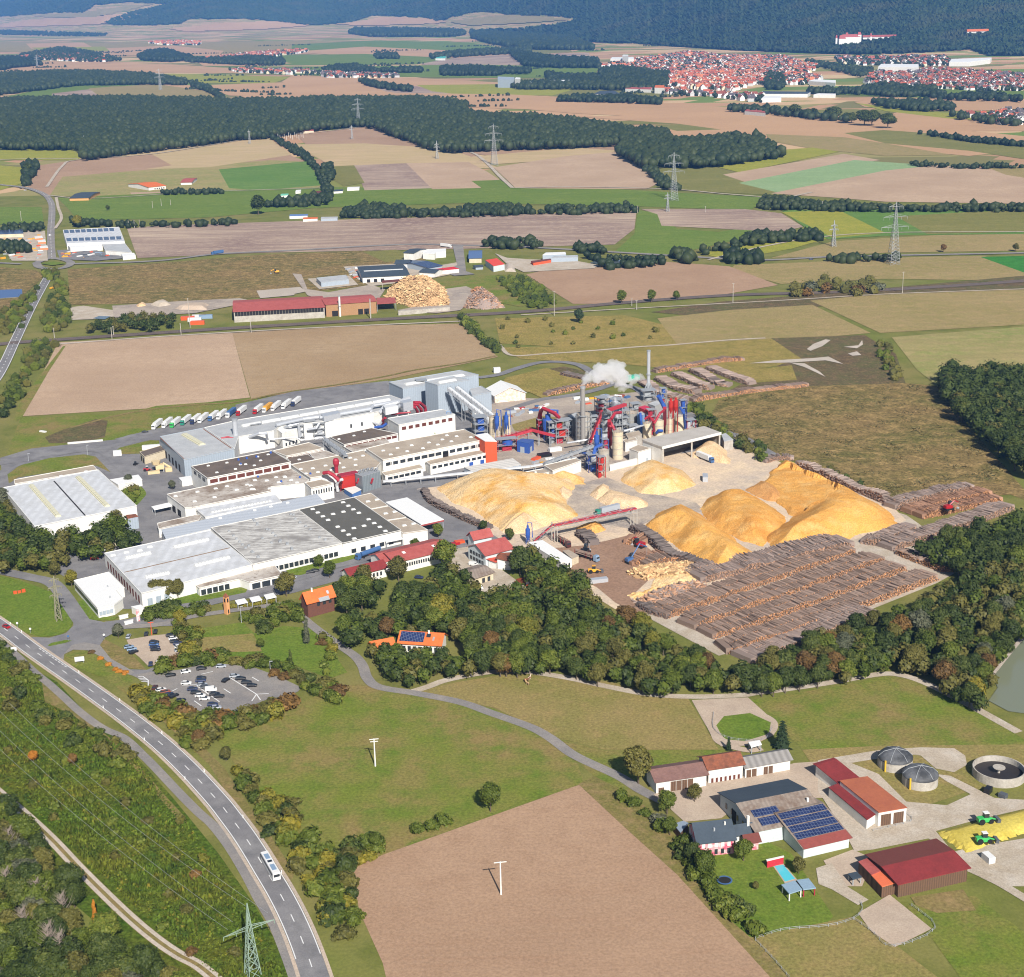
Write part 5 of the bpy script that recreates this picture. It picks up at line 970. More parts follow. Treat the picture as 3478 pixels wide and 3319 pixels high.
timber_heap('small orange tip on top of the grey timber heap','F',[(1565,575),(1640,545),(1660,580),(1590,590)],5,'orange',52)
timber_heap('blond heap of split wood and offcuts along the bark yard','N',[(1050,690),(1130,650),(1300,640),(1480,620),(1560,690),(1400,740),(1230,720),(1140,730)],2.2,'split',53)
timber_heap('loose pile of broken grey logs at the corner of the log rows','N',[(1100,880),(1220,820),(1400,770),(1560,760),(1560,820),(1330,900),(1280,960),(1180,930)],3,'grey',54)
W_white=mat('wall_white',C(244,243,238),.8,c2=C(222,216,204),scale=.2,amt=.5,dirt=.1)
W_cream=mat('wall_cream',C(228,214,186),.8,c2=C(196,180,150),scale=.2,amt=.5,dirt=.16)
W_grey=rib_mat('wall_grey_sheet',C(176,188,200),1.2,.5,.1)
W_conc=mat('wall_concrete',C(200,194,184),.9,c2=C(160,150,138),scale=.25,amt=.6,dirt=.2)
W_dark=mat('wall_dark',C(88,80,76),.9)
W_wood=rib_mat('wall_wood',C(120,92,72),.8,.85,.35)
W_brick=mat('wall_brick',C(178,138,100),.9,dirt=.2)
W_pale=mat('wall_pale_blue',C(214,224,226),.8,dirt=.12)
R_white=rib_mat('roof_white_sheet',C(226,228,231),5.0,.6,.13,c2=C(206,207,208))
R_pure=mat('roof_bright_white',C(246,246,244),.6,dirt=.05)
R_grey=mat('roof_grey_sheet',C(200,202,203),.6,c2=C(176,178,180),scale=.15,amt=.6,dirt=.15)
R_weath=NG('roof_weathered');_c=R_weath.coord(rot=-0.2,scale=(.25,1.0,1));_c2=R_weath.coord()
_a=R_weath.mix(R_weath.noise(_c,.5,5,.75,.38,.62),C(150,146,142),C(224,222,216));_a=R_weath.mix(R_weath.noise(_c2,.06,3,.6,.5,.68),_a,C(150,146,142))
_b=R_weath.bsdf(.9,.2);R_weath.l(_a,_b.inputs['Base Color']);R_weath=R_weath.m
R_stain=NG('roof_stained');_c2=R_stain.coord()
_a=R_stain.mix(R_stain.noise(_c2,.05,6,.7,.42,.6),C(204,196,186),C(152,136,122));_a=R_stain.mix(R_stain.noise(_c2,.35,4,.7,.55,.7),_a,C(128,112,98))
_b=R_stain.bsdf(.95,.15);R_stain.l(_a,_b.inputs['Base Color']);R_stain=R_stain.m
R_beige=mat('roof_beige_felt',C(194,180,162),.95,c2=C(166,150,132),scale=.07,amt=.8,dirt=.16)
R_brown=mat('roof_brown_felt',C(122,108,98),.95,c2=C(96,86,80),scale=.1,amt=.7,dirt=.16)
R_dark=mat('roof_dark_felt',C(106,104,98),.95,c2=C(94,92,86),scale=.1,amt=.7,dirt=.12)
R_red=mat('roof_red_tile',C(186,98,92),.85,c2=C(166,80,74),scale=.3,amt=.7,dirt=.18)
R_red2=mat('roof_crimson_sheet',C(148,56,56),.8,c2=C(128,50,50),scale=.3,amt=.7,dirt=.2)
R_maroon=mat('roof_maroon_sheet',C(120,66,58),.8,c2=C(118,60,54),scale=.2,amt=.6,dirt=.15)
R_brownt=mat('roof_brown_tile',C(178,102,74),.85,c2=C(196,116,80),scale=.2,amt=.6,dirt=.15)
R_rust=mat('roof_rusty',C(160,96,70),.9,c2=C(112,74,60),scale=.4,amt=.8,dirt=.25)
R_orange=mat('roof_orange_tile',C(232,122,62),.8,c2=C(210,104,52),scale=.3,amt=.6,dirt=.12)
R_oldg=rib_mat('roof_old_fibre',C(162,148,136),1.6,.95,.2,c2=C(128,108,94),ang=.2)
R_slate=mat('roof_slate_blue',C(72,84,96),.8,c2=C(60,72,84),scale=.15,amt=.6,dirt=.12)
M_glass=mat('window_glass',C(52,58,64),.2,dirt=.05,spec=.6)
M_glassred=mat('window_red_frame',C(110,62,54),.5)
M_sky=mat('skylight_plastic',C(244,244,240),.5,dirt=.04)
M_skyy=mat('skylight_aged',C(222,218,190),.5,dirt=.12)
M_silver=mat('duct_galvanised',C(212,216,222),.4,.35,dirt=.1)
M_silverd=mat('steel_dull',C(174,178,182),.5,.15,dirt=.15)
M_redp=mat('steel_red',C(176,50,66),.5,dirt=.12)
M_redb=mat('filter_red',C(190,50,42),.6,dirt=.08)
M_blue=mat('steel_blue',C(58,96,178),.5,dirt=.12)
M_blued=mat('steel_dark_blue',C(48,62,140),.5,dirt=.12)
M_orange=mat('wall_orange',C(226,96,58),.7,dirt=.06)
M_black=mat('black_gap',C(40,38,38),.9)
M_solar=NG('solar_panel')
def _solar():
 g=M_solar;co=g.coord(rot=-0.25)
 b=g.n('ShaderNodeTexBrick');b.offset=0.0
 b.inputs['Scale'].default_value=1.0;b.inputs['Brick Width'].default_value=1.1;b.inputs['Row Height'].default_value=1.5;b.inputs['Mortar Size'].default_value=.07
 b.inputs['Color1'].default_value=C(38,50,88);b.inputs['Color2'].default_value=C(48,62,104);b.inputs['Mortar'].default_value=C(110,120,146)
 g.l(co,b.inputs['Vector']);s=g.bsdf(.25,.5);g.l(b.outputs[0],s.inputs['Base Color'])
_solar();M_solar=M_solar.m
def mid2(a,b):return(Vector(a)+Vector(b))/2
class B:pass
def flat(name,label,f,pts,h,wall,roof,z0=0.0,par=0.35,cat='building',group=None,tilt=None):
 """flat-roofed building: the traced roof corners lie at height h"""
 P=[G(f,x,y,h)for x,y in pts]if f else[Vector((p[0],p[1],h))for p in pts]
 c=centroid(P);r=empty(name,(c.x,c.y,z0),label,cat,group)
 ar=sum(P[i].x*P[(i+1)%len(P)].y-P[(i+1)%len(P)].x*P[i].y for i in range(len(P)))
 MB().prism(P,z0-0.3 if z0==0 else z0,h-.05).build('wall',wall,r)
 Q=[p+(c-p).normalized()*-.25 for p in P]
 mb=MB().prism(Q,h-.048,h+.22,0);mb.build('roof',roof,r)
 if par:
  mb=MB();n=len(P)
  for i in range(n):
   a,b=P[i],P[(i+1)%n];d=(b-a);L=d.length
   if L<.5:continue
   m_=mid2(a,b);ang=math.atan2(d.y,d.x);mb.box((m_.x,m_.y,h+.2),(L-.31,.3,par),ang)
  mb.build('parapet',wall,r)
 o=B();o.r=r;o.P=P;o.h=h;o.z0=z0;o.c=c;o.ccw=ar>0;return o
def out_normal(o,i):
 a,b=o.P[i],o.P[(i+1)%len(o.P)];d=(b-a).normalized();n=Vector((d.y,-d.x,0))
 return n if o.ccw else-n
def windows(o,i,n,z0,z1,s0=.03,s1=.97,frac=.72,m=None,name='window',proud=.06):
 """a row of n windows (or doors) on wall i, each a part"""
 m=m or M_glass;a,b=o.P[i].copy(),o.P[(i+1)%len(o.P)].copy();a.z=b.z=0
 d=b-a;L=d.length;ang=math.atan2(d.y,d.x);w_=L*(s1-s0)/n;nn=out_normal(o,i);first=None
 for k in range(n):
  p=a+d*(s0+(s1-s0)*(k+.5)/n)+nn*proud*.5
  if first is None:
   loc=Vector((p.x,p.y,0));mb=MB().box((0,0,0),(w_*frac,proud+.1,z1-z0),ang)
   me=bpy.data.meshes.new(name);me.from_pydata(mb.v,[],mb.f);me.materials.append(m);me.update();first=me
  ob=bpy.data.objects.new(name,first);COL.objects.link(ob);ob.parent=o.r;ob.location=(p.x-o.r.location.x,p.y-o.r.location.y,z0-o.r.location.z)
def pilasters(o,i,n,z0,z1,wd=.5,m=None):
 a,b=o.P[i].copy(),o.P[(i+1)%len(o.P)].copy();d=b-a;ang=math.atan2(d.y,d.x);nn=out_normal(o,i);mb=MB()
 for k in range(n+1):
  p=a+d*(k/n)+nn*.12;mb.box((p.x,p.y,z0),(wd,.3,z1-z0),ang)
 mb.build('pilaster',m or W_white,o.r)
def domes(o,f,pts,s=1.6,m=None,name='skylight',hh=.6,ang=.35):
 mb=MB().box((0,0,0),(s,s*.8,hh*.5),ang).box((0,0,hh*.5),(s*.75,s*.55,hh*.5),ang)
 me=bpy.data.meshes.new(name);me.from_pydata(mb.v,[],mb.f);me.materials.append(m or M_sky);me.update()
 for x,y in pts:
  p=G(f,x,y,o.h+.2);ob=bpy.data.objects.new(name,me);COL.objects.link(ob);ob.parent=o.r;ob.location=(p.x-o.r.location.x,p.y-o.r.location.y,o.h+.2-o.r.location.z)
def band(o,f,a,b,wd,hh,m=None,name='skylight',seg=1,gap=.0,z=None):
 A=G(f,*a,(z or o.h)+.2);Bq=G(f,*b,(z or o.h)+.2);d=Bq-A;ang=math.atan2(d.y,d.x);mb=MB()
 for k in range(seg):
  t0,t1=(k+gap/2)/seg,(k+1-gap/2)/seg;p=A.lerp(Bq,(t0+t1)/2);L=d.length*(t1-t0)
  mb.box((p.x,p.y,p.z),(L,wd,hh*.5),ang);mb.box((p.x,p.y,p.z+hh*.5),(L*.96,wd*.6,hh*.5),ang)
 mb.build(name,m or M_sky,o.r)
def gable(name,label,f,e1,e2,r1,r2,he,hr,wall,roof,cat='building',group=None,far=None,over=.5,back=1.0,z0=0.0,roof2=None,zscale=None):
 """pitched roof from the near eave (e1-e2) and the ridge (r1-r2) seen in the picture"""
 E1,E2,R1,R2=G(f,*e1,he),G(f,*e2,he),G(f,*r1,hr),G(f,*r2,hr)
 D1=(Vector((R1 .x,R1 .y,0))-Vector((E1 .x,E1 .y,0)));D2=(Vector((R2 .x,R2 .y,0))-Vector((E2 .x,E2 .y,0)))
 ax=(E2-E1);ax.z=0;L=ax.length;ax.normalize();nrm=Vector((-ax.y,ax.x,0))
 if nrm.dot(D1+D2)<0:nrm=-nrm
 dp=max(2.0,((D1+D2)/2).dot(nrm));E1=Vector((E1 .x,E1 .y,he));E2=E1+ax*L
 sh=0.0
 R1=E1+nrm*dp;R2=E2+nrm*dp;F1=R1+nrm*dp*back;F2=R2+nrm*dp*back;R1 .z=R2 .z=hr
 hf=hr-(hr-he)*back;F1 .z=F2 .z=hf
 o=B();c=(E1+E2+F1+F2)/4;r=empty(name,(c.x,c.y,z0),label,cat,group);o.r=r
 i_=.35;a1,a2,b1,b2=E1+ax*i_+nrm*i_,E2-ax*i_+nrm*i_,F1+ax*i_-nrm*i_,F2-ax*i_-nrm*i_
 m1,m2=R1+ax*i_,R2-ax*i_;mb=MB();k=z0-.3
 def q(p,z):return(p.x,p.y,z)
 dz=.06
 vs=[q(a1,k),q(a2,k),q(b2,k),q(b1,k),q(a1,he+.1-dz),q(a2,he+.1-dz),q(b2,hf+.1-dz),q(b1,hf+.1-dz),q(m1,hr-.15),q(m2,hr-.15)]
 mb.add(vs,[(0,1,5,4),(2,3,7,6),(1,2,6,9,5),(3,0,4,8,7),(4,5,9,8),(6,7,8,9)]);mb.build('wall',wall,r)
 def slope(A1,A2,Rr1,Rr2,m_,nm='roof'):
  dn=(A1-Rr1);s=over/max(.1,Vector((dn.x,dn.y,0)).length);a_,b_=A1+dn*s-ax*over,A2+(A2-Rr2)*s+ax*over;c_,d_=Rr1-ax*over,Rr2+ax*over
  t=Vector((0,0,.22));mb=MB();P8=[a_,b_,d_,c_];mb.add(P8+[p+t for p in P8],[(3,2,1,0),(4,5,6,7),(0,1,5,4),(1,2,6,5),(2,3,7,6),(3,0,4,7)])
  mb.build(nm,m_,r)
 slope(E1,E2,R1,R2,roof);slope(F1,F2,R1+Vector((0,0,.002)),R2+Vector((0,0,.002)),roof2 or roof)
 o.P=[a1,a2,b2,b1];o.h=he;o.z0=z0;o.c=c;o.E=(E1,E2,R1,R2,F1,F2);o.ax=ax;o.n=nrm;o.dp=dp;o.hr=hr
 o.ccw=sum(o.P[i].x*o.P[(i+1)%4].y-o.P[(i+1)%4].x*o.P[i].y for i in range(4))>0
 return o
def on_slope(o,u0,u1,v0,v1,m,name='solar_panel',t=.12,lift_=.25,th=None):
 """panel on the near roof slope: u along the eave, v from the eave up to the ridge"""
 E1,E2,R1,R2=o.E[:4]
 def pt(u,v):return E1 .lerp(E2,u).lerp(R1 .lerp(R2,u),v)+Vector((0,0,lift_))
 P8=[pt(u0,v0),pt(u1,v0),pt(u1,v1),pt(u0,v1)];tt=Vector((0,0,t));mb=MB()
 mb.add(P8+[p+tt for p in P8],[(3,2,1,0),(4,5,6,7),(0,1,5,4),(1,2,6,5),(2,3,7,6),(3,0,4,7)]);mb.build(name,m,o.r)
def chimney(o,u,v,s=.7,h=1.6,m=None):
 E1,E2,R1,R2=o.E[:4];p=E1 .lerp(E2,u).lerp(R1 .lerp(R2,u),v)
 MB().box((p.x,p.y,p.z-.6),(s,s,h+.6),.3).build('chimney',m or W_white,o.r)
def canopy(name,label,f,pts,h,roof,post=None,th=.35,cat='canopy',group=None,every=1):
 P=[G(f,x,y,h)for x,y in pts];c=centroid(P);r=empty(name,(c.x,c.y,0),label,cat,group)
 MB().prism(P,h-th,h,bottom=True).build('roof',roof,r)
 for p in P:
  q=p+(c-p).normalized()*.6;MB().box((q.x,q.y,-.1),(.35,.35,h-th+.1)).build('post',post or M_silverd,r)
 o=B();o.r=r;o.P=P;o.h=h;return o
h1=flat('warehouse','big hall with flat white roof and two rows of domed skylights behind a thicket','I',[(20,508),(655,388),(912,628),(232,765)],9,W_white,R_white,par=.25)
band(h1,'I',(208,492),(390,700),3.0,1.1,M_skyy,seg=16,gap=.08);band(h1,'I',(520,436),(718,632),3.0,1.1,M_skyy,seg=16,gap=.08)
band(h1,'I',(360,460),(570,692),.8,.12,M_black,'gutter')
domes(h1,'I',[(200,472),(305,450),(408,428),(575,398)],2.2)
windows(h1,3,6,1.0,4.0,.1,.9,.5,W_grey,'door')
flat('annex','low flat-roofed strip along the back of the domed white hall','I',[(95,455),(622,358),(648,388),(100,482)],6,W_white,R_beige,par=.3)
flat('loading_shed','small white shed with a flat roof at the back corner of the domed white hall','I',[(735,452),(922,420),(948,452),(790,486)],4,W_white,R_pure,par=0)
h2=flat('production_hall','wide hall with pale double roof nearest the office pavilion','I',[(697,945),(1402,792),(1685,1022),(945,1213)],7,W_white,R_white,par=.25)
band(h2,'I',(830,1070),(1535,906),1.0,.12,mat('gutter_stained',C(150,126,104),.9),'gutter')
for a,b in(((840,978),(1005,942)),((1160,905),(1392,852)),((1300,1028),(1532,972)),((970,1106),(1130,1076))):band(h2,'I',a,b,2.4,1.0,M_sky,seg=10,gap=.1)
domes(h2,'I',[(755,957),(843,937),(933,925),(1000,900)],2.6)
windows(h2,3,12,.6,4.4,.05,.95,.5,M_glassred);windows(h2,2,3,.3,3.8,.75,.97,.6,W_grey,'door')
h3=flat('production_hall','hall with a weathered white-streaked roof and many small vents','J',[(-163,1168),(418,1050),(712,1272),(117,1412)],7.2,W_white,R_weath,par=.25)
domes(h3,'I',[(1530,800),(1560,830),(1600,870),(1640,910),(1690,940),(1725,970),(1720,745),(1960,690),(1800,790),(1840,830),(1870,870),(1920,880),(1950,920),(1580,850),(1620,890),(1700,730)]+[(1572.8+a,b-393.2)for a,b in[(370,1080),(400,1110),(430,1135),(120,1115),(145,1150),(210,1180),(250,1205),(180,1240),(240,1270),(300,1255),(345,1280),(375,1305),(500,1180),(560,1235),(600,1250),(110,1330),(150,1365),(470,1160),(90,1290)]],1.5,M_silverd,'roof_vent',.9)
windows(h3,2,16,1.2,3.6,.05,.95,.8)
h4=flat('production_hall','hall with a dark flat roof dotted with white square skylights','J',[(420,1048),(790,965),(1105,1185),(715,1272)],7.4,W_white,R_dark,par=.25)
domes(h4,'Y',[(115,430),(148,452),(180,476),(213,499),(245,461),(310,447),(308,387),(341,409),(373,432),(408,454),(470,495),(505,519),(541,543),(576,569),(441,536),(376,551),(309,567),(274,542),(343,592),(379,617)],2.3)
windows(h4,2,5,1.2,3.4,.1,.9,.5)
for a in([(790,963),(903,937),(1018,1020),(905,1042)],[(905,1046),(1020,1024),(1140,1098),(1010,1118)],[(1012,1122),(1142,1102),(1282,1182),(1118,1205)]):
 o=flat('side_hall',{790:'beige ribbed side hall nearest the red filter plant',905:'middle one of three beige ribbed side halls',1012:'beige ribbed side hall beside the red-roofed office'}[a[0][0]],'J',a,6.4,W_white,R_beige,par=.2)
 domes(o,'J',[((a[0][0]+a[2][0])/2-20,(a[0][1]+a[2][1])/2),((a[0][0]+a[2][0])/2+40,(a[0][1]+a[2][1])/2-12)],2.4)
o=canopy('open_canopy','bright white flat canopy open at the sides with a red front beam','J',[(1000,993),(1145,962),(1390,1108),(1238,1142)],6.5,R_pure,th=.4)
a,b=o.P[2],o.P[3];d=b-a;m_=mid2(a,b);MB().box((m_.x,m_.y,5.3),(d.length,.4,.75),math.atan2(d.y,d.x)).build('beam',mat('beam_dull_red',C(170,80,80),.7),o.r)
h7=flat('front_wing','low grey-roofed wing with glass front facing the bus shelters','I',[(1290,1142),(1830,1022),(1885,1092),(1665,1140),(1600,1118),(1332,1180)],4,W_white,R_stain,par=.3)
windows(h7,4,5,.5,3.2,.25,.98,.8);windows(h7,2,3,.4,3.2,.05,.95,.82);windows(h7,5,2,.2,2.6,.2,.8,.5,W_grey,'door')
h8=flat('office_pavilion','single white office pavilion with flat roof and cut-off corner by the entrance road','Z',[(563,55),(830,-10),(945,108),(885,128),(935,190),(868,240),(745,268)],4.6,W_white,R_pure,par=.35)
windows(h8,6,12,1.6,3.6,.02,.98,.88);windows(h8,5,4,1.2,3.2,.08,.95,.9,W_grey,'panel')
h8 .r.name='office_pavilion'
domes(h8,'Z',[(820,100),(838,182)],.8,M_silverd,'roof_vent',1.0)
h9=flat('long_hall','long hall with a ribbed pale metal roof between the two stained roofs','I',[(1080,786),(1330,728),(2113,547),(2168,607),(1410,778),(1110,848)],6.6,W_white,rib_mat('roof_ribbed',C(206,212,220),2.4,.45,.16,ang=1.3),par=0)
domes(h9,'I',[(1470,708),(1700,655),(1808,632),(1920,606)],1.8)
h10=flat('white_hall','narrow hall with smooth white roof and one long skylight strip','I',[(1312,652),(1835,553),(1880,602),(1372,704)],7.0,W_white,R_white,par=.2)
band(h10,'I',(1410,672),(1810,594),1.6,.6,M_sky,seg=20,gap=.15)
h11=flat('stained_hall','sprawling flat hall with stained beige roof and scattered white hatches','I',[(1115,552),(1390,495),(1945,382),(2063,457),(2035,480),(1808,502),(1808,530),(1285,640),(1235,640)],7.8,W_white,R_stain,par=.3)
domes(h11,'I',[(1172,563),(1318,534),(1440,512),(1432,570),(1300,598),(1515,497),(1580,520),(1650,486),(1700,455),(1680,516),(1780,458),(1800,512),(1900,432),(1860,470)]+[(1572.8+a,b-393.2)for a,b in[(130,850),(210,852),(100,885),(270,830),(330,828),(370,848),(410,865),(120,910)]],2.2)
domes(h11,'J',[(150,828),(305,860),(430,832)],1.3,M_blue,'roof_fan',1.0)
windows(h11,8,2,.3,4,.2,.8,.6,M_black,'door')
h12=flat('dark_roofed_hall','raised hall with dark brown roof and a row of white-framed windows','I',[(1277,366),(1815,262),(1942,337),(1385,446)],11.6,W_white,R_brown,par=.4)
domes(h12,'I',[(1390,360),(1448,405),(1572,382),(1640,350),(1698,358),(1515,340),(1720,300),(1790,285),(1740,325),(1605,352)],1.8)
domes(h12,'J',[(20,715),(75,705),(140,695),(35,745),(235,668)],1.2,M_blue,'roof_fan',1.2)
windows(h12,2,9,8.6,10.8,.02,.98,.84,M_glassred);windows(h12,3,3,8.6,10.6,.1,.9,.6)
h13=flat('press_hall','tall grey-blue clad hall with light roof behind the tan mixer yard','I',[(1068,166),(1360,108),(1565,246),(1228,320)],11,W_grey,R_grey,par=.25)
band(h13,'I',(1230,150),(1350,220),4.5,1.0,M_skyy,seg=8,gap=.05);band(h13,'I',(1355,110),(1545,242),.7,.15,mat('gutter_rust',C(150,104,80),.9),'gutter')
band(h13,'I',(1070,172),(1228,312),.7,.15,MATS['gutter_rust'],'gutter');windows(h13,3,5,0,5,.15,.85,.45,M_black,'door')
h14=flat('long_press_hall','very long hall with grey roof running beside the parked lorries','J',[(-208,500),(30,446),(1030,282),(1160,330),(925,398),(600,458),(290,492),(255,520),(20,560),(-6,640)],11.2,W_white,R_grey,par=.3)
band(h14,'J',(40,490),(1030,312),3.0,1.2,M_sky,seg=8,gap=.03)
windows(h14,4,2,4,6.5,.15,.6,.15,M_glass);windows(h14,9,1,0,4,.3,.7,.6,M_black,'door')
h15=flat('linking_hall','beige flat roof between the dark roof and the duct forest','J',[(250,655),(490,600),(590,638),(340,690)],9.5,W_white,R_beige)
windows(h15,2,7,7.2,8.8,.02,.98,.85,M_glassred)
h15b=flat('linking_hall','small dark flat roof wedged between two beige roofs','J',[(345,702),(480,678),(535,712),(372,745)],8.2,W_white,R_brown,par=.2)
domes(h15b,'J',[(425,712)],2)
h15c=flat('linking_hall','light flat roof beside the elevated pipe bridge','J',[(492,672),(600,652),(690,688),(540,718)],8.4,W_white,R_stain,par=.2)
h16=flat('boiler_annex','brown felt roof hall directly in front of the long white wall','J',[(630,562),(905,502),(1085,540),(725,614)],9,W_white,R_brown)
domes(h16,'J',[(790,552),(690,575),(860,525)],1.8);windows(h16,2,9,6.8,8.4,.02,.98,.85,M_glassred)
h16b=flat('linking_hall','pale roof between the brown felt roof and the long beige hall','J',[(715,622),(1000,568),(1030,600),(865,640),(790,665)],7.6,W_white,R_stain,par=.2)
h17=flat('central_hall','beige flat-roofed hall right behind the red filter plant','J',[(372,748),(850,652),(985,716),(940,768),(500,836)],9,W_white,R_beige)
domes(h17,'J',[(435,775),(515,770),(600,752),(690,735),(800,712),(550,795),(640,780),(720,765),(800,748),(850,686),(765,700),(470,805)],2.2);domes(h17,'J',[(500,808)],1.2,M_blue,'roof_fan',1)
h18=flat('sawmill_hall','long two-storey hall with beige roof and black window bands','J',[(872,640),(1010,606),(1525,512),(1662,580),(985,716)],12,W_white,R_beige)
domes(h18,'J',[(985,652),(1080,634),(1175,616),(1290,598),(1380,578),(1475,556),(1035,678),(1145,656),(1250,636),(1350,612),(1440,590),(1570,562),(1410,550)],2.2)
windows(h18,3,14,8.2,10.2,.02,.98,.84);pilasters(h18,3,14,6,11.8)
windows(h18,3,1,3,9.5,.36,.43,.8,M_black,'door')
h19=flat('annex','two-storey annex with blue doors below the black window bands','J',[(1272,728),(1340,700),(1690,640),(1702,664),(1300,748)],6.2,W_white,R_beige)
windows(h19,3,10,3.6,5.2,.05,.98,.7);windows(h19,3,2,.1,2.8,.05,.42,.35,M_blue,'door')
h20=flat('annex','single-storey annex with ribbon windows left of the blue doors','J',[(975,798),(1225,745),(1252,768),(1000,822)],5,W_white,R_beige)
windows(h20,2,6,2.4,4.0,.05,.95,.8)
o=flat('stair_tower','bright orange tower block with white lid at the end of the long hall','J',[(1598,548),(1682,534),(1745,590),(1664,588)],14,M_orange,R_pure,par=0)
h21=flat('dryer_house','white block with light roof, red-brown windows and blue ducts','J',[(1015,438),(1382,378),(1466,412),(1090,482)],14,W_white,R_grey)
windows(h21,2,8,10.5,12.6,.03,.97,.62,M_glassred)
h22=flat('press_tower','broad grey-blue clad block with light roof behind the conveyor tower','J',[(1025,196),(1500,116),(1622,146),(1215,222),(1117,238)],15,W_grey,R_grey,par=.3)
band(h22,'J',(1130,212),(1525,148),3.5,1.2,M_sky)
h23=flat('conveyor_tower','tallest grey-blue cube that the two silver galleries run into','J',[(1265,192),(1450,156),(1562,180),(1350,216)],21,W_grey,R_grey,par=.3)
band(h23,'J',(1355,200),(1470,180),3,1.2,M_sky)
h24=flat('grey_block','lower grey-blue block between conveyor tower and white tent','J',[(1560,240),(1640,222),(1708,262),(1580,286)],13.5,W_grey,R_grey,par=.3)
windows(h24,2,2,.5,4.5,.5,.95,.5,M_sky)
gable('storage_tent','white storage tent with a glazed gable behind the factory','K',(95,240),(155,286),(190,190),(272,224),5.5,10.5,mat('tent_gable',C(232,200,176),.8,c2=C(250,244,236),scale=.5,amt=1),R_pure,cat='tent')
def open_hall():
 h=11.5;P=[G('K',x,y,h)for x,y in[(1140,576),(1556,486),(1670,529),(1276,626)]];c=centroid(P);r=empty('open_shed',(c.x,c.y,0),'open-fronted concrete shed sheltering a heap of wood chips','shed')
 MB().prism(P,h-.9,h,bottom=True).build('roof',mat('roof_shed_concrete',C(198,192,184),.9,c2=C(176,170,160),scale=.1,dirt=.12),r)
 def wall_(a,b,t=.4,z1=h-.92,nm='wall',m=W_conc):
  d=b-a;mm=mid2(a,b);MB().box((mm.x,mm.y,-.1),(d.length-.05,t,z1+.1),math.atan2(d.y,d.x)).build(nm,m,r)
 ins=[p+(c-p).normalized()*.7 for p in P]
 wall_(ins[0],ins[1]);wall_(ins[1],ins[2]);wall_(ins[3],ins[0],m=W_white)
 for t in(0.01,.5,.99):
  p=ins[3].lerp(ins[2],t);MB().box((p.x,p.y,-.1),(.9,.9,h-.8)).build('post',W_conc,r)
 d=P[2]-P[3];mm=mid2(P[2],P[3]);MB().box((mm.x,mm.y,h-1.4),(d.length,.5,1.6),math.atan2(d.y,d.x)).build('fascia',W_white,r)
open_hall()
flat('side_shed','lower concrete lean-to at the right end of the open chip shed','K',[(1672,545),(1700,535),(1750,578),(1690,590)],6.5,W_conc,R_grey,par=0)
o=flat('white_cube','white windowless cube with tan roof beside the open chip shed','K',[(1057,640),(1115,614),(1202,636),(1116,662)],8,W_white,R_beige,par=.2);windows(o,2,1,.1,3,.1,.5,.4,W_grey,'door')
flat('retaining_wall','long low white wall behind the yellow chip heap','K',[(925,745),(1110,700),(1112,706),(927,752)],3.6,W_white,W_white,par=0,cat='wall')
o=flat('low_store','flat tan-roofed low store with roof hatches behind the big chip heap','K',[(300,808),(490,773),(545,792),(365,834)],4,W_white,R_beige);domes(o,'K',[(350,810),(390,802),(430,796),(375,820),(420,812)],1.4)
flat('low_store','tan flat-roofed store with high white wall behind the big chip heap','K',[(487,752),(700,704),(735,722),(545,788)],6.5,W_white,R_beige)
flat('striped_tent','low white ribbed roof along the pipe bridge','J',[(1527,762),(1850,704),(1905,745),(1600,800)],4.2,W_grey,rib_mat('roof_striped',C(232,228,220),4,.7,.18,ang=.9),par=0,cat='shed')
o=flat('blue_container_house','bright blue plant house with a light door','K',[(306,588),(340,572),(418,578),(385,602)],7,M_blue,mat('roof_blue_sheet',C(70,104,170),.5),par=0);windows(o,2,1,.1,4,.3,.8,.7,W_grey,'door');windows(o,3,1,.1,4,.3,.8,.7,W_grey,'door')
o=flat('block_store','white windowless store with brown flat roof beside the grey-blue hall','I',[(933,268),(1070,228),(1120,250),(965,300)],5,W_cream,R_brown,par=.2);windows(o,3,2,.1,3.6,.1,.9,.5,M_black,'door')
flat('gas_shelter','small white shelter with an open front near the bend in the works road','I',[(1195,440),(1285,425),(1300,448),(1215,462)],3.5,W_white,R_pure,par=0)
canopy('white_canopy','long narrow white canopy on the green island by the works road','I',[(1010,630),(1130,602),(1152,625),(1030,652)],3.6,R_pure)
flat('switch_house','narrow grey brick-topped tower house in the thicket','I',[(840,690),(905,682),(922,698),(852,712)],7,W_grey,R_rust,par=0)
flat('garden_hut','flat grey-roofed hut half hidden in the thicket','I',[(665,822),(745,818),(790,850),(690,868)],3.5,W_cream,R_beige,par=0)
o=flat('end_house','small grey roofed end building joined to the ribbed hall','I',[(1050,745),(1300,690),(1350,690),(1330,722),(1060,782)],5,W_white,R_stain,par=.2)
o=flat('control_house','white control house with many small windows beside the red filter plant','J',[(462,868),(570,845),(655,872),(505,905)],8.5,W_white,R_beige);windows(o,2,8,4.6,7.0,.05,.95,.45)
o=flat('container_office','white and blue office containers in front of the red filter plant','J',[(725,905),(800,890),(838,912),(780,940)],3,mat('container_blue',C(90,130,190),.6),W_white,par=0)
flat('white_shed','flat white shed beside the bright white canopy','J',[(1230,1160),(1290,1148),(1315,1180),(1285,1200)],4,W_white,R_pure,par=0)if False else None
o=canopy('loading_canopy','small white loading canopy behind the blue tank lorry','J',[(990,1240),(1095,1215),(1120,1238),(1005,1262)],4,R_pure)
flat('porch','low white porch wing with flat roof at the corner of the weathered hall','J',[(520,1350),(575,1340),(592,1360),(540,1372)],3.2,W_white,R_white,par=0)
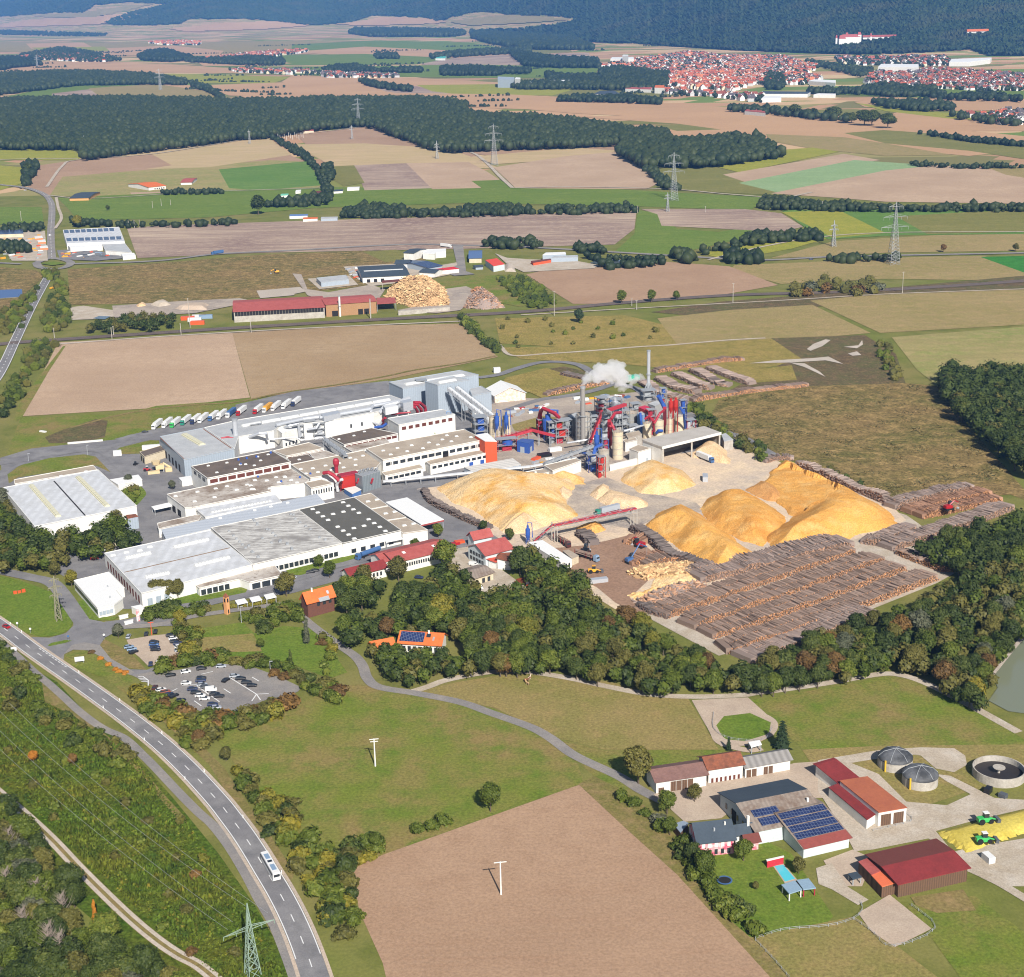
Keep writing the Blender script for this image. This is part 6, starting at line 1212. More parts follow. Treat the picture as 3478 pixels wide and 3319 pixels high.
def silo(label,f,base,top,wpx,m=None,cap=None,frame=False,name='silo',group=None,z=None):
 p=G(f,*base);h=H2(f,base,top);ox,oy,s=FR[f]
 r=(G(f,base[0]+wpx/2,base[1])-p).length
 p=p+Vector((p.x,p.y,0)).normalized()*r;p.z=-.2
 t=empty(name,p,label,'silo',group)
 MB().lathe(p,[(r,0),(r,h)],24).build('shell',m or W_cream,t,smooth=False)
 MB().lathe(p+Vector((0,0,h+.02)),[(r*.96,0),(r*.2,1.0),(.3,1.0)],20).build('lid',cap or R_beige,t)
 mb=MB()
 for k in range(14):
  a=k*6.283/14;q=Vector((p.x+r*1.01*math.cos(a),p.y+r*1.01*math.sin(a),p.z+h));mb.tube([q,q+Vector((0,0,1.1))],.06,4)
 for i in range(24):
  a=i*6.283/24;b=(i+1)*6.283/24;mb.tube([(p.x+r*1.01*math.cos(a),p.y+r*1.01*math.sin(a),p.z+h+1.1),(p.x+r*1.01*math.cos(b),p.y+r*1.01*math.sin(b),p.z+h+1.1)],.06,4)
 mb.build('railing',M_silverd,t)
 mb=MB()
 for z in range(3,int(h),4):mb.lathe(p+Vector((0,0,z)),[(r+.06,0),(r+.06,.35)],24)
 mb.build('hoop',m and M_silverd or W_conc,t)
 if frame:
  mb=MB()
  for k in range(12):
   a=k*6.283/12;q=Vector((p.x+(r+.9)*math.cos(a),p.y+(r+.9)*math.sin(a),p.z));mb.tube([q,q+Vector((0,0,h))],.12,4)
  for z in range(3,int(h)+1,3):
   for i in range(12):
    a=i*6.283/12;b=(i+1)*6.283/12;mb.tube([(p.x+(r+.9)*math.cos(a),p.y+(r+.9)*math.sin(a),z),(p.x+(r+.9)*math.cos(b),p.y+(r+.9)*math.sin(b),z)],.1,4)
    if z>3:mb.tube([(p.x+(r+.9)*math.cos(a),p.y+(r+.9)*math.sin(a),z-3),(p.x+(r+.9)*math.cos(b),p.y+(r+.9)*math.sin(b),z)],.08,4)
  mb.build('scaffold',M_silverd,t)
 return p,r,h
silo('tall cream concrete silo standing alone in front of the steel plant','K',(980,716),(980,530),72)
silo('leftmost of the cream silos right of the steel plant','K',(1175,575),(1175,470),60)
silo('second cream silo from the left behind the open chip shed','K',(1253,560),(1253,450),66)
silo('third cream silo from the left behind the open chip shed','K',(1325,545),(1325,440),60)
silo('rightmost cream silo behind the open chip shed','K',(1390,530),(1390,425),66)
silo('wide cream silo beside the silver galleries, nearer the conveyor tower','K',(160,572),(160,430),76)
silo('cream silo beside the silver galleries, further from the conveyor tower','K',(236,566),(236,428),62)
silo('short cream silo just left of the silver galleries foot','K',(35,530),(35,470),50)
silo('wide grey silo wrapped in a steel scaffold','K',(752,612),(752,412),90,W_conc,R_beige,True)
silo('slim metal silo beside the red elevator at the chip yard','K',(886,800),(886,655),74,mat('silo_metal',C(196,192,182),.5,.2,c2=C(170,160,146),scale=.3),R_beige)
silo('stout grey steel tank with ribbed sides in the middle of the plant','K',(1066,520),(1066,405),96,rib_mat('tank_grey',C(168,166,160),.9,.6,.25),R_beige,name='tank')
silo('small grey hopper tank under the red chute','K',(900,520),(900,400),50,M_silverd,M_silverd,name='tank')
def stack_pipe(label,f,base,top,r,m=None,z0=0.0,name='smokestack',legs=False,r2=None,base_z=0):
 b=G(f,*base,base_z);lo=H2(f,base,top)if base_z==0 else None
 if lo is None:
  ox,oy,s=FR[f];lo_,hi_=base_z,150.0
  for _ in range(30):
   mz=(lo_+hi_)/2;v=CR.transposed()@(Vector((b.x,b.y,mz))-Vector((0,0,HCAM)))
   if SH/2+FPX*v.y/v.z>oy+top[1]/s:lo_=mz
   else:hi_=mz
  lo=lo_-base_z
 t=empty(name,b,label,'smokestack')
 MB().lathe(b,[(r,0),(r2 or r,lo)],16).build('shaft',m or M_silver,t)
 MB().lathe(b+Vector((0,0,lo+.01)),[((r2 or r)*1.15,-1.0),((r2 or r)*1.15,.05),((r2 or r)*.8,.06)],16).build('rim',M_silverd,t)
 MB().lathe(b+Vector((0,0,lo*.5)),[(r*1.6,0),(r*1.6,.25)],16).build('platform',M_silverd,t)
 if legs:
  mb=MB()
  for k in range(4):
   a=k*1.571+.4;mb.tube([b+Vector((6*math.cos(a),6*math.sin(a),0)),b+Vector((0,0,lo*.38))],.45,6)
  mb.build('stay',M_silverd,t)
 return b+Vector((0,0,lo))
stack_pipe('fat silver smokestack at the duct end of the long hall','I',(1583,270),(1575,45),1.7)
STK=stack_pipe('grey smokestack on the scaffolded silo giving off white steam','K',(748,612),(748,224),1.55,mat('stack_grey',C(170,166,162),.6,.3))
stack_pipe('tallest thin smokestack with splayed stays at the back of the plant','K',(1184,300),(1182,-20),1.2,legs=True)
def pipe(name,label,pts,r,m,cat='duct',n=8,posts=None,group=None):
 """pts: (frame, x, y, z)"""
 P=[G(f,x,y,z)for f,x,y,z in pts];t=empty(name,(P[0].x,P[0].y,0),label,cat,group)
 MB().tube(P,r,n).build('tube',m,t)
 for k in(posts or[]):
  p=P[k];MB().tube([(p.x,p.y,-.1),(p.x,p.y,p.z-r+.05)],.18,5).build('post',M_silverd,t)
 return t
def gallery(name,label,a,b,wd,ht,m,trusses=True,legs=(),cat='conveyor',legm=None,mt=None):
 """covered or open conveyor between two elevated points (frame, x, y, z)"""
 A,Bq=G(*a),G(*b);d=Bq-A;L=d.length;u=d.normalized();s=Vector((-u.y,u.x,0)).normalized();up=Vector((0,0,1))
 t=empty(name,(A.x,A.y,0),label,cat)
 def bar(o1,o2,w_,h_,m_,nm):
  P8=[]
  for q in(A+o1,Bq+o1):
   for x_,z_ in((-w_/2,0),(w_/2,0),(w_/2,h_),(-w_/2,h_)):P8 .append(q+s*x_+up*z_)
  MB().add(P8,[(0,1,2,3),(7,6,5,4),(0,4,5,1),(1,5,6,2),(2,6,7,3),(3,7,4,0)]).build(nm,m_,t)
 bar(Vector((0,0,0)),None,wd,ht,m,'belt_housing')
 if trusses:
  mb=MB();n=max(3,int(L/3.2))
  for sd in(-1,1):
   lo_=[A.lerp(Bq,i/n)+s*sd*wd*.52-up*1.5 for i in range(n+1)];hi_=[A.lerp(Bq,i/n)+s*sd*wd*.52+up*(ht+.9)for i in range(n+1)]
   mb.tube([lo_[0],lo_[-1]],.13,4);mb.tube([hi_[0],hi_[-1]],.09,4)
   for i in range(n):mb.tube([lo_[i],hi_[i+1]if i%2 else hi_[i]],.08,4);mb.tube([hi_[i],lo_[i+1]],.08,4)
  mb.build('truss',mt or M_silverd,t)
 for k in legs:
  p=A.lerp(Bq,k)
  for sd in(-1,1):
   q=p+s*sd*wd*.5;MB().tube([(q.x,q.y,-.1),(q.x,q.y,q.z)],.28,5).build('leg',legm or M_silverd,t)
 return t
G_white=mat('gallery_white',C(226,228,230),.6,dirt=.1);G_red=mat('gallery_red',C(198,62,74),.6,dirt=.12)
gallery('conveyor','front one of two silver galleries sloping down from the tallest cube',('J',1425,250,18),('J',1700,468,5),2.6,2.2,G_white,True,(.35,.65,.95))
gallery('conveyor','rear one of two silver galleries sloping down from the tallest cube',('J',1478,244,18),('J',1738,448,6),2.6,2.2,G_white,True,(.35,.65,.95))
gallery('conveyor','low red conveyor climbing towards the blue plant house',('K',165,590,4),('K',405,522,9),2.0,1.6,G_red,True,(.1,.35,.6,.9),mt=M_redp)
gallery('conveyor','short red conveyor from the low conveyor to the blue filter',('K',405,520,9),('K',560,560,7),1.6,1.4,G_red,False,(.3,.8))
gallery('conveyor','steep broad red conveyor rising past the scaffolded silo',('K',782,640,4),('K',868,425,24),3.4,2.4,G_red,True,(.5,.8),mt=M_redp)
gallery('conveyor','short pink-red conveyor near the top of the plant',('K',880,402,22),('K',1030,352,20),2.2,1.8,G_red,False,(.3,.8))
gallery('conveyor','upright red bucket elevator beside the tall cream silo',('K',922,640,0),('K',922,460,22),2.0,1.8,M_redp,False)
gallery('conveyor','upright red bucket elevator between the cream silos',('K',1293,525,0),('K',1293,375,20),2.2,1.8,M_redp,False)
gallery('conveyor','long grey belt gallery from the pipe bridge up to the red chute',('K',490,745,5),('K',850,615,10),2.0,1.5,M_silverd,True,(.2,.5,.8))
gallery('pipe_bridge','long low pipe bridge between the annex and the chip heap',('J',985,860,3),('J',1966,760,4),2.2,.8,G_white,False,(.05,.15,.25,.35,.5,.65,.8,.95),cat='pipe bridge')
gallery('pipe_bridge','second pipe bridge continuing towards the belt gallery',('K',393,760,4),('K',700,700,5),2.0,.7,G_white,False,(.1,.5,.9),cat='pipe bridge')
gallery('conveyor','long yard conveyor carried on tall legs above the chip ground',('N',548,366,9),('N',1098,250,9.5),3.0,.5,G_red,True,(.0,.03,.96,1.0),legm=W_conc)
gallery('conveyor','short steep red conveyor climbing from the yard floor',('N',418,470,.5),('N',545,360,9),2.4,.5,G_red,True,())
gallery('pipe_bridge','rusty lattice bridge crossing the roofs diagonally',('J',592,580,11),('J',740,690,11),2.4,.6,M_silverd,True,(.05,.95),cat='pipe bridge')
gallery('conveyor','green and red inclined conveyor on the front of the duct-covered block',('J',1262,455,12),('J',1340,545,3),3.2,.8,mat('gallery_green',C(150,160,120),.7),False,(.9,))
def cyclone(name,label,f,base,z0,r,h,m,cat='cyclone',pipes=True):
 p=G(f,*base);p.z=0;t=empty(name,p,label,cat);q=Vector((p.x,p.y,z0))
 MB().lathe(q,[(r*.15,0),(r,h*.55),(r,h),(r*.5,h*1.05),(r*.5,h*1.25)],14).build('cone',m,t)
 for k in range(4):
  a=k*1.571+.785;e=q+Vector((r*1.1*math.cos(a),r*1.1*math.sin(a),0));MB().tube([(e.x,e.y,-.1),(e.x,e.y,z0+h*.7)],.16,4).build('leg',m,t)
 if pipes:
  MB().tube([q+Vector((0,0,h*1.25)),q+Vector((0,0,h*1.5)),q+Vector((r*1.8,0,h*1.45)),q+Vector((r*2.0,.3,h*.3))],r*.22,7).build('pipe',m,t)
 return t
cyclone('cyclone','big blue cyclone inside the red frame','K',(515,585),1,3.4,13,M_blue)
cyclone('cyclone','blue cyclone on the wide cream silo','K',(175,585),7,1.5,9,M_blue)
cyclone('cyclone','blue cyclone on the narrower cream silo','K',(238,580),7,1.4,9,M_blue)
cyclone('cyclone','blue cyclone beside the tall red elevator tower','K',(840,730),8,1.6,9,M_blue)
cyclone('cyclone','small blue cyclone beside the yard conveyor foot','N',(380,490),1.5,1.2,7,M_blue)
cyclone('cyclone','left one of two red cyclones above the cream silos','K',(1332,545),14,1.6,8,M_redb,pipes=False)
cyclone('cyclone','right one of two red cyclones above the cream silos','K',(1364,540),14,1.6,8,M_redb,pipes=False)
cyclone('cyclone','grey cyclone beside the stout steel tank','K',(960,500),10,2.4,8,M_silver)
cyclone('cyclone','pale blue cyclone on the front of the duct-covered block','J',(1415,545),5,1.5,7,mat('cyclone_pale',C(110,150,200),.5))
def frame_tower(name,label,f,base,w_,d_,h,m,lv=4.0,deck=True,ang=.25,cat='steel tower',infill=None):
 p=G(f,*base);t=empty(name,(p.x,p.y,0),label,cat);R=Matrix.Rotation(ang,3,'Z');mb=MB();rr=random.Random(int(p.x*10))
 cs=[R@Vector((a*w_/2,b*d_/2,0))+Vector((p.x,p.y,0))for a,b in((-1,-1),(1,-1),(1,1),(-1,1))]
 for c in cs:mb.tube([c,c+Vector((0,0,h))],.22,4)
 n=int(h/lv)
 for i in range(n+1):
  z=Vector((0,0,i*h/n))
  for a in range(4):
   b=(a+1)%4;mb.tube([cs[a]+z,cs[b]+z],.14,4)
   if i<n:mb.tube([cs[a]+z,cs[b]+z+Vector((0,0,h/n))],.1,4)
 mb.build('frame',m,t)
 if deck:
  for i in range(1,n+1):MB().box((p.x,p.y,i*h/n),(w_*1.12,d_*1.12,.12),ang).build('deck',M_silverd,t)
 mats_=infill or[M_redp,M_silver,M_silverd]
 for i in range(n):
  z=i*h/n+.15;a=rr.uniform(-.25,.25)
  if rr.random()<.5:MB().box((p.x+a*w_,p.y,z),(w_*.5,d_*.5,h/n*.75),ang).build('machine',rr.choice(mats_),t)
  else:MB().lathe((p.x+a*w_,p.y,z),[(w_*.28,0),(w_*.28,h/n*.6),(w_*.12,h/n*.8)],12).build('vessel',rr.choice(mats_),t)
 return t
frame_tower('steel_tower','red framed process tower left of the scaffolded silo','K',(600,600),8,7,15,M_silverd,infill=[M_redp,M_redb,M_silverd])
frame_tower('steel_tower','red elevator tower beside the slim metal silo','K',(868,830),4,4,13,M_redb,infill=[M_redb])
frame_tower('steel_tower','blue and grey platform tower beside the red elevator tower','K',(815,790),7,5,11,M_blued,infill=[M_silverd,M_blue])
frame_tower('steel_tower','grey framed tower holding the silver gallery foot','K',(60,560),8,8,14,M_silverd,infill=[M_blue,M_silverd,M_redp])
frame_tower('steel_tower','red and steel framed tower right of the scaffolded silo','K',(905,600),7,7,17,M_silverd,infill=[M_redp,M_silver,M_silverd])
frame_tower('steel_tower','steel framed tower behind the tall cream silo','K',(1000,560),9,8,18,M_silverd,infill=[M_silver,M_conc if False else W_conc,M_silverd])
frame_tower('steel_tower','low red framed structure beside the bright blue plant house','K',(235,650),12,6,8,M_redp,infill=[M_redp,M_blue])
frame_tower('steel_tower','red piping tower above the leftmost cream silo of the right group','K',(1200,545),5,5,17,M_redp,infill=[M_redp])
frame_tower('steel_tower','blue framed tower at the right end of the cream silos','K',(1412,500),4,4,19,M_blued,infill=[M_blue])
frame_tower('steel_tower','grey lattice base of the tallest smokestack','K',(1184,318),9,7,8,M_silverd,infill=[M_silverd,W_conc])
flat('plant_house','grey clad boiler house below the tallest smokestack','K',[(1180,340),(1240,318),(1290,332),(1228,356)],14,mat('boiler_grey',C(176,176,174),.7,dirt=.15),R_grey,par=.2)
flat('plant_house','crimson clad cube attached to the grey boiler house','K',[(1118,362),(1160,350),(1202,362),(1165,382)],15,M_redb,mat('roof_pinkred',C(212,60,90),.6),par=0)
flat('plant_house','light blue clad cube next to the stout steel tank','K',[(1108,402),(1140,388),(1178,398),(1145,414)],13,mat('clad_light_blue',C(140,172,214),.6),R_grey,par=0)
flat('plant_house','grey machine house behind the scaffolded silo','K',[(650,420),(700,400),(740,410),(700,440)],12,M_silverd,R_grey,par=.2)
flat('plant_house','low concrete machine house between the silo groups','K',[(1030,540),(1120,520),(1140,545),(1050,570)],7,W_conc,R_beige,par=.2)
flat('plant_house','white and red banded machine house behind the tall silo','K',[(1010,580),(1090,562),(1110,580),(1030,600)],6,W_white,R_beige,par=.2)
def filter_plant():
 t=empty('filter_plant',G('Y',340,330),'red filter plant with curved ducts and a chimney pot in front of the central hall','filter plant');p=G('Y',345,318)
 u=(G('Y',385,305)-G('Y',305,320)).normalized();ang=math.atan2(u.y,u.x);c=G('Y',345,312)+Vector((0,2.2,0));
 MB().box((c.x,c.y,2.0),(11,5,7),ang).build('filter_box',M_redb,t)
 MB().box((c.x,c.y,9.1),(11.4,5.4,.8),ang).build('lid',M_redp,t)
 for k in range(4):
  q=c+u*(k*3.3-5);MB().tube([(q.x,q.y-1.5,-.1),(q.x,q.y-1.5,2)],.2,5).build('leg',M_redp,t)
 MB().lathe((G('Y',272,300).x,G('Y',272,300).y+1,0),[(1.1,0),(1.1,13),(1.8,15),(1.8,17),(1.2,18)],14).build('chimney',M_redp,t)
 P=[G('Y',185,200,12),G('Y',215,195,13),G('Y',250,215,11),G('Y',285,250,8)];MB().tube(P,1.1,9).build('duct',M_redp,t)
 P=[G('Y',275,315,1),G('Y',268,275,5),G('Y',280,248,8),G('Y',305,240,9)];MB().tube(P,.9,9).build('duct',G_white,t)
 for k,x in enumerate((400,432,488)):
  P=[G('Y',x-20,255,4),G('Y',x,262,5),G('Y',x+8,235,8)];MB().tube(P,.6,8).build('duct',G_red,t)
filter_plant()
o=flat('filter_house','grey ribbed filter house beside the red filter plant','Y',[(385,205),(500,178),(545,188),(430,222)],10,rib_mat('filter_grey',C(140,150,156),.8,.5,.3),M_silverd,par=0)
for k,(x,y)in enumerate([(405,195),(430,188),(455,182),(482,180),(510,182)]):
 pipe('duct',f'{["first","second","third","fourth","fifth"][k]} silver duct from the left arched over the grey filter house',[('Y',x,y+70,1),('Y',x,y+10,9.5),('Y',x+4,y-4,11.5),('Y',x+14,y-10,10)],.75,M_silver,group='ducts over the grey filter house')
D=[('wide silver duct running along the roof edge of the long hall',[('J',560,430,13),('J',900,372,13),('J',920,350,14),('J',1150,312,14)],1.3),('second silver duct lying beside the roof skylight strip',[('J',270,480,13),('J',450,440,13),('J',560,425,13)],1.1),('bent silver duct above the silver smokestack foot',[('J',30,560,8),('J',190,530,10),('J',210,560,6),('J',205,610,3)],1.0),('looping silver duct between smokestack and white box',[('J',90,560,10),('J',160,535,13),('J',205,535,13),('J',212,575,8)],.9),
('tall bent duct at the white filter box',[('J',318,560,4),('J',320,500,10),('J',360,485,13),('J',420,470,14),('J',430,560,5)],.9),('thin silver duct drooping behind the white filter box',[('J',230,575,7),('J',400,560,7),('J',440,580,5),('J',600,560,6)],.5),('silver duct climbing the long white wall',[('J',480,510,8),('J',540,500,9),('J',560,465,12)],.8),('curved duct at the end of the long white wall',[('J',905,370,13),('J',915,460,5),('J',960,480,4),('J',990,440,6)],.9),
('silver duct bundle over the pale block roof',[('J',960,400,10),('J',1000,350,14),('J',1080,330,15),('J',1160,300,16)],1.4),('short silver duct above the pale block',[('J',1000,380,13),('J',1080,370,13),('J',1100,345,14)],1.0),('red duct bend between the silver ducts and the broad block',[('J',1190,330,15),('J',1230,330,14),('J',1265,360,9),('J',1270,395,5)],1.1),('second red duct bend beside the broad block',[('J',1180,345,14),('J',1215,345,13),('J',1240,375,9),('J',1240,405,5)],1.0),
('third red duct bend beside the broad block',[('J',1170,360,13),('J',1200,362,12),('J',1215,390,8),('J',1215,410,5)],.9),('long thin red pipe crossing the ducts',[('J',1040,410,10),('J',1100,400,11),('J',1170,395,11)],.5),('short red pipe at the foot of the silver smokestack',[('I',1475,175,11.5),('I',1520,165,12),('I',1560,175,11)],.5),('blue bent duct left on the front of the duct-covered block',[('J',1160,490,9),('J',1180,500,9),('J',1190,530,5),('J',1240,555,2)],.7),
('blue bent duct right on the front of the duct-covered block',[('J',1372,500,4),('J',1376,475,8),('J',1400,460,10),('J',1445,455,10),('J',1448,510,3)],.5),('blue duct from the dryer block down to the pipe bundle',[('J',930,495,3),('J',980,490,4),('J',1010,470,6)],.9),('red duct upright in the pipe bundle by the pale block',[('J',985,480,2),('J',985,445,7),('J',1000,430,9)],.9),('blue pipe curling down from the red chute',[('V',545,440,1),('V',560,400,6),('V',590,370,10),('V',600,320,14),('V',640,300,15)],1.0),
('second blue pipe curling down from the red chute',[('V',500,350,6),('V',560,360,8),('V',600,345,11),('V',630,310,13)],.8),('red bent pipe around the blue cyclone, upper',[('V',245,200,4),('V',240,150,10),('V',255,85,18),('V',270,70,20),('V',340,100,18),('V',370,130,15)],1.2),('red bent pipe around the blue cyclone, lower',[('V',240,180,6),('V',260,150,10),('V',290,150,11)],1.4),('twin red pipe beside the tall red elevator',[('V',697,300,3),('V',697,180,19),('V',692,150,22)],1.0),
('red pipe sloping to the tall cream silo',[('V',695,155,21),('V',715,190,18),('V',725,215,16)],.9),('red pipe branching left over the leftmost cream silo',[('K',1160,440,16),('K',1190,420,18),('K',1215,450,16),('K',1222,520,8)],.8),('blue pipe falling down the rightmost cream silo',[('K',1395,360,20),('K',1420,400,16),('K',1428,500,3)],.7),('slanting blue chute behind the red cyclones',[('K',1250,285,26),('K',1275,330,21),('K',1295,370,17)],1.3),
('blue pipe loop at the foot of the cream silos',[('V',990,225,3),('V',1000,210,5),('V',1025,212,4)],.9),('silver arched duct beside the white filter box',[('J',590,560,6),('J',640,600,8),('J',700,640,8),('J',760,680,7)],.6),]
for lab,P,r_ in D:pipe('duct',lab,P,r_*1.05,M_redp if lab.startswith(('red','second red','third red','long thin red','short red','twin red'))else(M_blue if 'blue' in lab.split()[0:2]or lab.startswith(('blue','second blue','slanting blue'))else M_silver))
o=flat('filter_box','white filter box with rounded ducts in front of the long hall','J',[(272,505),(350,478),(425,500),(310,535)],10,W_white,R_pure,par=0)
windows(o,2,4,1,3,.1,.9,.4)
flat('filter_box','grey filter cabinet on the roof edge of the long hall','J',[(570,408),(680,386),(700,400),(590,424)],15,M_silver,M_silver,z0=11.4,par=0)
flat('filter_box','white cabinet beside the pale block ducts','J',[(985,352),(1060,338),(1085,352),(1000,368)],16,G_white,G_white,z0=11.4,par=0)
flat('filter_box','silver cabinet at the top end of the long hall','J',[(1100,320),(1160,308),(1185,322),(1120,335)],17,M_silver,M_silver,z0=11.4,par=0)
o=gable('office_house','long white office with red roof and a row of black windows','M',(1062,416),(1440,324),(1024,350),(1352,268),6.2,8.4,W_white,R_red);windows(o,0,18,2.6,4.4,.2,.95,.6)
on_slope(o,.24,.29,.55,.75,M_sky,'skylight');on_slope(o,.76,.81,.5,.7,M_sky,'skylight')
o=gable('office_house','short red-roofed cross wing at the left end of the long white office','M',(985,412),(1048,396),(905,370),(985,346),5.8,8,W_white,R_red)
o=gable('hall_house','low hall with dark crimson roof behind the tall garden trees','M',(762,508),(1012,446),(705,460),(962,404),5,7.6,W_white,R_red2);windows(o,0,8,1.5,3.5,.1,.9,.5)
o=gable('workshop_house','pale blue gabled house with red roof and balcony windows','M',(1668,368),(1856,320),(1588,292),(1800,250),7,10.5,W_pale,R_red);windows(o,3,5,4.2,6,.08,.9,.7);windows(o,3,5,1.2,3,.08,.9,.7)
o=gable('workshop_house','smaller red-roofed workshop behind the pale blue gabled house','M',(1590,262),(1715,236),(1520,218),(1640,200),5.5,8.5,W_pale,R_red)
o=gable('lean_to','bright red lean-to roof below the pale blue gabled house','M',(1735,412),(1778,385),(1682,405),(1735,352),4,4.8,W_white,mat('roof_bright_red',C(214,92,70),.8),back=.05)
o=gable('workshop_house','rust red roof joined to the lean-to beside the dark tree','M',(1840,410),(1868,350),(1745,352),(1800,336),4.5,6,W_white,R_rust,back=.1)
o=gable('shed','old grey corrugated shed in the works courtyard','M',(1600,520),(1727,480),(1530,480),(1660,442),4,5.4,W_cream,R_oldg,cat='shed');windows(o,0,2,.2,2.6,.3,.9,.5)
o=gable('brick_house','dark brick house with bright orange roof at the street corner','M',(478,686),(664,636),(448,618),(638,568),7.5,11.5,mat('brick_dark',C(116,76,64),.9,dirt=.2),R_orange,cat='house');windows(o,0,3,4.6,6.2,.3,.95,.5);on_slope(o,.42,.78,-.25,.12,M_silverd,'porch_roof');on_slope(o,.76,.84,.3,.6,M_silver,'dormer')
chimney(o,.3,.95)
o=gable('villa','villa with orange roof half covered by solar panels','M',(1085,950),(1372,968),(1120,884),(1470,880),4.2,7.5,W_white,R_orange,cat='house');on_slope(o,.02,.58,.12,.92,M_solar);on_slope(o,.62,.72,.55,.85,M_glass,'roof_window');on_slope(o,.78,.82,.3,.6,M_silverd,'dormer');windows(o,0,7,.3,2.8,.05,.95,.6);chimney(o,.66,.9)
gable('garage','small orange-roofed garage beside the solar-roofed villa','M',(914,986),(1062,958),(915,945),(1040,912),3.2,5.2,W_white,R_orange,cat='garage')
o=gable('log_saw_house','long white flat-pitched workshop roof at the edge of the log yard','N',(655,612),(672,606),(385,478),(470,466),4.5,5,W_white,R_pure,back=.1)if False else flat('yard_workshop','long white workshop roof along the edge of the log yard','N',[(385,480),(478,464),(672,590),(600,612)],4.6,W_white,R_pure,par=0)
windows(o,2,3,.3,3.2,.1,.9,.5)
flat('yard_shed','small grey-roofed shed joined to the long white yard workshop','N',[(612,535),(650,528),(718,566),(672,586)],4.0,W_cream,R_beige,par=0)
o=flat('small_tower','little orange bell tower with arched openings by the street','I',[(1488,1232),(1508,1226),(1528,1232),(1508,1240)],8.5,mat('tower_orange',C(236,172,118),.8),R_rust,par=0,cat='tower');windows(o,2,1,6,7.8,.2,.8,.7,M_black,'opening');windows(o,3,1,6,7.8,.2,.8,.7,M_black,'opening');windows(o,2,1,.5,2.4,.2,.8,.6,M_glass)
MB().add([o.P[0]+Vector((0,0,.25)),o.P[1]+Vector((0,0,.25)),o.P[2]+Vector((0,0,.25)),o.P[3]+Vector((0,0,.25)),o.c+Vector((0,0,2.2))if False else Vector((o.c.x,o.c.y,10.4))],[(0,1,4),(1,2,4),(2,3,4),(3,0,4)]).build('spire',R_rust,o.r)
for k,(x,y,wd_)in enumerate([(1568,1262,'left'),(1664,1245,'middle'),(1760,1226,'right')]):
 canopy('bus_shelter',f'{wd_} one of three low white shelters behind the yellow hedge','I',[(x,y-6),(x+65,y-20),(x+88,y+8),(x+18,y+24)],2.8,R_pure,th=.2,cat='shelter',group='white shelters behind the hedge')
def hedge(label,f,pts,w_,h_,leaf):
 L=smooth_line(GS(f,pts),4);it=[];D_=arclen(L);s=0
 while s<D_[-1]:p,_=at_len(L,D_,s);it.append((p,w_*.62,h_*.55));s+=w_*.7
 o=leafmass('hedge',it,leaf,90,.35,len(pts));o['kind']='thing';tagp(o,label,'hedge')
hedge('trimmed yellow-green hedge in front of the three white shelters','I',[(1545,1310),(1700,1295),(1855,1262)],1.8,1.8,'yel')
o=flat('gate_house','small white gate house roof beside the office pavilion','Z',[(1000,250),(1070,236),(1092,252),(1040,268)],3.2,W_white,R_pure,par=0)
flat('wall','low white entrance wall beside the driveway','Z',[(945,362),(1010,346),(1012,352),(948,369)],1.6,W_white,W_white,par=0,cat='wall')
flat('wall','low white garden wall beside the cut corner of the pavilion','Z',[(905,318),(972,304),(974,310),(908,325)],1.5,W_white,W_white,par=0,cat='wall')
o=gable('farm_barn','white barn with purple-brown roof and wide dark doors at the head of the courtyard','S',(203,330),(486,288),(165,268),(446,222),5,7,W_white,mat('roof_purple',C(142,108,100),.9,c2=C(120,90,84),scale=.3,dirt=.25),cat='barn');windows(o,0,4,.1,4,.28,.74,.92,W_wood,'door');windows(o,0,1,.1,2.2,.04,.16,.9,MATS['wall_wood'],'door')
o=gable('farm_barn','rusty brown roofed barn in the middle of the courtyard row','S',(488,262),(684,232),(442,198),(640,168),6,8.4,W_white,R_rust,cat='barn');windows(o,0,7,.3,2.0,.05,.95,.5,M_glassred)
o=gable('farm_barn','low white barn with grey ribbed roof at the right end of the courtyard row','S',(688,252),(942,206),(672,198),(918,156),4.6,6.4,W_white,rib_mat('roof_grey_fibre',C(158,154,150),2.5,.9,.3,ang=.25),cat='barn');windows(o,0,2,.1,3.2,.02,.26,.85,W_wood,'door');windows(o,0,2,.1,3.2,.4,.62,.85,W_wood,'door')
o=gable('cattle_barn','large barn with dark slate roof on one side and old brown fibre on the other','S',(745,598),(1130,520),(655,444),(1085,362),5.5,8.6,W_pale,R_oldg,cat='barn',roof2=R_slate);on_slope(o,.12,.48,.1,.36,M_solar);on_slope(o,.1,.46,.42,.66,M_solar);windows(o,3,5,2,4,.1,.9,.3,M_glass);windows(o,3,1,.1,4.6,.3,.5,.6,M_black,'door');chimney(o,.9,.6)
o=gable('cow_shed','open cow shed with rows of solar panels above a faded red roof edge','U',(592,182),(772,140),(520,42),(684,8),4,7.2,W_pale,R_oldg,cat='barn',back=.3);on_slope(o,-.01,1.01,-.05,.2,mat('roof_faded_red',C(160,84,76),.85,c2=C(140,74,66),scale=.3),'roof_edge',lift_=.24)
for k in range(4):on_slope(o,.01,.99,.22+k*.195,.385+k*.195,M_solar)
o=gable('farmhouse','farmhouse with slate roof and pink-striped walls','S',(432,662),(636,640),(370,562),(570,532),5.6,9.5,mat('wall_pink',C(226,90,122),.8,c2=C(240,236,230),scale=.35,amt=1),R_slate,cat='house');windows(o,0,5,3.2,4.8,.05,.95,.5,M_sky);windows(o,0,5,.6,2.4,.05,.95,.5);windows(o,3,3,1,4,.1,.9,.3,M_sky);chimney(o,.5,.5,.5,1.2,M_silver);chimney(o,.82,.75,.5,1.2)
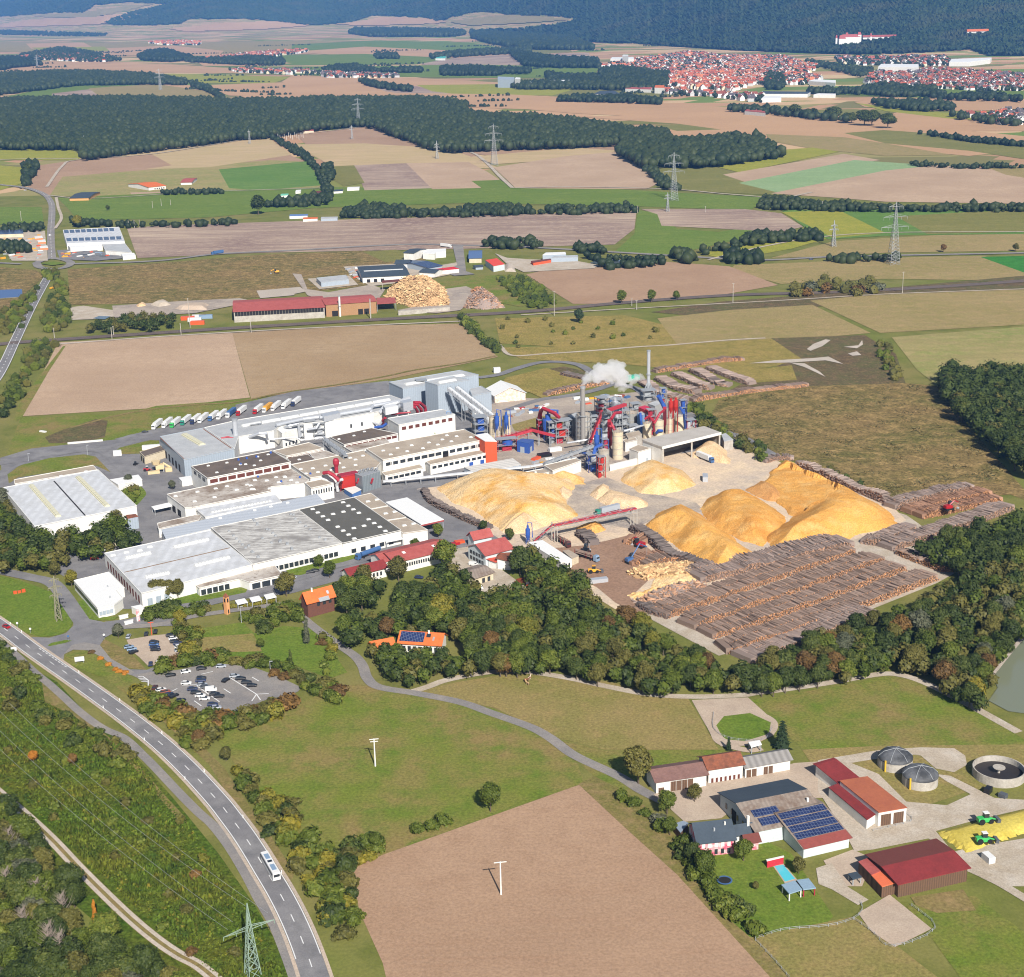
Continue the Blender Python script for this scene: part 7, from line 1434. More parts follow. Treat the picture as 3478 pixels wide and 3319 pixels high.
o=gable('side_house','slate roofed link between the farmhouse and the large barn','S',(635,618),(735,602),(590,568),(690,560),4.4,6.6,W_white,R_slate,cat='house');chimney(o,.8,.8,.8,3.5)
o=gable('side_house','brown tiled garden wing with pink and white wall','S',(695,662),(770,650),(642,624),(742,610),3.4,5,MATS['wall_pink'],R_maroon,cat='house')
flat('garden_shed','small grey flat-roofed shed beside the farmhouse gable','S',[(300,560),(352,545),(380,556),(338,606)],3,W_wood,mat('roof_blue_grey',C(150,164,180),.6),par=0,cat='shed')
o=gable('machine_barn','narrow crimson roofed barn beside the biogas road','T',(112,337),(216,306),(16,228),(102,214),4,5.2,W_white,R_red2,cat='barn',back=.1)
o=flat('calf_barn','barn with wide brown roof open at the near end','T',[(120,326),(270,303),(482,470),(330,496)],5.5,W_white,R_brownt,par=0,cat='barn');windows(o,2,2,.1,4.4,.05,.95,.8,W_wood,'opening')
flat('calf_barn','low crimson roof strip alongside the wide brown roof','T',[(60,362),(118,338),(322,498),(266,536)],3.8,W_white,R_red2,par=0,cat='barn')
o=gable('hay_barn','large barn with maroon and crimson slopes in front of the yellow silage','T',(437,886),(822,797),(357,790),(738,702),5,6.0,W_wood,R_red2,cat='barn',roof2=R_maroon)
flat('hay_barn','short lean-to with crimson and orange roof beside the large maroon barn','T',[(222,766),(290,740),(360,806),(290,836)],4.2,W_wood,R_red,par=0,cat='barn')
flat('hay_barn','bright orange lean-to roof beside the large maroon barn','T',[(276,822),(346,792),(430,876),(348,900)],4.0,W_wood,mat('roof_orange_sheet',C(236,122,82),.7,dirt=.08),par=0,cat='barn')
canopy('horse_shelter','tiny white canopy beside the round paddock','S',[(706,112),(768,102),(780,124),(722,140)],3,R_pure,cat='shelter')
canopy('horse_shelter','tiny dark and white shelter in the farm yard corner','U',[(760,278),(795,270),(815,290),(780,300)],2.6,R_slate,cat='shelter')
canopy('pool_house','light blue flat pool house roof, nearer the lawn','U',[(508,320),(560,304),(588,338),(538,354)],3,mat('roof_light_blue',C(150,176,196),.6),W_white,cat='pool house')
canopy('pool_house','light blue flat pool house roof, further from the lawn','U',[(566,302),(612,296),(640,332),(592,338)],3,MATS['roof_light_blue'],M_redp,cat='pool house')
def box_thing(name,label,f,base,size,m,cat,ang=0.3,z=0.0,group=None):
 p=G(f,*base,z);o=MB().box((p.x,p.y,z),size,ang).build(name,m,origin=(p.x,p.y,z),label=label,cat=cat,group=group);return o
pp=[G('U',x,y)for x,y in[(482,252),(515,247),(560,300),(522,311)]];pc=centroid(pp);t=empty('swimming_pool',(pc.x,pc.y,0),'turquoise swimming pool behind a red and white wall','pool')
MB().prism([p+(p-pc).normalized()*1.2 for p in pp],0,.22).build('deck',m_lot,t);MB().prism(pp,0,.26).build('pool_water',mat('pool_turquoise',C(96,206,222),.1,dirt=0),t)
flat('wall','red and white screen wall at the head of the swimming pool','U',[(452,226),(515,212),(517,216),(455,231)],2.6,mat('wall_red',C(206,52,66),.7),W_white,par=0,cat='wall')
def tank(label,f,base,wpx,h,dome=True,name='gas_tank'):
 p=G(f,*base);ox,oy,s=FR[f];r=(G(f,base[0]+wpx/2,base[1])-p).length;p=p+Vector((p.x,p.y,0)).normalized()*r;p.z=-.2;t=empty(name,p,label,'tank')
 if dome:
  MB().lathe(p,[(r,0),(r,h)],32).build('shell',W_conc,t)
  MB().lathe(p+Vector((0,0,h+.02)),[(r*1.01,-.4),(r*1.01,.1),(r*.9,.9),(r*.7,1.8),(r*.4,2.6),(r*.12,2.9),(.4,3.0)],28).build('membrane',mat('membrane_black',C(66,68,72),.6,c2=C(140,142,146),scale=.12,amt=.7),t,smooth=True)
  mb=MB()
  for k in range(6):
   a=k*1.047;mb.tube([(p.x+r*math.cos(a),p.y+r*math.sin(a),h+.1),(p.x+r*.7*math.cos(a),p.y+r*.7*math.sin(a),h+1.9),(p.x,p.y,h+3.1)],.1,4)
  mb.build('strap',M_silverd,t)
  q=p+Vector((-r*.75,-r*.75,.2));MB().tube([q,q+Vector((0,0,h+.5))],.35,6).build('pipe',mat('pipe_yellow',C(230,190,60),.6),t)
 else:
  mb=MB().lathe(p,[(r,0),(r,h),(r-.4,h),(r-.4,h-2.2)],40);mb.f.pop();mb.m.pop();mb.build('shell',W_conc,t)
  MB().lathe(p,[(r-.42,h-2.2),(r-.45,h-2.15)],40).build('slurry',mat('slurry',C(54,50,50),.5,dirt=.2),t)
  MB().lathe(p,[(.5,h-2.1),(.5,h-.2),(2.2,h-.1),(2.2,h+.15)],16).build('hub',W_conc,t)
tank('biogas tank with black dome, further from the silage','T',(415,285),190,4);tank('biogas tank with black dome, nearer the silage','T',(550,382),196,4);tank('open round slurry tank with white rim and hub','T',(975,362),285,3.6,False,'slurry_tank')
def clamp():
 P=[G('T',x,y)for x,y in[(640,602),(830,558),(1000,508),(1180,462),(1200,590),(1000,655),(805,728),(700,650)]];c=centroid(P)
 mb=heap_mesh(P,1.7,.5,1.6,.12,44);mb.build('silage_heap',ground_mat('silage',C(206,184,84),C(214,196,98),C(190,170,72),fine=1.0,fineamt=.3),label='flat yellow silage heap where two tractors work',cat='silage heap')
clamp()
def gb(n,l,*a,**k):return gable(n,l,*a,**k)
o=gb('brick_works','very long brick works shed with faded red roof beside the railway','F',(-15,708),(596,676),(-25,642),(590,622),9.5,12.5,W_conc,R_red,cat='works');windows(o,0,30,5.5,9.2,.01,.99,.93,M_black,'opening')
o=gb('brick_works','brick gabled kiln house with dark doorways beside the timber heap','F',(600,660),(942,636),(612,622),(935,602),11,12.6,W_brick,R_red,cat='works');windows(o,0,2,.1,5,.62,.86,.8,M_black,'door');windows(o,0,1,.1,5,.1,.25,.8,M_black,'door')
canopy('open_shed','red-roofed open shed joined to the brick kiln house','F',[(942,612),(1064,610),(1072,646),(944,654)],7,R_red,cat='shed')
canopy('open_shed','dark red roof on pillars behind the orange timber heap','F',[(978,512),(1218,490),(1190,480),(978,497)],9,R_maroon,W_conc,cat='shed')
stack_pipe('white brick works chimney in front of the kiln house','F',(699,738),(693,600),.9,W_white);stack_pipe('thin pale chimney right of the kiln house doors','F',(903,752),(898,620),.5,W_conc)
flat('wall','concrete panel wall in front of the orange timber heap','F',[(1085,700),(1428,672),(1430,676),(1087,705)],3.5,W_conc,W_conc,par=0,cat='wall')
o=gb('hall','long white hall with slate roof and a skylight strip in the business park','F',(846,478),(1162,462),(822,428),(1112,414),6,8,W_white,R_slate);on_slope(o,.08,.92,.75,.85,M_sky,'skylight');windows(o,0,3,.1,4,.05,.5,.5,M_black,'door')
flat('hall','grey double-roofed hall on a white forecourt in the business park','F',[(540,482),(738,462),(756,492),(572,512)],5,W_grey,R_grey,par=.2)
flat('hall','bright white L-shaped hall beside the white lorry','F',[(1250,318),(1262,292),(1405,286),(1404,306),(1336,312),(1330,322)],6,W_white,R_pure,par=.2)
for lab,e1,e2,r1,r2,a,b,w_,r_ in[('tall white house with dark roof between field and business park',(1120,312),(1188,316),(1124,286),(1186,290),8,9.5,W_white,R_slate),('white villa with dark hipped roof behind the slate-roofed hall',(1062,386),(1152,386),(1070,360),(1150,358),5.5,8,W_white,R_slate),('house with blue-grey roof left of the bright red shop',(1224,442),(1330,448),(1228,418),(1322,420),5,7,W_white,R_slate),
('grey house with solar roof behind the bright red shop',(1288,414),(1382,398),(1264,376),(1330,352),5,7,W_grey,M_solar),('cream house with blue roof at the street end',(1558,350),(1644,348),(1560,306),(1626,303),5,8,W_cream,mat('roof_blue_tile',C(92,118,160),.7)),('small dark-roofed carport house beside the bright red hall',(1602,408),(1655,404),(1600,396),(1650,392),3,4,W_grey,R_slate)]:gb('house',lab,'F',e1,e2,r1,r2,a,b,w_,r_,cat='house')
flat('shop','white shop with bright red flat roof in the business park','F',[(1330,422),(1455,406),(1492,420),(1346,434)],4.5,W_white,mat('roof_signal_red',C(226,54,60),.6),par=0)
flat('hall','pale hall with glaring orange-red roof beside the gravel cone','F',[(1668,362),(1745,350),(1796,388),(1722,402)],6,W_pale,mat('roof_glaring_red',C(240,84,64),.6),par=0)
flat('hall','white hall with low roof at the pond beside the business park','G',[(478,328),(500,312),(628,308),(634,322)],6,W_grey,R_pure,par=0);flat('hall','grey flat hall joined to the white hall at the pond','G',[(535,348),(560,336),(712,330),(714,342)],5,W_grey,R_grey,par=.2);flat('hall','orange-walled low shed in front of the grey hall at the pond','G',[(400,368),(530,352),(534,360),(416,380)],3.5,M_orange,R_maroon,par=0)
o=flat('depot_hall','white depot hall with two rows of dark solar panels on the roof','E',[(420,162),(795,142),(832,238),(446,252)],7,W_white,R_white,par=.3)
for yy,x0,x1 in((172,430,770),(226,446,820)):
 for k in range(9):
  a=x0+(x1-x0)*k/9;b=a+(x1-x0)/9*.8;y_=yy-(yy-155 if yy<200 else 14)*k/9*.9;q=[G('E',a,y_+9,7.3),G('E',b,y_+8,7.3),G('E',b-4,y_-12,7.3),G('E',a-4,y_-11,7.3)];MB().prism(q,7.25,7.5).build('solar_panel',M_solar,o.r)
flat('depot_hall','low white loading wing in front of the solar depot hall','E',[(448,258),(678,240),(684,268),(470,282)],5,W_white,R_pure,par=.2);flat('depot_hall','grey-roofed market hall beside the solar depot hall','E',[(678,242),(828,243),(882,312),(704,298)],5,W_white,R_grey,par=.2);flat('depot_hall','white corner shop in front of the grey market hall','E',[(810,322),(895,315),(905,330),(820,338)],4,W_white,R_pure,par=.2)
flat('yard_hall','shed covered in dark solar panels left of the overland road','E',[(-20,160),(150,154),(156,184),(-20,190)],5,W_cream,M_solar,par=0);flat('greenhouse','mint green tent roof among trees at the road yard','E',[(-20,228),(60,222),(70,246),(-20,254)],4,W_white,mat('tent_mint',C(150,220,190),.6),par=0)
flat('solar_field','blue solar field beside the road embankment','E',[(-20,562),(146,556),(150,604),(-20,616)],.8,M_silverd,mat('solar_blue',C(78,104,156),.3),par=0,cat='solar field')
for k,(x,y,s_)in enumerate([(230,205,'top'),(250,230,'middle'),(265,270,'lower')]):flat('container_stack',f'{s_} pile of orange and white goods in the road yard','E',[(x,y),(x+50,y-6),(x+56,y+8),(x+4,y+12)],3,mat('goods_orange',C(230,140,90),.7),W_white,par=0,cat='goods')
o=gb('farm_house','farm with orange-red roofs alone in the green fields','A',(992,1252),(1108,1240),(962,1222),(1080,1212),5,8,W_white,R_orange,cat='farm');windows(o,0,5,1,3,.3,.95,.5)
gb('farm_shed','dark-roofed shed with orange wall beside the farm track','A',(462,1325),(592,1322),(460,1298),(590,1292),4,6,mat('wall_ochre',C(226,170,110),.8),R_slate,cat='shed');gb('farm_house','small red-roofed farmhouse hidden in its trees','A',(1205,1220),(1280,1218),(1220,1196),(1270,1196),4,6,W_white,R_red,cat='farm')
flat('substation_house','cream substation building with red roof at the forest edge','B',[(405,878),(410,866),(520,864),(522,874)],5,W_cream,R_red,par=0);
for k in range(14):box_thing('switch_mast','slim white switchgear mast in the substation yard','B',(270+k*14,915+(k%3)*9),(.5,.5,9),W_white,'mast',group='switchgear masts in the substation')
for lab,q,m1,m2 in[('blue-grey allotment shed at the hedge end',(655,1280,60),W_white,R_slate),('white allotment shed with flat roof at the hedge end',(745,1262,80),W_white,R_pure),('dark allotment shed left of the big hedge',(520,1290,50),W_dark,R_maroon),('mint green tarpaulin shed in the meadow',(300,1308,50),W_white,mat('tarp_mint',C(130,214,180),.6)),('white caravan shed in the meadow',(400,1282,34),W_white,R_pure),('blue-roofed stable at the brook',(360,1445,120),W_white,mat('roof_blue_pale',C(110,140,190),.7)),('orange-roofed stable at the brook',(450,1465,96),W_white,R_orange),('grey trailer stable at the brook',(570,1462,110),W_grey,R_grey)]:
 x,y,w_=q;flat('shed',lab,'B',[(x,y),(x+w_,y-4),(x+w_+4,y-14),(x+4,y-12)],3.4,m1,m2,par=0,cat='shed')
for lab,f,pts,h,m in[('white high-rise silo of the far works beside the wood','C',[(178,560),(178,540),(290,545),(290,562)],24,W_grey),('long white works hall right of the white high-rise','C',[(300,570),(320,556),(660,552),(660,572)],14,W_white),('white works tower with stepped top','C',[(292,560),(300,550),(330,552),(330,562)],27,W_white),('large white hospital block above the far town','C',[(930,412),(940,400),(1085,398),(1088,412)],18,W_white),('white tower of the hospital above the far town','C',[(1010,402),(1015,396),(1050,396),(1050,403)],32,W_white),
('broad white factory in the eastern quarter of the far town','D',[(990,470),(1010,450),(1260,452),(1262,472)],20,W_white),('white factory halls at the upper right of the far town','D',[(1465,430),(1480,410),(1750,400),(1740,412),(1600,430)],14,W_white),('white flat hall at the lower middle of the far town','D',[(530,556),(560,545),(710,550),(706,568)],10,W_white),('blue-grey flat factory before the far town','C',[(820,640),(860,622),(960,620),(1000,645)],9,R_slate),('dark flat factory with white front before the far town','D',[(190,640),(220,624),(540,628),(520,640)],9,R_slate),('white retail hall before the far town','D',[(210,675),(230,655),(340,655),(345,672)],8,W_white),('second white retail hall at the town edge road','D',[(560,644),(590,636),(710,638),(706,646)],7,W_white),
('long red-roofed barracks hall left of the far town','C',[(890,586),(900,576),(1040,584),(1036,594)],9,R_red),('second red-roofed barracks hall nearer the far town','C',[(1030,604),(1040,592),(1210,596),(1200,610)],9,R_red),('broad orange-roofed church house at the town edge','C',[(1225,606),(1230,592),(1290,592),(1292,608)],16,R_orange),('pink-roofed long farm hall at the tree line','D',[(100,755),(120,742),(230,750),(240,768)],8,R_red),('white works hall at the foot of the far village','A',[(330,222),(340,214),(420,216),(420,224)],16,W_white),('turquoise domed hall in the far fields','B',[(1335,398),(1350,384),(1410,384),(1400,398)],9,mat('roof_turquoise',C(90,190,176),.6))]:
 P=[G(f,a,b,h*.5)for a,b in pts];c=centroid(P);r=empty('far_hall',(c.x,c.y,0),lab,'building');MB().prism(P,-1,h).build('wall',W_grey if m is W_grey else W_white,r);MB().prism([p+(c-p)*.01 for p in P],h+.05,h+1.2).build('roof',m if m is not W_white else R_pure,r)
def castle():
 c=hill_at((2478+800/1.966)*.56527,305/1.966*.56527,6);r=empty('castle',c,'white castle with red roofs and towers on the wooded hill','castle');u=1.5
 def bx_(x,y,w_,d_,h,rh,nm='wing'):
  MB().box((c.x+x*u,c.y+y*u,c.z),(w_*u,d_*u,h*u),0).build(nm,W_white,r);mb=MB().box((c.x+x*u,c.y+y*u,c.z+h*u+.02),(w_*u,d_*u,.1));a,b=w_*u/2,d_*u/2;X,Y,Z=c.x+x*u,c.y+y*u,c.z+h*u
  mb.add([(X-a,Y-b,Z+.2),(X+a,Y-b,Z+.2),(X+a,Y+b,Z+.2),(X-a,Y+b,Z+.2),(X-a*.7,Y,Z+rh*u),(X+a*.7,Y,Z+rh*u)],[(0,1,5,4),(1,2,5),(2,3,4,5),(3,0,4)]);mb.build('roof',R_red,r)
 bx_(0,0,62,16,20,8);bx_(-24,-6,20,18,16,10);bx_(-8,4,8,8,27,6,'tower');bx_(28,0,10,12,26,8,'tower');bx_(-40,-4,5,5,18,9,'tower');bx_(62,-2,5,5,20,10,'tower')
 c2=hill_at((2478+1000/1.966)*.56527,270/1.966*.56527,6);r2_=empty('hill_hall',c2,'long red-roofed row beside the white castle','building');MB().box(c2,(150,16,9)).build('wall',W_white,r2_);MB().box(c2+Vector((0,0,9.1)),(154,20,8)).build('roof',R_red,r2_)
 c3=hill_at((2478+1650/1.966)*.56527,232/1.966*.56527,4);r3=empty('hill_hall',c3,'large orange-roofed hall at the edge of the hill settlement','building');MB().box(c3,(90,22,10)).build('wall',W_white,r3);MB().box(c3+Vector((0,0,10.1)),(94,26,9)).build('roof',R_orange,r3)
castle()
M_pyl=mat('pylon_green',C(150,172,156),.6,dirt=.1);M_pylf=mat('pylon_grey',C(176,180,182),.6,dirt=.1)
def pylon(label,f,base,top,arms,m,ang=0.0,thin=.1,half=None,bw=.16,body=None):
 p=G(f,*base);h=H2(f,base,top);t=empty('pylon',p,label,'pylon',rz=ang);mb=MB();n=max(5,int(h/3.2));w0,w1=h*bw,h*.02
 def wd(z):return w0+(w1*2.2-w0)*min(1,z/(h*.72))if z<h*.72 else w1*2.2*(1-(z-h*.72)/(h*.28))+.08
 def ring(z):k=wd(z)/2;return[Vector((a*k,b*k,z))for a,b in((-1,-1),(1,-1),(1,1),(-1,1))]
 R_=[ring(h*i/n)for i in range(n+1)]
 for i in range(n):
  for a in range(4):mb.tube([R_[i][a],R_[i+1][a]],thin*1.5,4,cap=False);mb.tube([R_[i][a],R_[i+1][(a+1)%4]],thin,3,cap=False);mb.tube([R_[i][(a+1)%4],R_[i+1][a]],thin,3,cap=False);mb.tube([R_[i+1][a],R_[i+1][(a+1)%4]],thin,3,cap=False)
 arms_=[]
 for z_,l_ in arms:
  mb2=MB();arms_.append(('cross_arm',mb2));z=h*z_;L=h*l_
  for s in(-1,1):
   tip=Vector((s*L,0,z));k=wd(z)/2
   for b in(-1,1):mb2 .tube([Vector((s*k,b*k,z)),tip],thin*1.2,3,cap=False)
   mb2 .tube([Vector((0,0,z+h*.045)),tip],thin*1.2,3,cap=False)
   for q in range(1,5):mb2 .tube([tip.lerp(Vector((s*k,k,z)),q/5),tip.lerp(Vector((0,0,z+h*.045)),q/5)],thin,3,cap=False);mb2 .tube([tip.lerp(Vector((s*k,-k,z)),q/5),tip.lerp(Vector((s*k,k,z)),q/5)],thin,3,cap=False)
   for q in(0,.5):e=tip.lerp(Vector((0,0,z)),q);mb2 .tube([e,e-Vector((0,0,h*.05))],thin*1.2,4)
 o=B()
 for nm,b_ in[('lattice_mast',mb)]+arms_:
  me=bpy.data.meshes.new(nm);me.from_pydata(b_.v,[],b_.f);me.materials.append(m);me.update();c=bpy.data.objects.new(nm,me);COL.objects.link(c);c.parent=t
 o.t=t;o.h=h;return o
NP=pylon('green lattice pylon beside the cycle path at the foot of the picture','P',(1690,1568),(1652,1080),[(.66,.32)],M_pyl,.55,.09)
pylon('rust-flecked pylon at the edge of the round meadow by the entrance','I',(392,1392),(365,1096),[(.92,.1),(.75,.14),(.58,.12)],mat('pylon_dull',C(150,146,122),.8),.5,.12,bw=.12)
D3=[(.92,.12),(.76,.2),(.6,.23)]
for lab,f,b,t_,ar,th_ in[('tall triple-armed pylon standing before the dark wood edge','B',(822,842),(820,652),D3,.15),('tall pylon right of the forest in the tan field','C',(155,1105),(155,826),D3,.12),('tall pylon in the meadow beside the dark hedge end','C',(1352,1340),(1352,1015),D3,.12),('large pylon on the green and yellow fields','D',(1092,1768),(1092,1345),D3,.12),('small pylon left of the large pylon on the yellow field','D',(693,1648),(697,1470),[(.8,.12),(.65,.18)],.16),('small pylon below the tall meadow pylon','C',(1312,1415),(1312,1285),[(.85,.12),(.7,.18)],.16),('hazy pylon behind the upper wood','A',(1072,602),(1068,458),D3,.2),('faint pylon on the tan field of the upper left','A',(250,446),(250,368),D3,.2),
('short pylon in front of the dark forest at the left','A',(565,982),(562,905),[(.8,.14)],.16),('short pylon at the corner of the striped stubble','A',(1668,962),(1666,865),[(.85,.1)],.16),('short pylon on the field by the substation','B',(778,932),(775,835),[(.85,.12),(.7,.14)],.2),('small pylon on the golden field before the wood','B',(1346,1062),(1345,940),[(.8,.12),(.65,.16)],.18)]:pylon(lab,f,b,t_,ar,M_pylf,.2,th_)
def pole(label,f,base,top,arm=0.0,r=.16,m=None,two=False,cat='pole',lamp=None,name='power_pole'):
 p=G(f,*base);h=H2(f,base,top);t=empty(name,p,label,cat,rz=.15);m=m or W_conc
 def ch(nm,mb,mm):me=bpy.data.meshes.new(nm);me.from_pydata(mb.v,[],mb.f);me.materials.append(mm);me.update();c=bpy.data.objects.new(nm,me);COL.objects.link(c);c.parent=t
 ch('pole',MB().tube([(0,0,-.2),(0,0,h)],r*1.2,7,0,r*.8),m)
 if arm:ch('cross_arm',MB().box((0,0,h-.35),(arm*2,.22,.25)),m)
 if two:ch('cross_arm',MB().box((0,0,h-1.3),(arm*1.7,.22,.22)),m)
 if lamp:ch('lamp_head',MB().box((.5,0,h),(1.3,.45,.18)),lamp)
pole('white T-shaped pole standing in the meadow','Q',(532,340),(528,234),1.7,.26,W_white,True);pole('white T-shaped pole standing in the pink field','Q',(1010,828),(1007,702),2.0,.26,W_white)
for lab,f,b,t_ in[('concrete pole at the left end of the dry gold meadow','G',(556,732),(553,568)),('concrete pole in front of the pink field corner','G',(1748,652),(1750,515)),('concrete pole beside the railway on the right','H',(1153,586),(1158,440)),('pole beside the pink trailers at the railway','E',(1270,812),(1258,615)),('pole at the railway left of the long brick shed','E',(1210,866),(1207,785)),('pole at the railway in front of the long brick shed','E',(1678,848),(1675,768)),('left of two poles at the railway behind the ploughed field','E',(748,886),(748,812)),('right of two poles at the railway behind the ploughed field','E',(760,866),(757,802)),('pole at the road bridge foot','E',(364,880),(362,816)),
('left of three thick white poles at the mauve field','E',(861,148),(859,98)),('middle of three thick white poles at the mauve field','E',(899,148),(896,94)),('right of three thick white poles at the mauve field','E',(934,146),(931,92)),('left pole in the green meadow','A',(1020,1392),(1020,1345)),('second pole in the green meadow','A',(1078,1378),(1078,1328)),('pole at the meadow bush','A',(1140,1372),(1138,1334)),('lone pole in the left meadow','A',(143,1476),(140,1410)),('pole before the long hedge of the right fields','D',(619,1400),(621,1345)),('pole at the mauve field corner','C',(1112,1425),(1112,1375)),('short pole at the mauve field edge','C',(1564,1420),(1565,1378)),('pole at the pair of round bushes','G',(1106,692),(1105,628)),('pole left of the round bush pair','G',(1073,668),(1072,618))]:pole(lab,f,b,t_,1.3 if f in 'GH' else .6,.28)
for lab,f,b,t_ in[('street lamp with blue head at the works road bend','I',(586,290),(580,222)),('street lamp at the left works road','I',(192,330),(186,278)),('curved street lamp behind the grey car park','O',(1806,552),(1790,486)),('street lamp by the bus shelters','M',(40,820),(36,710))]:pole(lab,f,b,t_,0,.12,M_silver,cat='street lamp',lamp=M_silver,name='street_lamp')
pole('orange-topped advertising mast in the paved car park','O',(1014,310),(1008,222),1.2,.16,M_orange,cat='mast',name='mast')
for k,(a,b)in enumerate([((1520,1256,16),(-300,-230,16)),((1556,1206,16),(-160,-230,16)),((1655,1108,19),(-40,-240,18)),((1790,1145,16),(60,-260,16))]):
 A,Bq=G('P',a[0],a[1],a[2]),G('P',b[0],b[1],b[2]);L_=[A.lerp(Bq,i/24)-Vector((0,0,4*(4*(i/24)*(1-i/24))))for i in range(25)];t=MB().tube(L_,.045,4).build('power_line',M_silverd,label=f'{["lowest","second","third","uppermost"][k]} of four power lines sagging across the scrub strip',cat='power line',group='power lines over the scrub strip')
def paint(n,rgb):return mat('paint_'+n,C(*rgb),.35,spec=.5,dirt=.03)
PA={k:paint(k,v)for k,v in{'white':(240,240,240),'black':(34,35,40),'silver':(176,182,190),'navy':(44,56,92),'blue':(74,110,160),'grey':(92,96,102),'red':(180,34,40),'rust':(150,78,52),'light blue':(140,164,190),'maroon':(90,50,48),'green':(70,190,100),'teal':(50,140,120),'yellow':(244,176,50),'orange':(232,96,50)}.items()}
M_tyre=mat('tyre',C(36,36,38),.9)
def mk(nm,mb,m,par):me=bpy.data.meshes.new(nm);me.from_pydata(mb.v,[],mb.f);me.materials.append(m);me.update();c=bpy.data.objects.new(nm,me);COL.objects.link(c);c.parent=par;return c
def loft(secs):
 """closed body from rings (x, half width, z bottom, z top, roof half width)"""
 mb=MB();vs=[]
 for x,w_,z0,z1,wt in secs:vs+=[(x,-w_,z0),(x,w_,z0),(x,w_,(z0+z1)/2+.1),(x,wt,z1),(x,-wt,z1),(x,-w_,(z0+z1)/2+.1)]
 n=len(secs);fs=[]
 for i in range(n-1):
  for j in range(6):q=(j+1)%6;fs.append((i*6+j,i*6+q,i*6+6+q,i*6+6+j))
 fs+=[(5,4,3,2,1,0),tuple((n-1)*6+j for j in range(6))];return mb.add(vs,fs)
def wheels(par,xs,w_,r,wd_=.25,m=None):
 first=None
 for x in xs:
  for s in(-1,1):
   mb=MB().tube([(x,s*w_-.12,r),(x,s*w_+.12,r)],r,10);mk('wheel',mb,M_tyre,par)
CARS={}
def car(col,kind='car'):
 if(col,kind)not in CARS:
  t=empty('parked_car',(0,0,-50));v=kind=='van'
  mk('body',loft([(-2.15,.8,.35,.85,.7),(-2.1,.88,.3,1.0,.78),(-.2,.9,.28,1.02,.8),(1.3,.9,.28,.98,.8),(2.0,.84,.3,.82,.72),(2.2,.7,.38,.7,.6)])if not v else loft([(-2.4,.9,.4,2.0,.8),(1.2,.95,.35,2.05,.85),(1.9,.93,.35,1.2,.8),(2.4,.85,.4,1.0,.75)]),PA[col],t)
  if not v:mk('glasshouse',loft([(-1.95,.76,.9,1.0,.7),(-1.5,.8,.9,1.42,.62),(.3,.8,.9,1.45,.62),(1.15,.76,.9,1.0,.7)]),M_glass,t);mk('roof',MB().box((-.6,0,1.42),(1.7,1.2,.06)),PA[col],t)
  else:mk('glasshouse',MB().box((1.25,0,1.3),(.9,1.82,.5)),M_glass,t)
  wheels(t,(-1.35,1.35),.82,.33);CARS[col,kind]=t;return t,True
 return CARS[col,kind],False
def put_car(col,f,x,y,ang,label,group,kind='car',z=.18):
 t,fresh=car(col,kind)
 if not fresh:t=copy_tree(t)
 p=G(f,x,y,z+.6);t.location=(p.x,p.y,z);t.rotation_euler=(0,0,ang);t.name='parked_van' if kind=='van' else 'parked_car';tagp(t,label,'van' if kind=='van' else 'car',group)
ORD=['first','second','third','fourth','fifth','sixth','seventh','eighth','ninth','tenth','eleventh']
def carrow(words_,group,f,items,z=.18):
 for k,it in enumerate(items):
  kd='van' if len(it)>4 else 'car';put_car(it[0],f,it[1],it[2],it[3],f'{it[0]} {kd}, {ORD[k]} {words_}',group,kd,z)
G1,G2='cars on the paved car park','cars on the grey car park'
carrow('from the top in the right row of the paved car park',G1,'X',[('black',335,145,.35),('white',352,163,.35),('black',360,183,.35),('navy',380,195,.35),('white',388,215,.5),('silver',390,238,.5),('black',385,288,1.4)])
carrow('from the top in the middle row of the paved car park',G1,'X',[('black',230,187,.0),('blue',229,203,.0),('navy',235,220,-.05),('black',240,236,-.05)])
carrow('from the top in the left row of the paved car park',G1,'X',[('light blue',70,218,.4),('light blue',88,232,.4),('black',100,250,.8)]);carrow('from the left at the lower edge of the paved car park',G1,'X',[('navy',208,325,1.75),('white',252,317,1.75),('black',285,300,1.5)]);carrow('from the left along the top of the paved car park',G1,'X',[('silver',68,150,1.6),('black',180,135,1.7),('black',238,120,1.7)])
carrow('from the left along the rear edge of the grey car park',G2,'X',[('black',335,397,.35),('white',430,375,.35),('black',530,355,.3),('silver',655,340,.1)])
carrow('from the top in the upper side of the left double row',G2,'X',[('black',528,416,.15),('navy',525,431,.15),('silver',534,457,.15),('grey',555,471,.15),('white',592,490,.15,1),('black',612,516,.15),('black',642,530,.1)]);carrow('from the top in the lower side of the left double row',G2,'X',[('white',434,447,.0),('navy',472,485,.1),('black',495,507,.1),('white',523,526,.1),('white',550,545,.1),('navy',600,582,.15),('silver',622,602,.2)])
carrow('from the top in the right row of the grey car park',G2,'X',[('silver',740,402,.1),('black',778,418,.1),('black',815,442,.1),('black',850,462,.05)]);carrow('at the head of the white line in the grey car park',G2,'X',[('black',685,428,1.1)]);carrow('from the left at the near bush edge of the grey car park',G2,'X',[('maroon',235,475,1.5),('white',273,490,.5),('rust',300,503,.4),('navy',322,520,.6),('black',355,527,.8),('black',398,557,.6)])
G3='cars around the works'
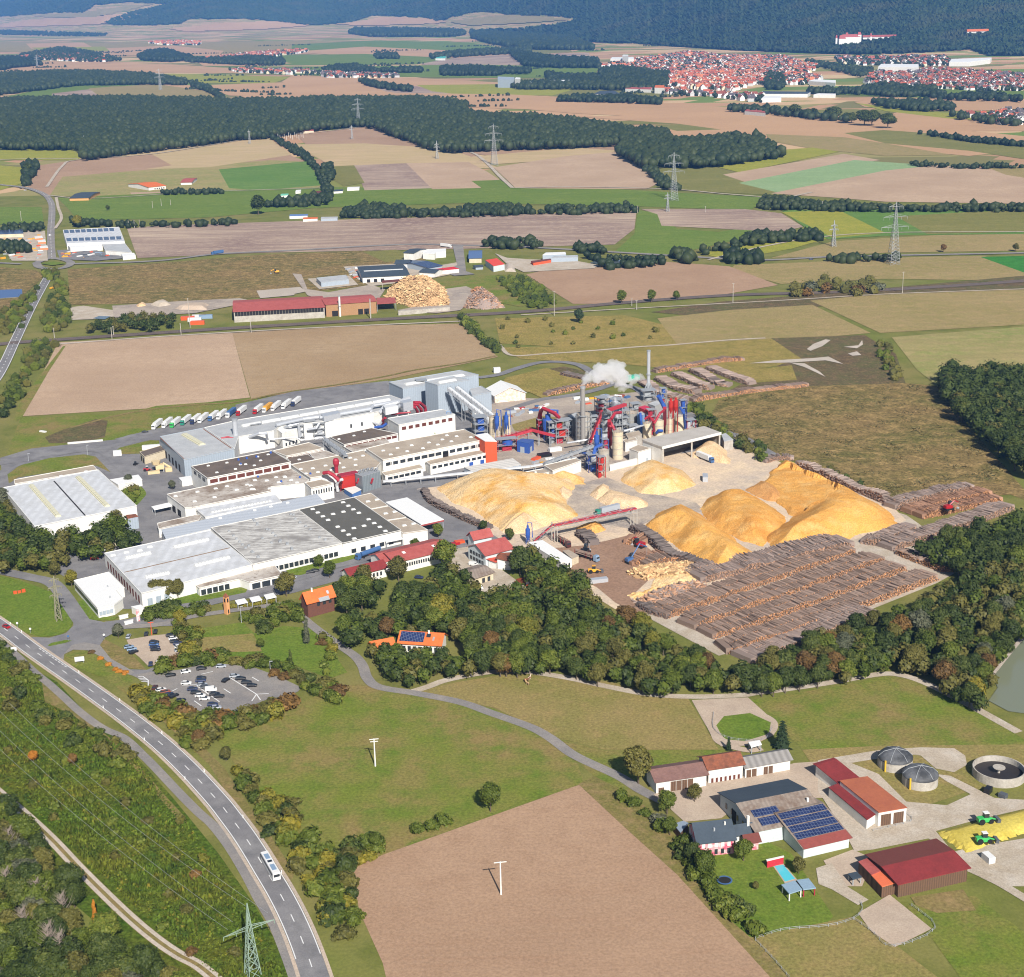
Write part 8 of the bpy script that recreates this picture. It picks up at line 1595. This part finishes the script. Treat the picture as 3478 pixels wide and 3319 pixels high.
for col,f,x,y,a,lab in[('red','O',43,252,-.7,'red car driving on the main road'),('black','I',968,132,.4,'dark car left of the lorry row'),('black','J',340,1498,-.3,'black car parked left at the front wing'),('silver','J',380,1492,-.3,'silver car parked beside the black car at the front wing'),('black','J',500,1460,.2,'left one of two black cars on the street by the lawn'),('black','J',530,1450,.2,'right one of two black cars on the street by the lawn'),('navy','M',1225,512,-.3,'dark blue car in front of the long office'),('white','A',168,1270,-.3,'white car on the curved overland road'),('silver','A',332,1345,1.5,'silver car on the straight overland road'),('black','A',140,1258,-.3,'black car behind the white car on the curved road'),('white','P',1700,1530,.3,'small white box at the foot of the green pylon')if False else('navy','H',545,355,.1,'dark car on the road across the plain')]:put_car(col,f,x,y,a,lab,G3)
put_car('white','M',1590,428,-.5,'white van in the works courtyard',G3,'van');put_car('white','M',1632,580,-1.2,'white van between trees and courtyard',G3,'van');put_car('yellow','E',347,550,1.1,'yellow van on the verge of the overland road',G3,'van');put_car('white','E',335,196,1.5,'white van north of the roundabout',G3,'van')
for(x0,y0),(x1,y1)in[((408,468),(500,464)),((500,470),(645,572)),((706,416),(880,524)),((880,524),(958,520)),((880,524),(850,568)),((880,524),(905,560)),((528,398),(604,380)),((485,566),(530,598)),((672,490),(716,518)),((852,416),(896,442)),((345,505),(378,488)),((130,414),(160,414)),((132,424),(172,424)),((138,434),(184,434)),((150,444),(190,444)),((160,412),(194,436)),((194,436),(194,470))]:
 road('road_marking',GS('X',[(x0,y0),(x1,y1)]),.45,m_white,3.0,smooth=0)
for k in range(9):
 x=300+k*24;road('road_marking',GS('Z',[(x,572+k*16.5),(x+14,582+k*16.5)]),.5,m_white,3.0,smooth=0)
def lorry(label,f,a,b,cab,box,group='lorries parked in a row',z=.25,L=15.5,kind='box',name='lorry'):
 A,Bq=G(f,*a,1.5),G(f,*b,1.5);d=Bq-A;ang=math.atan2(-d.y,-d.x);t=empty(name,(A.x,A.y,z),label,'lorry',group,ang)
 mk('cab',loft([(-2.2,1.2,.7,3.4,1.1),(-.5,1.22,.6,3.5,1.1),(0,1.22,.5,2.6,1.15),(.1,1.15,.5,1.6,1.1)]),PA[cab],t);mk('windscreen',MB().box((-.02,0,1.9),(.3,2.1,.85),0,0,-.18),M_glass,t)
 mk('chassis',MB().box((-L/2,0,.7),(L-1,1.1,.4)),M_black,t);wheels(t,(-1,-4.2,-L+1.6,-L+2.9,-L+4.2),1.05,.5)
 if kind=='box':mk('trailer',MB().box((-L/2-1.4,0,1.15),(L-3,2.5,2.85)),PA.get(box)or box,t)
 elif kind=='log':
  rr=random.Random(int(A.x));mb=MB()
  for k in range(42):mb.tube([(-3.2-rr.random()*.4,rr.uniform(-1.05,1.05),1.4+rr.random()*2.1),(-L+rr.random()*.6,rr.uniform(-1.05,1.05),1.4+rr.random()*2.1)],.2,5)
  mk('log_load',mb,LOGM['tan'][0],t)
  for x in(-3.6,-7,-L+1):mk('stake',MB().box((x,1.2,1.1),(.12,.1,2.7)).box((x,-1.2,1.1),(.12,.1,2.7)),PA['red'],t)
 elif kind=='tank':mk('tank',MB().tube([(-3,0,2.4),(-L,0,2.4)],1.25,14),PA[box],t)
 return t
LR=[('white','white',1030,1492),('white','white',1098,1482),('green','white',1152,1480),('teal','white',1222,1464),('navy','white',1287,1458),('white','white',1338,1450),('blue','white',1406,1436),('white','white',1462,1426),('white','blue',1524,1414),('red','white',1594,1400),('red','white',1706,1390),('white','yellow',1768,1380),('white','white',1826,1368),('white','white',1896,1356),('navy','white',1960,1338)]
for k,(cb,bx2,x,y)in enumerate(LR):lorry(f'lorry with {cb} cab and {bx2} trailer, {ORD[k] if k < 11 else ["twelfth","thirteenth","fourteenth","fifteenth"][k-11]} from the left of the row','E',(x-8,y-8),(x+66,y-64),cb,bx2)
lorry('blue box lorry on the road across the plain','E',(1412,320),(1466,312),'blue','blue','lorries on the move');lorry('long white lorry at the business park','F',(1440,272),(1352,262),'white','white','lorries on the move')
lorry('lorry with blue cab in front of the chip shed','K',(1614,722),(1535,690),'blue','white','lorries in the yard');lorry('log lorry with light blue cab in the bark yard','N',(848,594),(690,545),'light blue',None,'lorries in the yard',kind='log');lorry('log lorry under the yard conveyor','N',(655,500),(590,460),'maroon',None,'lorries in the yard',kind='log')
lorry('teal-cabbed lorry behind the yard conveyor','N',(835,285),(1000,245),'teal','silver','lorries in the yard');lorry('blue tank lorry in front of the weathered hall','J',(808,1368),(1000,1300),'blue','blue','lorries in the yard',kind='tank')
box_thing('skip_container','grey walking-floor container standing on the chip ground','K',(1563,850),(3,8,3.2),M_silver,'container',-.1);box_thing('skip_container','grey open container at the lower yard corner','N',(850,745),(9,3,2.2),M_silver,'container',.25)
for k,(x,y,m_)in enumerate([(1255,745,'orange'),(1300,755,'white'),(1330,735,'white'),(1375,735,'light blue'),(1320,775,'orange')]):box_thing('site_trailer',f'{m_} site container, {ORD[k]} of the group beside the copse','E',(x,y+15),(12,4,3.2),PA[m_],'container',.1,group='site containers beside the copse')
def bus():
 A,Bq=G('P',1757,748,1.6),G('P',1856,922,1.6);d=Bq-A;L=15.0;ang=math.atan2(-d.y,-d.x);c=(A+Bq)/2;t=empty('bus',(c.x,c.y,.2),'white bus with pale blue roof hatches driving on the main road','bus',rz=ang)
 mk('body',loft([(-L/2,1.25,.5,3.0,1.15),(-L/2+.2,1.28,.4,3.15,1.2),(L/2-.4,1.28,.4,3.15,1.2),(L/2,1.22,.45,2.8,1.1)]),PA['white'],t)
 for s in(-1,1):mk('window_band',MB().box((0,s*1.27,1.7),(L-1.4,.08,.95)),M_glass,t)
 mk('rear_window',MB().box((-L/2-.02,0,1.7),(.1,2,.9)),M_glass,t);mk('windscreen',MB().box((L/2,0,1.3),(.12,2.1,1.3)),M_glass,t)
 for x,l_ in((3.6,3.2),(.4,1.2),(-3.6,3.6)):mk('roof_hatch',MB().box((x,0,3.14),(l_,1.5,.12)),PA['light blue']if l_>2 else M_glass,t)
 wheels(t,(-4.2,4.6),1.15,.5)
bus()
def loader(label,f,x,y,col,ang,sc=1.0,name='wheel_loader',cat='loader',front=True,z=.25):
 p=G(f,x,y,1);t=empty(name,(p.x,p.y,z),label,cat,rz=ang);t.scale=(sc,sc,sc)
 mk('body',loft([(-3,1,.9,2.2,.9),(-.4,1.1,.8,2.3,.95),(1.4,1,.8,1.8,.8)]),PA[col],t);mk('cabin',MB().box((-.2,0,2.2),(1.6,1.5,1.5)),M_glass,t);mk('cabin_roof',MB().box((-.2,0,3.72),(1.8,1.7,.14)),PA[col if name!='tractor' else 'white'],t)
 wheels(t,(-1.9,),1.15,1.05);wheels(t,(1.3,),1.1,.85)
 if front:mk('loader_arm',MB().tube([(1.2,0,1.7),(3.2,0,.9)],.25,6),PA[col],t);mk('bucket',MB().box((3.7,0,.2),(1.2,3,1.2),0,0,.2),PA['grey'],t)
loader('yellow wheel loader beside the grey container','N',822,670,'yellow',.1);loader('green tractor with red rims working low on the silage','T',905,668,'green',.1,1.0,'tractor','tractor',z=1.6);loader('dark green tractor with white roof and orange tool high on the silage','T',912,562,'green',.2,1.05,'tractor','tractor',z=1.7);loader('small red tractor beside the tan mixer','I',985,385,'red',.2,.8,'tractor','tractor');loader('black forklift at the corner of the windowless store','I',905,345,'black',1.2,.6,'forklift','forklift')
def crane(label,f,x,y,col,ang,reach,up,name='grab_crane',cat='crane',z=.25,sc=1.0):
 p=G(f,x,y,1);t=empty(name,(p.x,p.y,z),label,cat,rz=ang);t.scale=(sc,)*3
 mk('undercarriage',MB().box((0,0,.3),(5,3.2,1)),M_black,t);mk('body',loft([(-2.6,1.3,1.4,3,1.2),(.8,1.4,1.3,3.1,1.2),(1.8,1.2,1.4,2.4,1.1)]),PA[col],t);mk('cabin',MB().box((1.3,.8,2.6),(1.8,1.3,2.2)),M_glass,t)
 mk('boom',MB().tube([(.5,0,2.8),(reach*.55,0,up),(reach,0,up*.72)],.34,6),PA[col],t);mk('grab',MB().tube([(reach,0,up*.72),(reach,0,up*.2)],.1,4).lathe((reach,0,up*.2-1.4),[(.3,0),(1,.7),(.3,1.4)],8),M_silverd,t);wheels(t,(-1.8,1.8),1.6,.6)
crane('light blue grab crane on the brown yard floor','N',1065,605,'blue',.55,10,9);crane('red machine with raised cab before the dark log wall','N',1128,500,'red',2.4,5,5);crane('yellow excavator on the brown field','E',1848,445,'yellow',3.3,6,4,'excavator','excavator');crane('tiny red crane on the orange stack at the far corner','L',1460,690,'red',.4,6,5,z=4);crane('log grab behind the light blue log lorry','N',770,545,'black',1.2,5,6)
p=G('I',630,985);t=empty('boom_lift',p,'red boom lift with a long white arm beside the thicket','lift',rz=.35);mk('body',MB().box((0,0,.5),(4,2.2,1.6)),PA['red'],t);mk('arm',MB().tube([(0,0,2.2),(8.5,0,5.5)],.3,6).box((8.8,0,5),(1,1.4,1.1)),PA['white'],t);wheels(t,(-1.3,1.3),1,.5)
box_thing('horse_trailer','white horse trailer beside the silage wall','T',(925,760),(2.4,4.2,2.4),PA['white'],'trailer',.3)
p=G('I',1070,400);t=empty('mixer_plant',p,'tan mixing machine with hoppers in front of the tall clad hall','machine',rz=.3);m_mx=mat('mixer_tan',C(226,204,160),.7)
mk('hopper',MB().box((0,0,2),(5,3,3)).lathe((-2,0,5),[(2.2,0),(2.8,2.2)],8),m_mx,t);mk('bin',MB().box((-4,-2.5,0),(7,2.6,1.8)).box((5,-1,0),(4,3,2.6)),m_mx,t);mk('chute',MB().tube([(2,0,5.5),(6,0,2.5)],.7,6),m_mx,t);mk('leg',MB().box((-2,1,0),(.5,.5,2)).box((2,-1,0),(.5,.5,2)),M_silverd,t)
p=G('U',292,312);t=empty('trampoline',p,'round trampoline with blue rim on the farm lawn','trampoline');mk('mat',MB().lathe((0,0,.8),[(2,0),(2,.05)],24),M_black,t);mb=MB().lathe((0,0,.82),[(2,0),(2,.12),(2.5,.12),(2.5,0)],24);mb.f.pop();mk('rim',mb,PA['blue'],t);mk('leg',MB().box((1.8,0,0),(.1,.1,.8)).box((-1.8,0,0),(.1,.1,.8)).box((0,1.8,0),(.1,.1,.8)),M_silverd,t)
for lab,f,x,y,s in[('white billboard on the verge between junction and main road','O',534,500,(4,.3,2)),('white information board beside the cycle path','O',95,430,(2.4,.3,1.6))]:
 p=G(f,x,y);t=empty('sign_board',p,lab,'sign',rz=.2);mk('board',MB().box((0,0,1.2),s),PA['white'],t);mk('post',MB().box((-s[0]*.4,0,0),(.15,.15,1.2)).box((s[0]*.4,0,0),(.15,.15,1.2)),M_silverd,t)
for k,(f,x,y)in enumerate([('O',70,240),('O',145,295),('O',528,565),('O',801,752),('O',1082,970),('O',1364,1225),('O',1623,1532),('P',1880,882),('O',690,800),('O',965,1015),('O',1236,1275)]):box_thing('marker_post',f'white marker post beside the main road, {ORD[k]} counted in driving order',f,(x,y),(.3,.3,1.3),PA['white'],'post',group='marker posts along the main road')
for lab,x,y,m_ in[('red and white flag banner at the gate house','I',0,0)]and[('red and white banner at the gate house',925,1400,'white')]:box_thing('banner',lab,'I',(x,y),(1.4,.2,6),mat('banner_red_white',C(240,236,236),.6,c2=C(214,50,60),scale=.4,amt=1),'banner')
for lab,f,x,y in[('round white road sign on the round meadow, left',"O",118,262),('round white road sign on the round meadow, right',"O",205,300),('give way sign at the works entrance',"O",697,340),('blue sign on the traffic island',"O",458,350)]:
 p=G(f,x,y);t=empty('road_sign',p,lab,'road sign',rz=.2);mk('post',MB().tube([(0,0,0),(0,0,2.2)],.07,5),M_silverd,t);mk('plate',MB().tube([(0,-.05,2.4),(0,.05,2.4)],.5,12),PA['blue' if 'blue' in lab else 'white'],t)
p=G('I',130,1210);t=empty('sculpture',p,'bright orange letters-like sculpture on the round meadow','sculpture',rz=.5);mk('block',MB().box((-2,0,0),(1.6,1,1.6)).box((0,0,0),(1.6,1,1.4)).box((2,0,0),(1.6,1,1.7)),PA['orange'],t)
for k,(x,y)in enumerate([(362,1418),(380,1405),(366,1440)]):
 p=G('N',x+10,y-10);t=empty('horse',p,f'{["brown","white and brown","pale"][k]} horse standing on the dry meadow','horse',rz=k*1.1);hm=mat(f'horse_{k}',C(*[(140,90,60),(220,200,180),(206,170,130)][k]),.8)
 bm_=MB().tube([(-1.0,0,1.15),(-.5,0,1.25),(.4,0,1.22),(.85,0,1.45),(1.2,0,1.95),(1.35,0,2.1),(1.75,0,1.8)],.34,8,0,.13)
 for a,b in((-.8,.2),(-.75,-.2),(.5,.2),(.55,-.2)):bm_.tube([(a,b,1.1),(a-.05,b,.55),(a,b,0)],.13,5,0,.06)
 mk('body',bm_,hm,t);mk('tail',MB().tube([(-1.05,0,1.3),(-1.3,0,.6)],.08,5),M_black,t)
def fence(label,f,pts,every=3.0,h=1.1):
 L=smooth_line(GS(f,pts),3);D_=arclen(L);c=centroid(L);t=empty('paddock_fence',c,label,'fence');mb=MB();s=0
 while s<D_[-1]:p,_=at_len(L,D_,s);mb.box((p.x,p.y,0),(.16,.16,h));s+=every
 mb.build('post',M_silverd,t);mb=MB()
 for z in(.5,1.0):mb.tube([p+Vector((0,0,z))for p in L],.05,4)
 mb.build('rail',M_silverd,t)
fence('pale fence between farm lawn and dry meadow','U',[(410,530),(520,495),(680,482),(780,455),(815,420),(810,390)]);fence('fence along the lower edge of the dry meadow','U',[(410,535),(480,610),(540,680)]);fence('fence around the sand riding ground','U',[(785,455),(850,500),(930,560),(1095,490),(1000,400)]);fence('fence around the round paddock','S',[(518,-40),(515,40),(580,90),(690,110),(800,100),(835,40)]);fence('fence in front of the brown-roofed calf barn','T',[(300,600),(390,580),(510,545),(480,505)])
for k,(x,y)in enumerate([(800,860),(620,705),(1030,800)]):pass
sc_=[('M',1495,285,'orange',(5,3,1.4),'orange tarpaulin bundle by the courtyard wall'),('M',1470,295,'red',(4,3,1.2),'red tarpaulin bundle by the courtyard wall'),('K',490,690,'black',(8,5,2),'black open skip in the factory yard'),('K',560,655,'white',(8,3,2.5),'white container in the factory yard'),('K',495,740,'yellow',(6,3,1.4),'yellow pallet stack in the factory yard'),('K',1210,290,'white',(5,3,1),'x')][:5]
for f,x,y,c_,s,lab in sc_:box_thing('goods_stack',lab,f,(x,y),s,PA[c_],'goods',.4)
rr=random.Random(12)
def litter(f,poly,n,cols,seed,words_):
 for k,p in enumerate(scatter(GS(f,poly),n,.5,seed)):
  c_=rr.choice(cols);s=(rr.uniform(2,7),rr.uniform(1.5,3),rr.uniform(.6,2.4));MB().box((p.x,p.y,0),s,rr.uniform(0,1.2)).build('stored_part',PA[c_],origin=(p.x,p.y,0),label=f'{c_} machine part lying {words_}',cat='machine part',group=f'{c_} machine parts lying {words_}')
litter('G',[(640,1290),(760,1262),(960,1245),(1120,1290),(1000,1330),(700,1330)],8.5,['white','orange','silver','yellow','blue','rust'],3,'behind the tall smokestacks')
litter('K',[(250,395),(400,350),(560,340),(560,370),(420,400),(260,430)],7,['blue','silver','white','rust','red'],5,'beside the silver galleries')
litter('K',[(430,690),(620,640),(700,670),(560,740),(400,745)],9,['orange','silver','black','white','rust'],6,'between annex and pipe bridge')
litter('K',[(1430,450),(1560,470),(1600,500),(1440,500)],6,['red','silver','blue'],7,'at the back of the open chip shed')
litter('N',[(700,660),(880,720),(880,750),(760,720)],7,['white','rust','silver'],8,'in the lower yard corner')
litter('F',[(735,415),(820,420),(860,500),(800,500)],8,['orange','white','silver'],9,'at the business park yard')
litter('E',[(400,300),(640,290),(780,330),(640,350),(420,350)],9,['white','orange','yellow','grey','light blue'],10,'in front of the solar depot hall')
litter('T',[(870,360),(960,380),(1060,420),(1040,450),(940,430)],4,['white','grey','black','light blue'],11,'beside the slurry tank')
litter('N',[(320,720),(440,760),(430,790),(330,760)],5,['rust','orange','white'],13,'between courtyard and wood')
litter('W',[(0,455),(80,450),(84,500),(0,498)],16,['orange','white','silver','yellow'],14,'in the road yard')
k_=0
for x,y,w_,h,ms,wd_ in[(470,560,5,12,[M_redp],'red'),(545,600,6,14,[M_blue,M_silverd],'blue'),(640,560,6,12,[M_redp,M_silverd],'red and grey'),(690,540,6,12,[M_silverd],'dull grey'),(820,560,5,14,[M_silver,M_silverd],'silver'),(1010,470,6,13,[M_silver],'bright silver'),(1095,470,6,14,[M_silverd,W_conc],'grey and stone'),(1080,560,6,8,[M_redp,W_white],'red and white'),(1280,395,4,17,[M_blue,M_redb],'blue and red'),(890,720,4,14,[M_blue,M_redp],'blue-red'),(975,390,8,9,[M_silverd,M_silver],'rear grey'),(870,450,7,16,[M_silverd,M_redp],'middle red'),(1460,500,6,6,[M_redp,M_silver],'low red')]:
 frame_tower('steel_tower',f'{wd_} steel platform tower in the dense part of the plant','K',(x,y),w_,w_,h,M_silverd if k_%3 else ms[0],lv=3.2,infill=ms);k_+=1
for lab,P,r_,m_ in[('crimson duct from the red towers over the grey tank',[('K',935,440,20),('K',960,400,22),('K',1000,395,20)],1,M_redp),('grey duct arch at the plant centre',[('K',870,410,20),('K',895,385,25),('K',925,395,20),('K',930,440,12)],1.6,M_silverd),('red pipe above the cream silos',[('K',1222,470,14),('K',1262,400,20),('K',1290,380,22)],.8,M_redp),('long grey pipe at mid height of the plant',[('K',1020,520,9),('K',1090,500,10),('K',1150,480,10)],.7,M_silver),('blue pipe behind the stout tank',[('K',1130,400,14),('K',1135,450,10),('K',1140,500,5)],.8,M_blue),('red chute before the dark machine house',[('K',590,430,18),('K',560,400,20),('K',480,365,22),('K',465,400,16),('K',462,480,8)],1.0,M_redp),('silver pipe along the grey tower foot',[('K',640,600,5),('K',700,590,5),('K',820,570,6)],.6,M_silver)]:pipe('duct',lab,P,r_,m_)
frame_tower('stair_tower','open grey steel stairs between broad block and tallest cube','J',(1245,335),7,6,17,M_silverd,lv=2.6,infill=[M_silverd])
for k,(x,y,h_)in enumerate([(100,600,5),(140,590,7),(180,600,6),(230,600,5),(420,590,6),(500,570,7),(560,575,6)]):frame_tower('duct_tower',f'{ORD[k]} silver duct frame from the left in front of the long hall','J',(x,y),7,5,h_+5,M_silverd,lv=3.0,infill=[M_silver],ang=.3)
box_thing('liquid_tank','white box tank on the lawn by the works road','I',(785,292),(5,3,3.4),PA['white'],'tank');box_thing('roof_debris','long white concrete beam pile on the rough meadow','I',(570,205),(22,1.6,1.2),W_white,'beams',.25);box_thing('boat_trailer','small white boat lying on the rough meadow','I',(287,135),(5,1.8,1),PA['white'],'boat',-.5)
box_thing('tank_truck','white horizontal tank behind the windowless store','I',(1010,250),(11,2.6,3),PA['white'],'tank',.2);box_thing('switchgear','white switchgear box on the gravel behind the factory','J',(1745,130),(5,3,4),PA['white'],'switchgear',.2);box_thing('tarpaulin_roof','mint green tarpaulin behind the steam','G',(1080,1158),(9,5,3),mat('tarp_mint2',C(80,190,160),.6),'tarpaulin')
def steam():
 pts=[(748,212,38,1.5),(752,196,39,2.4),(770,182,40,3.6),(800,168,41,5),(835,160,42,5.8),(865,140,43,6.4),(900,132,44,6.6),(935,120,45,7),(965,108,46,6.4),(990,96,47,5),(930,155,42,5.2),(965,150,43,5.4),(1000,140,44,5.2),(880,100,46,3.4),(820,130,44,3.6),(985,200,40,3.4),(1010,215,39,3.4),(1030,190,40,3.8),(1050,170,41,3),(1090,185,40,3.2),(1120,165,41,3.4),(1150,150,42,2.8),(1060,215,39,3),(1000,238,37,2.4)]
 bm=bmesh.new();r_=random.Random(3)
 for x,y,z,r in pts:
  c=G('K',x,y,z)
  for _ in range(7):
   q=c+Vector((r_.uniform(-.6,.6),r_.uniform(-.6,.6),r_.uniform(-.5,.5)))*r;rr_=r*r_.uniform(.32,.62);bmesh.ops.create_icosphere(bm,subdivisions=2,radius=rr_,matrix=Matrix.Translation(q))
 me=bpy.data.meshes.new('steam_plume');bm.to_mesh(me);bm.free()
 o=bpy.data.objects.new('steam_plume',me);COL.objects.link(o);o['kind']='stuff'
 m=o.modifiers.new('r','REMESH');m.mode='VOXEL';m.voxel_size=.7
 tx=bpy.data.textures.new('steam','CLOUDS');tx.noise_scale=2.6;d=o.modifiers.new('d','DISPLACE');d.texture=tx;d.strength=3.6;d.mid_level=.55
 g=bpy.data.materials.new('steam');g.use_nodes=True;t=g.node_tree;t.nodes.clear();oo=t.nodes.new('ShaderNodeOutputMaterial');v=t.nodes.new('ShaderNodeVolumePrincipled');v.inputs['Color'].default_value=(1,1,1,1);v.inputs['Density'].default_value=.26;v.inputs['Anisotropy'].default_value=.2
 t.links.new(v.outputs[0],oo.inputs['Volume']);me.materials.append(g)
steam()
def ft(f,x,y,h,leaf,lab,kind='broad',wide=1.0,grp=None,name='broadleaf_tree'):return tree(G(f,x,y),kind,leaf,h,lab,grp,name,wide)
for a in[('M',1380,830,15,'yel','golden yellow tree in the wood, nearer the villa'),('N',370,1160,13,'yel','golden yellow tree in the middle of the wood'),('N',570,850,14,'mid','light green tree below the white yard workshop'),('N',1140,1130,13,'yel','yellow tree at the upper edge of the wood'),('N',1210,1230,11,'yel','orange-yellow tree near the lower edge of the wood'),('N',920,1110,10,'red','rust-coloured tree inside the wood'),('M',1090,540,13,'olive','brown-green tree in front of the long office'),('M',1200,340,7,'mid','round tree beside the loading canopy'),('M',1355,250,8,'mid','tree at the corner of the white canopy'),('M',820,330,7,'mid','tree behind the blue tank lorry'),('M',740,350,7,'dark','slim tree at the weathered hall corner'),('M',1400,470,16,'mid','tall light tree in front of the office end'),('M',1655,205,6,'dark','small tree at the log wall'),('M',1830,270,7,'dark','dark tree behind the red workshop roof'),('M',1900,500,15,'dark','tall dark tree right of the red workshops'),('M',630,520,9,'mid','round green tree on the street corner'),('M',560,450,7,'mid','bright small tree beside the lawn'),('M',340,640,12,'olive','olive tree left of the brick house'),
('I',480,1170,9,'yel','bright yellow-green tree behind the office pavilion'),('I',370,1100,8,'olive','brownish tree at the entrance bend'),('I',1150,520,6,'grey','grey-green tree at the stained hall corner'),('I',860,490,7,'grey','bare-looking tree on the green island'),('Q',970,512,11,'mid','dark green tree standing alone at the pink field edge'),('Q',535,660,7,'mid','round tree at the lower end of the meadow'),('S',110,340,15,'olive','huge olive tree beside the first farm barn'),('S',415,440,7,'olive','round olive tree in the farm courtyard'),('S',265,505,9,'mid','tree at the lane by the farm shed'),('S',280,620,7,'mid','lower tree at the lane by the farm shed'),('S',470,850,10,'mid','broad green tree in front of the farmhouse'),('S',400,780,8,'dark','dark tree beside the farmhouse gable'),('S',680,760,8,'mid','bright green vine-like tree in the farm garden'),('S',980,830,6,'olive','olive bush-like tree behind the pool'),
('R',930,545,11,'yel','yellow tree at the pond end of the wood'),('R',820,480,12,'olive','olive tree at the pond end of the wood'),('R',910,450,9,'red','rust red tree inside the wood by the pond'),('U',410,340,3,'olive','small round tree on the farm lawn'),('P',640,1230,9,'ora','slim orange tree beside the two-rut track','tall',.8),('P',225,140,5,'ora','orange crown in the scrub strip'),('P',490,160,5,'red','rust crown in the scrub strip'),('O',1330,1050,7,'red','rust orange tree in the roadside belt'),('O',1110,840,6,'red','brown-red tree in the roadside belt'),('O',1510,1150,6,'olive','single olive tree beside the roadside meadow'),('O',1740,400,5,'mid','single bush-like tree on the meadow by the lots'),('O',1205,250,8,'yel','yellow tree at the paved car park corner'),('O',790,330,7,'grey','grey-green tree left of the paved car park'),
('A',1725,1435,26,'dark','big round dark tree in the green meadow'),('A',520,1520,16,'yel','yellow tree behind the solar depot hall'),('A',720,1408,8,'dark','round bush-like tree in the meadow'),('A',190,1170,20,'dark','dark tree pair at the yellow field'),('G',1005,655,13,'mid','large round tree beside the railway'),('G',1205,645,12,'mid','smaller round tree beside the railway'),('G',720,780,12,'fir','dark conical tree on the gold meadow edge'),('G',1370,630,9,'mid','low round tree beside the railway poles'),('H',1428,310,9,'red','lone brown tree on the plain road, left'),('H',1910,305,9,'olive','lone tree on the plain road, right')]:ft(*a)
for k,(x,y,h)in enumerate([(432,780,17),(520,785,12),(560,782,12),(670,800,16),(705,800,17),(780,820,13),(815,825,14),(900,840,20),(950,842,20),(1055,858,19)]):ft('D',x,y,h*1.6,'dark',f'{ORD[k]} round tree from the left in the row of the far fields','broad',1.5,'round trees of the far fields')
for k,(x,y)in enumerate([(1035,1250),(1090,1248),(1140,1250),(1190,1245)]):ft('I',x,y,10,'olive',f'{ORD[k]} dark pine from the left before the double-roofed hall','broad',.9,'dark pines before the hall')
for a in[('S',890,150,12,'fir','dark spruce beside the tiny white canopy','fir',1.3),('S',600,160,6,'fir','small spruce beside the rusty barn','fir',1.0),('I',20,640,12,'grey','silvery willow at the left picture edge','broad',1.2),('O',1945,540,9,'dark','slim tree behind the curved street lamp','tall',1.0),('M',480,960,12,'grey','tall half-bare poplar on the villa meadow','tall',1.0),('M',370,1130,8,'dark','slim tree on the villa meadow','tall',.9)]:ft(a[0],a[1],a[2],a[3],a[4],a[5],a[6],a[7],name='conifer' if a[4]=='fir' else 'broadleaf_tree')
for k,(x,y,s)in enumerate([(690,588,3.2),(745,580,3.4),(790,560,3.6)]):bush(G('Q',x,y),'mid',s,f'{["left","middle","right"][k]} of three round bushes at the pink field edge','round bushes at the pink field edge')
for k,(x,y)in enumerate([(615,432),(668,475),(727,515),(775,548),(800,560),(835,570)]):bush(G('O',x,y),'ora' if k else 'red',1.6,f'{ORD[k]} orange flowering bush along the car park road','orange bushes along the car park road')
for k,(x,y,h)in enumerate([(170,1350,12),(260,1180,13),(430,1250,12),(80,800,12),(345,1500,14),(420,1540,13),(60,1080,12)]):
 p=G('P',x,y);o=bpy.data.objects.new('bare_tree',BARE);COL.objects.link(o);o.location=p;o.scale=(h/9,)*3;tagp(o,'bare grey-branched tree in the wood beyond the two-rut track','tree','bare trees beyond the two-rut track')
def haze_box():
 me=bpy.data.meshes.new('haze');x,y0,y1,z0,z1=14000,-300,26000,-1,345
 me.from_pydata([(a,b,c)for c in(z0,z1)for a,b in((-x,y0),(x,y0),(x,y1),(-x,y1))],[],[(3,2,1,0),(4,5,6,7),(0,1,5,4),(1,2,6,5),(2,3,7,6),(3,0,4,7)])
 m=bpy.data.materials.new('haze');m.use_nodes=True;t=m.node_tree;t.nodes.clear()
 o_=t.nodes.new('ShaderNodeOutputMaterial');v=t.nodes.new('ShaderNodeVolumePrincipled')
 v.inputs['Color'].default_value=(0.16,0.42,1.0,1);v.inputs['Density'].default_value=3.6e-5;v.inputs['Anisotropy'].default_value=0.0
 t.links.new(v.outputs[0],o_.inputs['Volume']);me.materials.append(m)
 o=bpy.data.objects.new('haze',me);COL.objects.link(o);o['kind']='stuff'
haze_box()
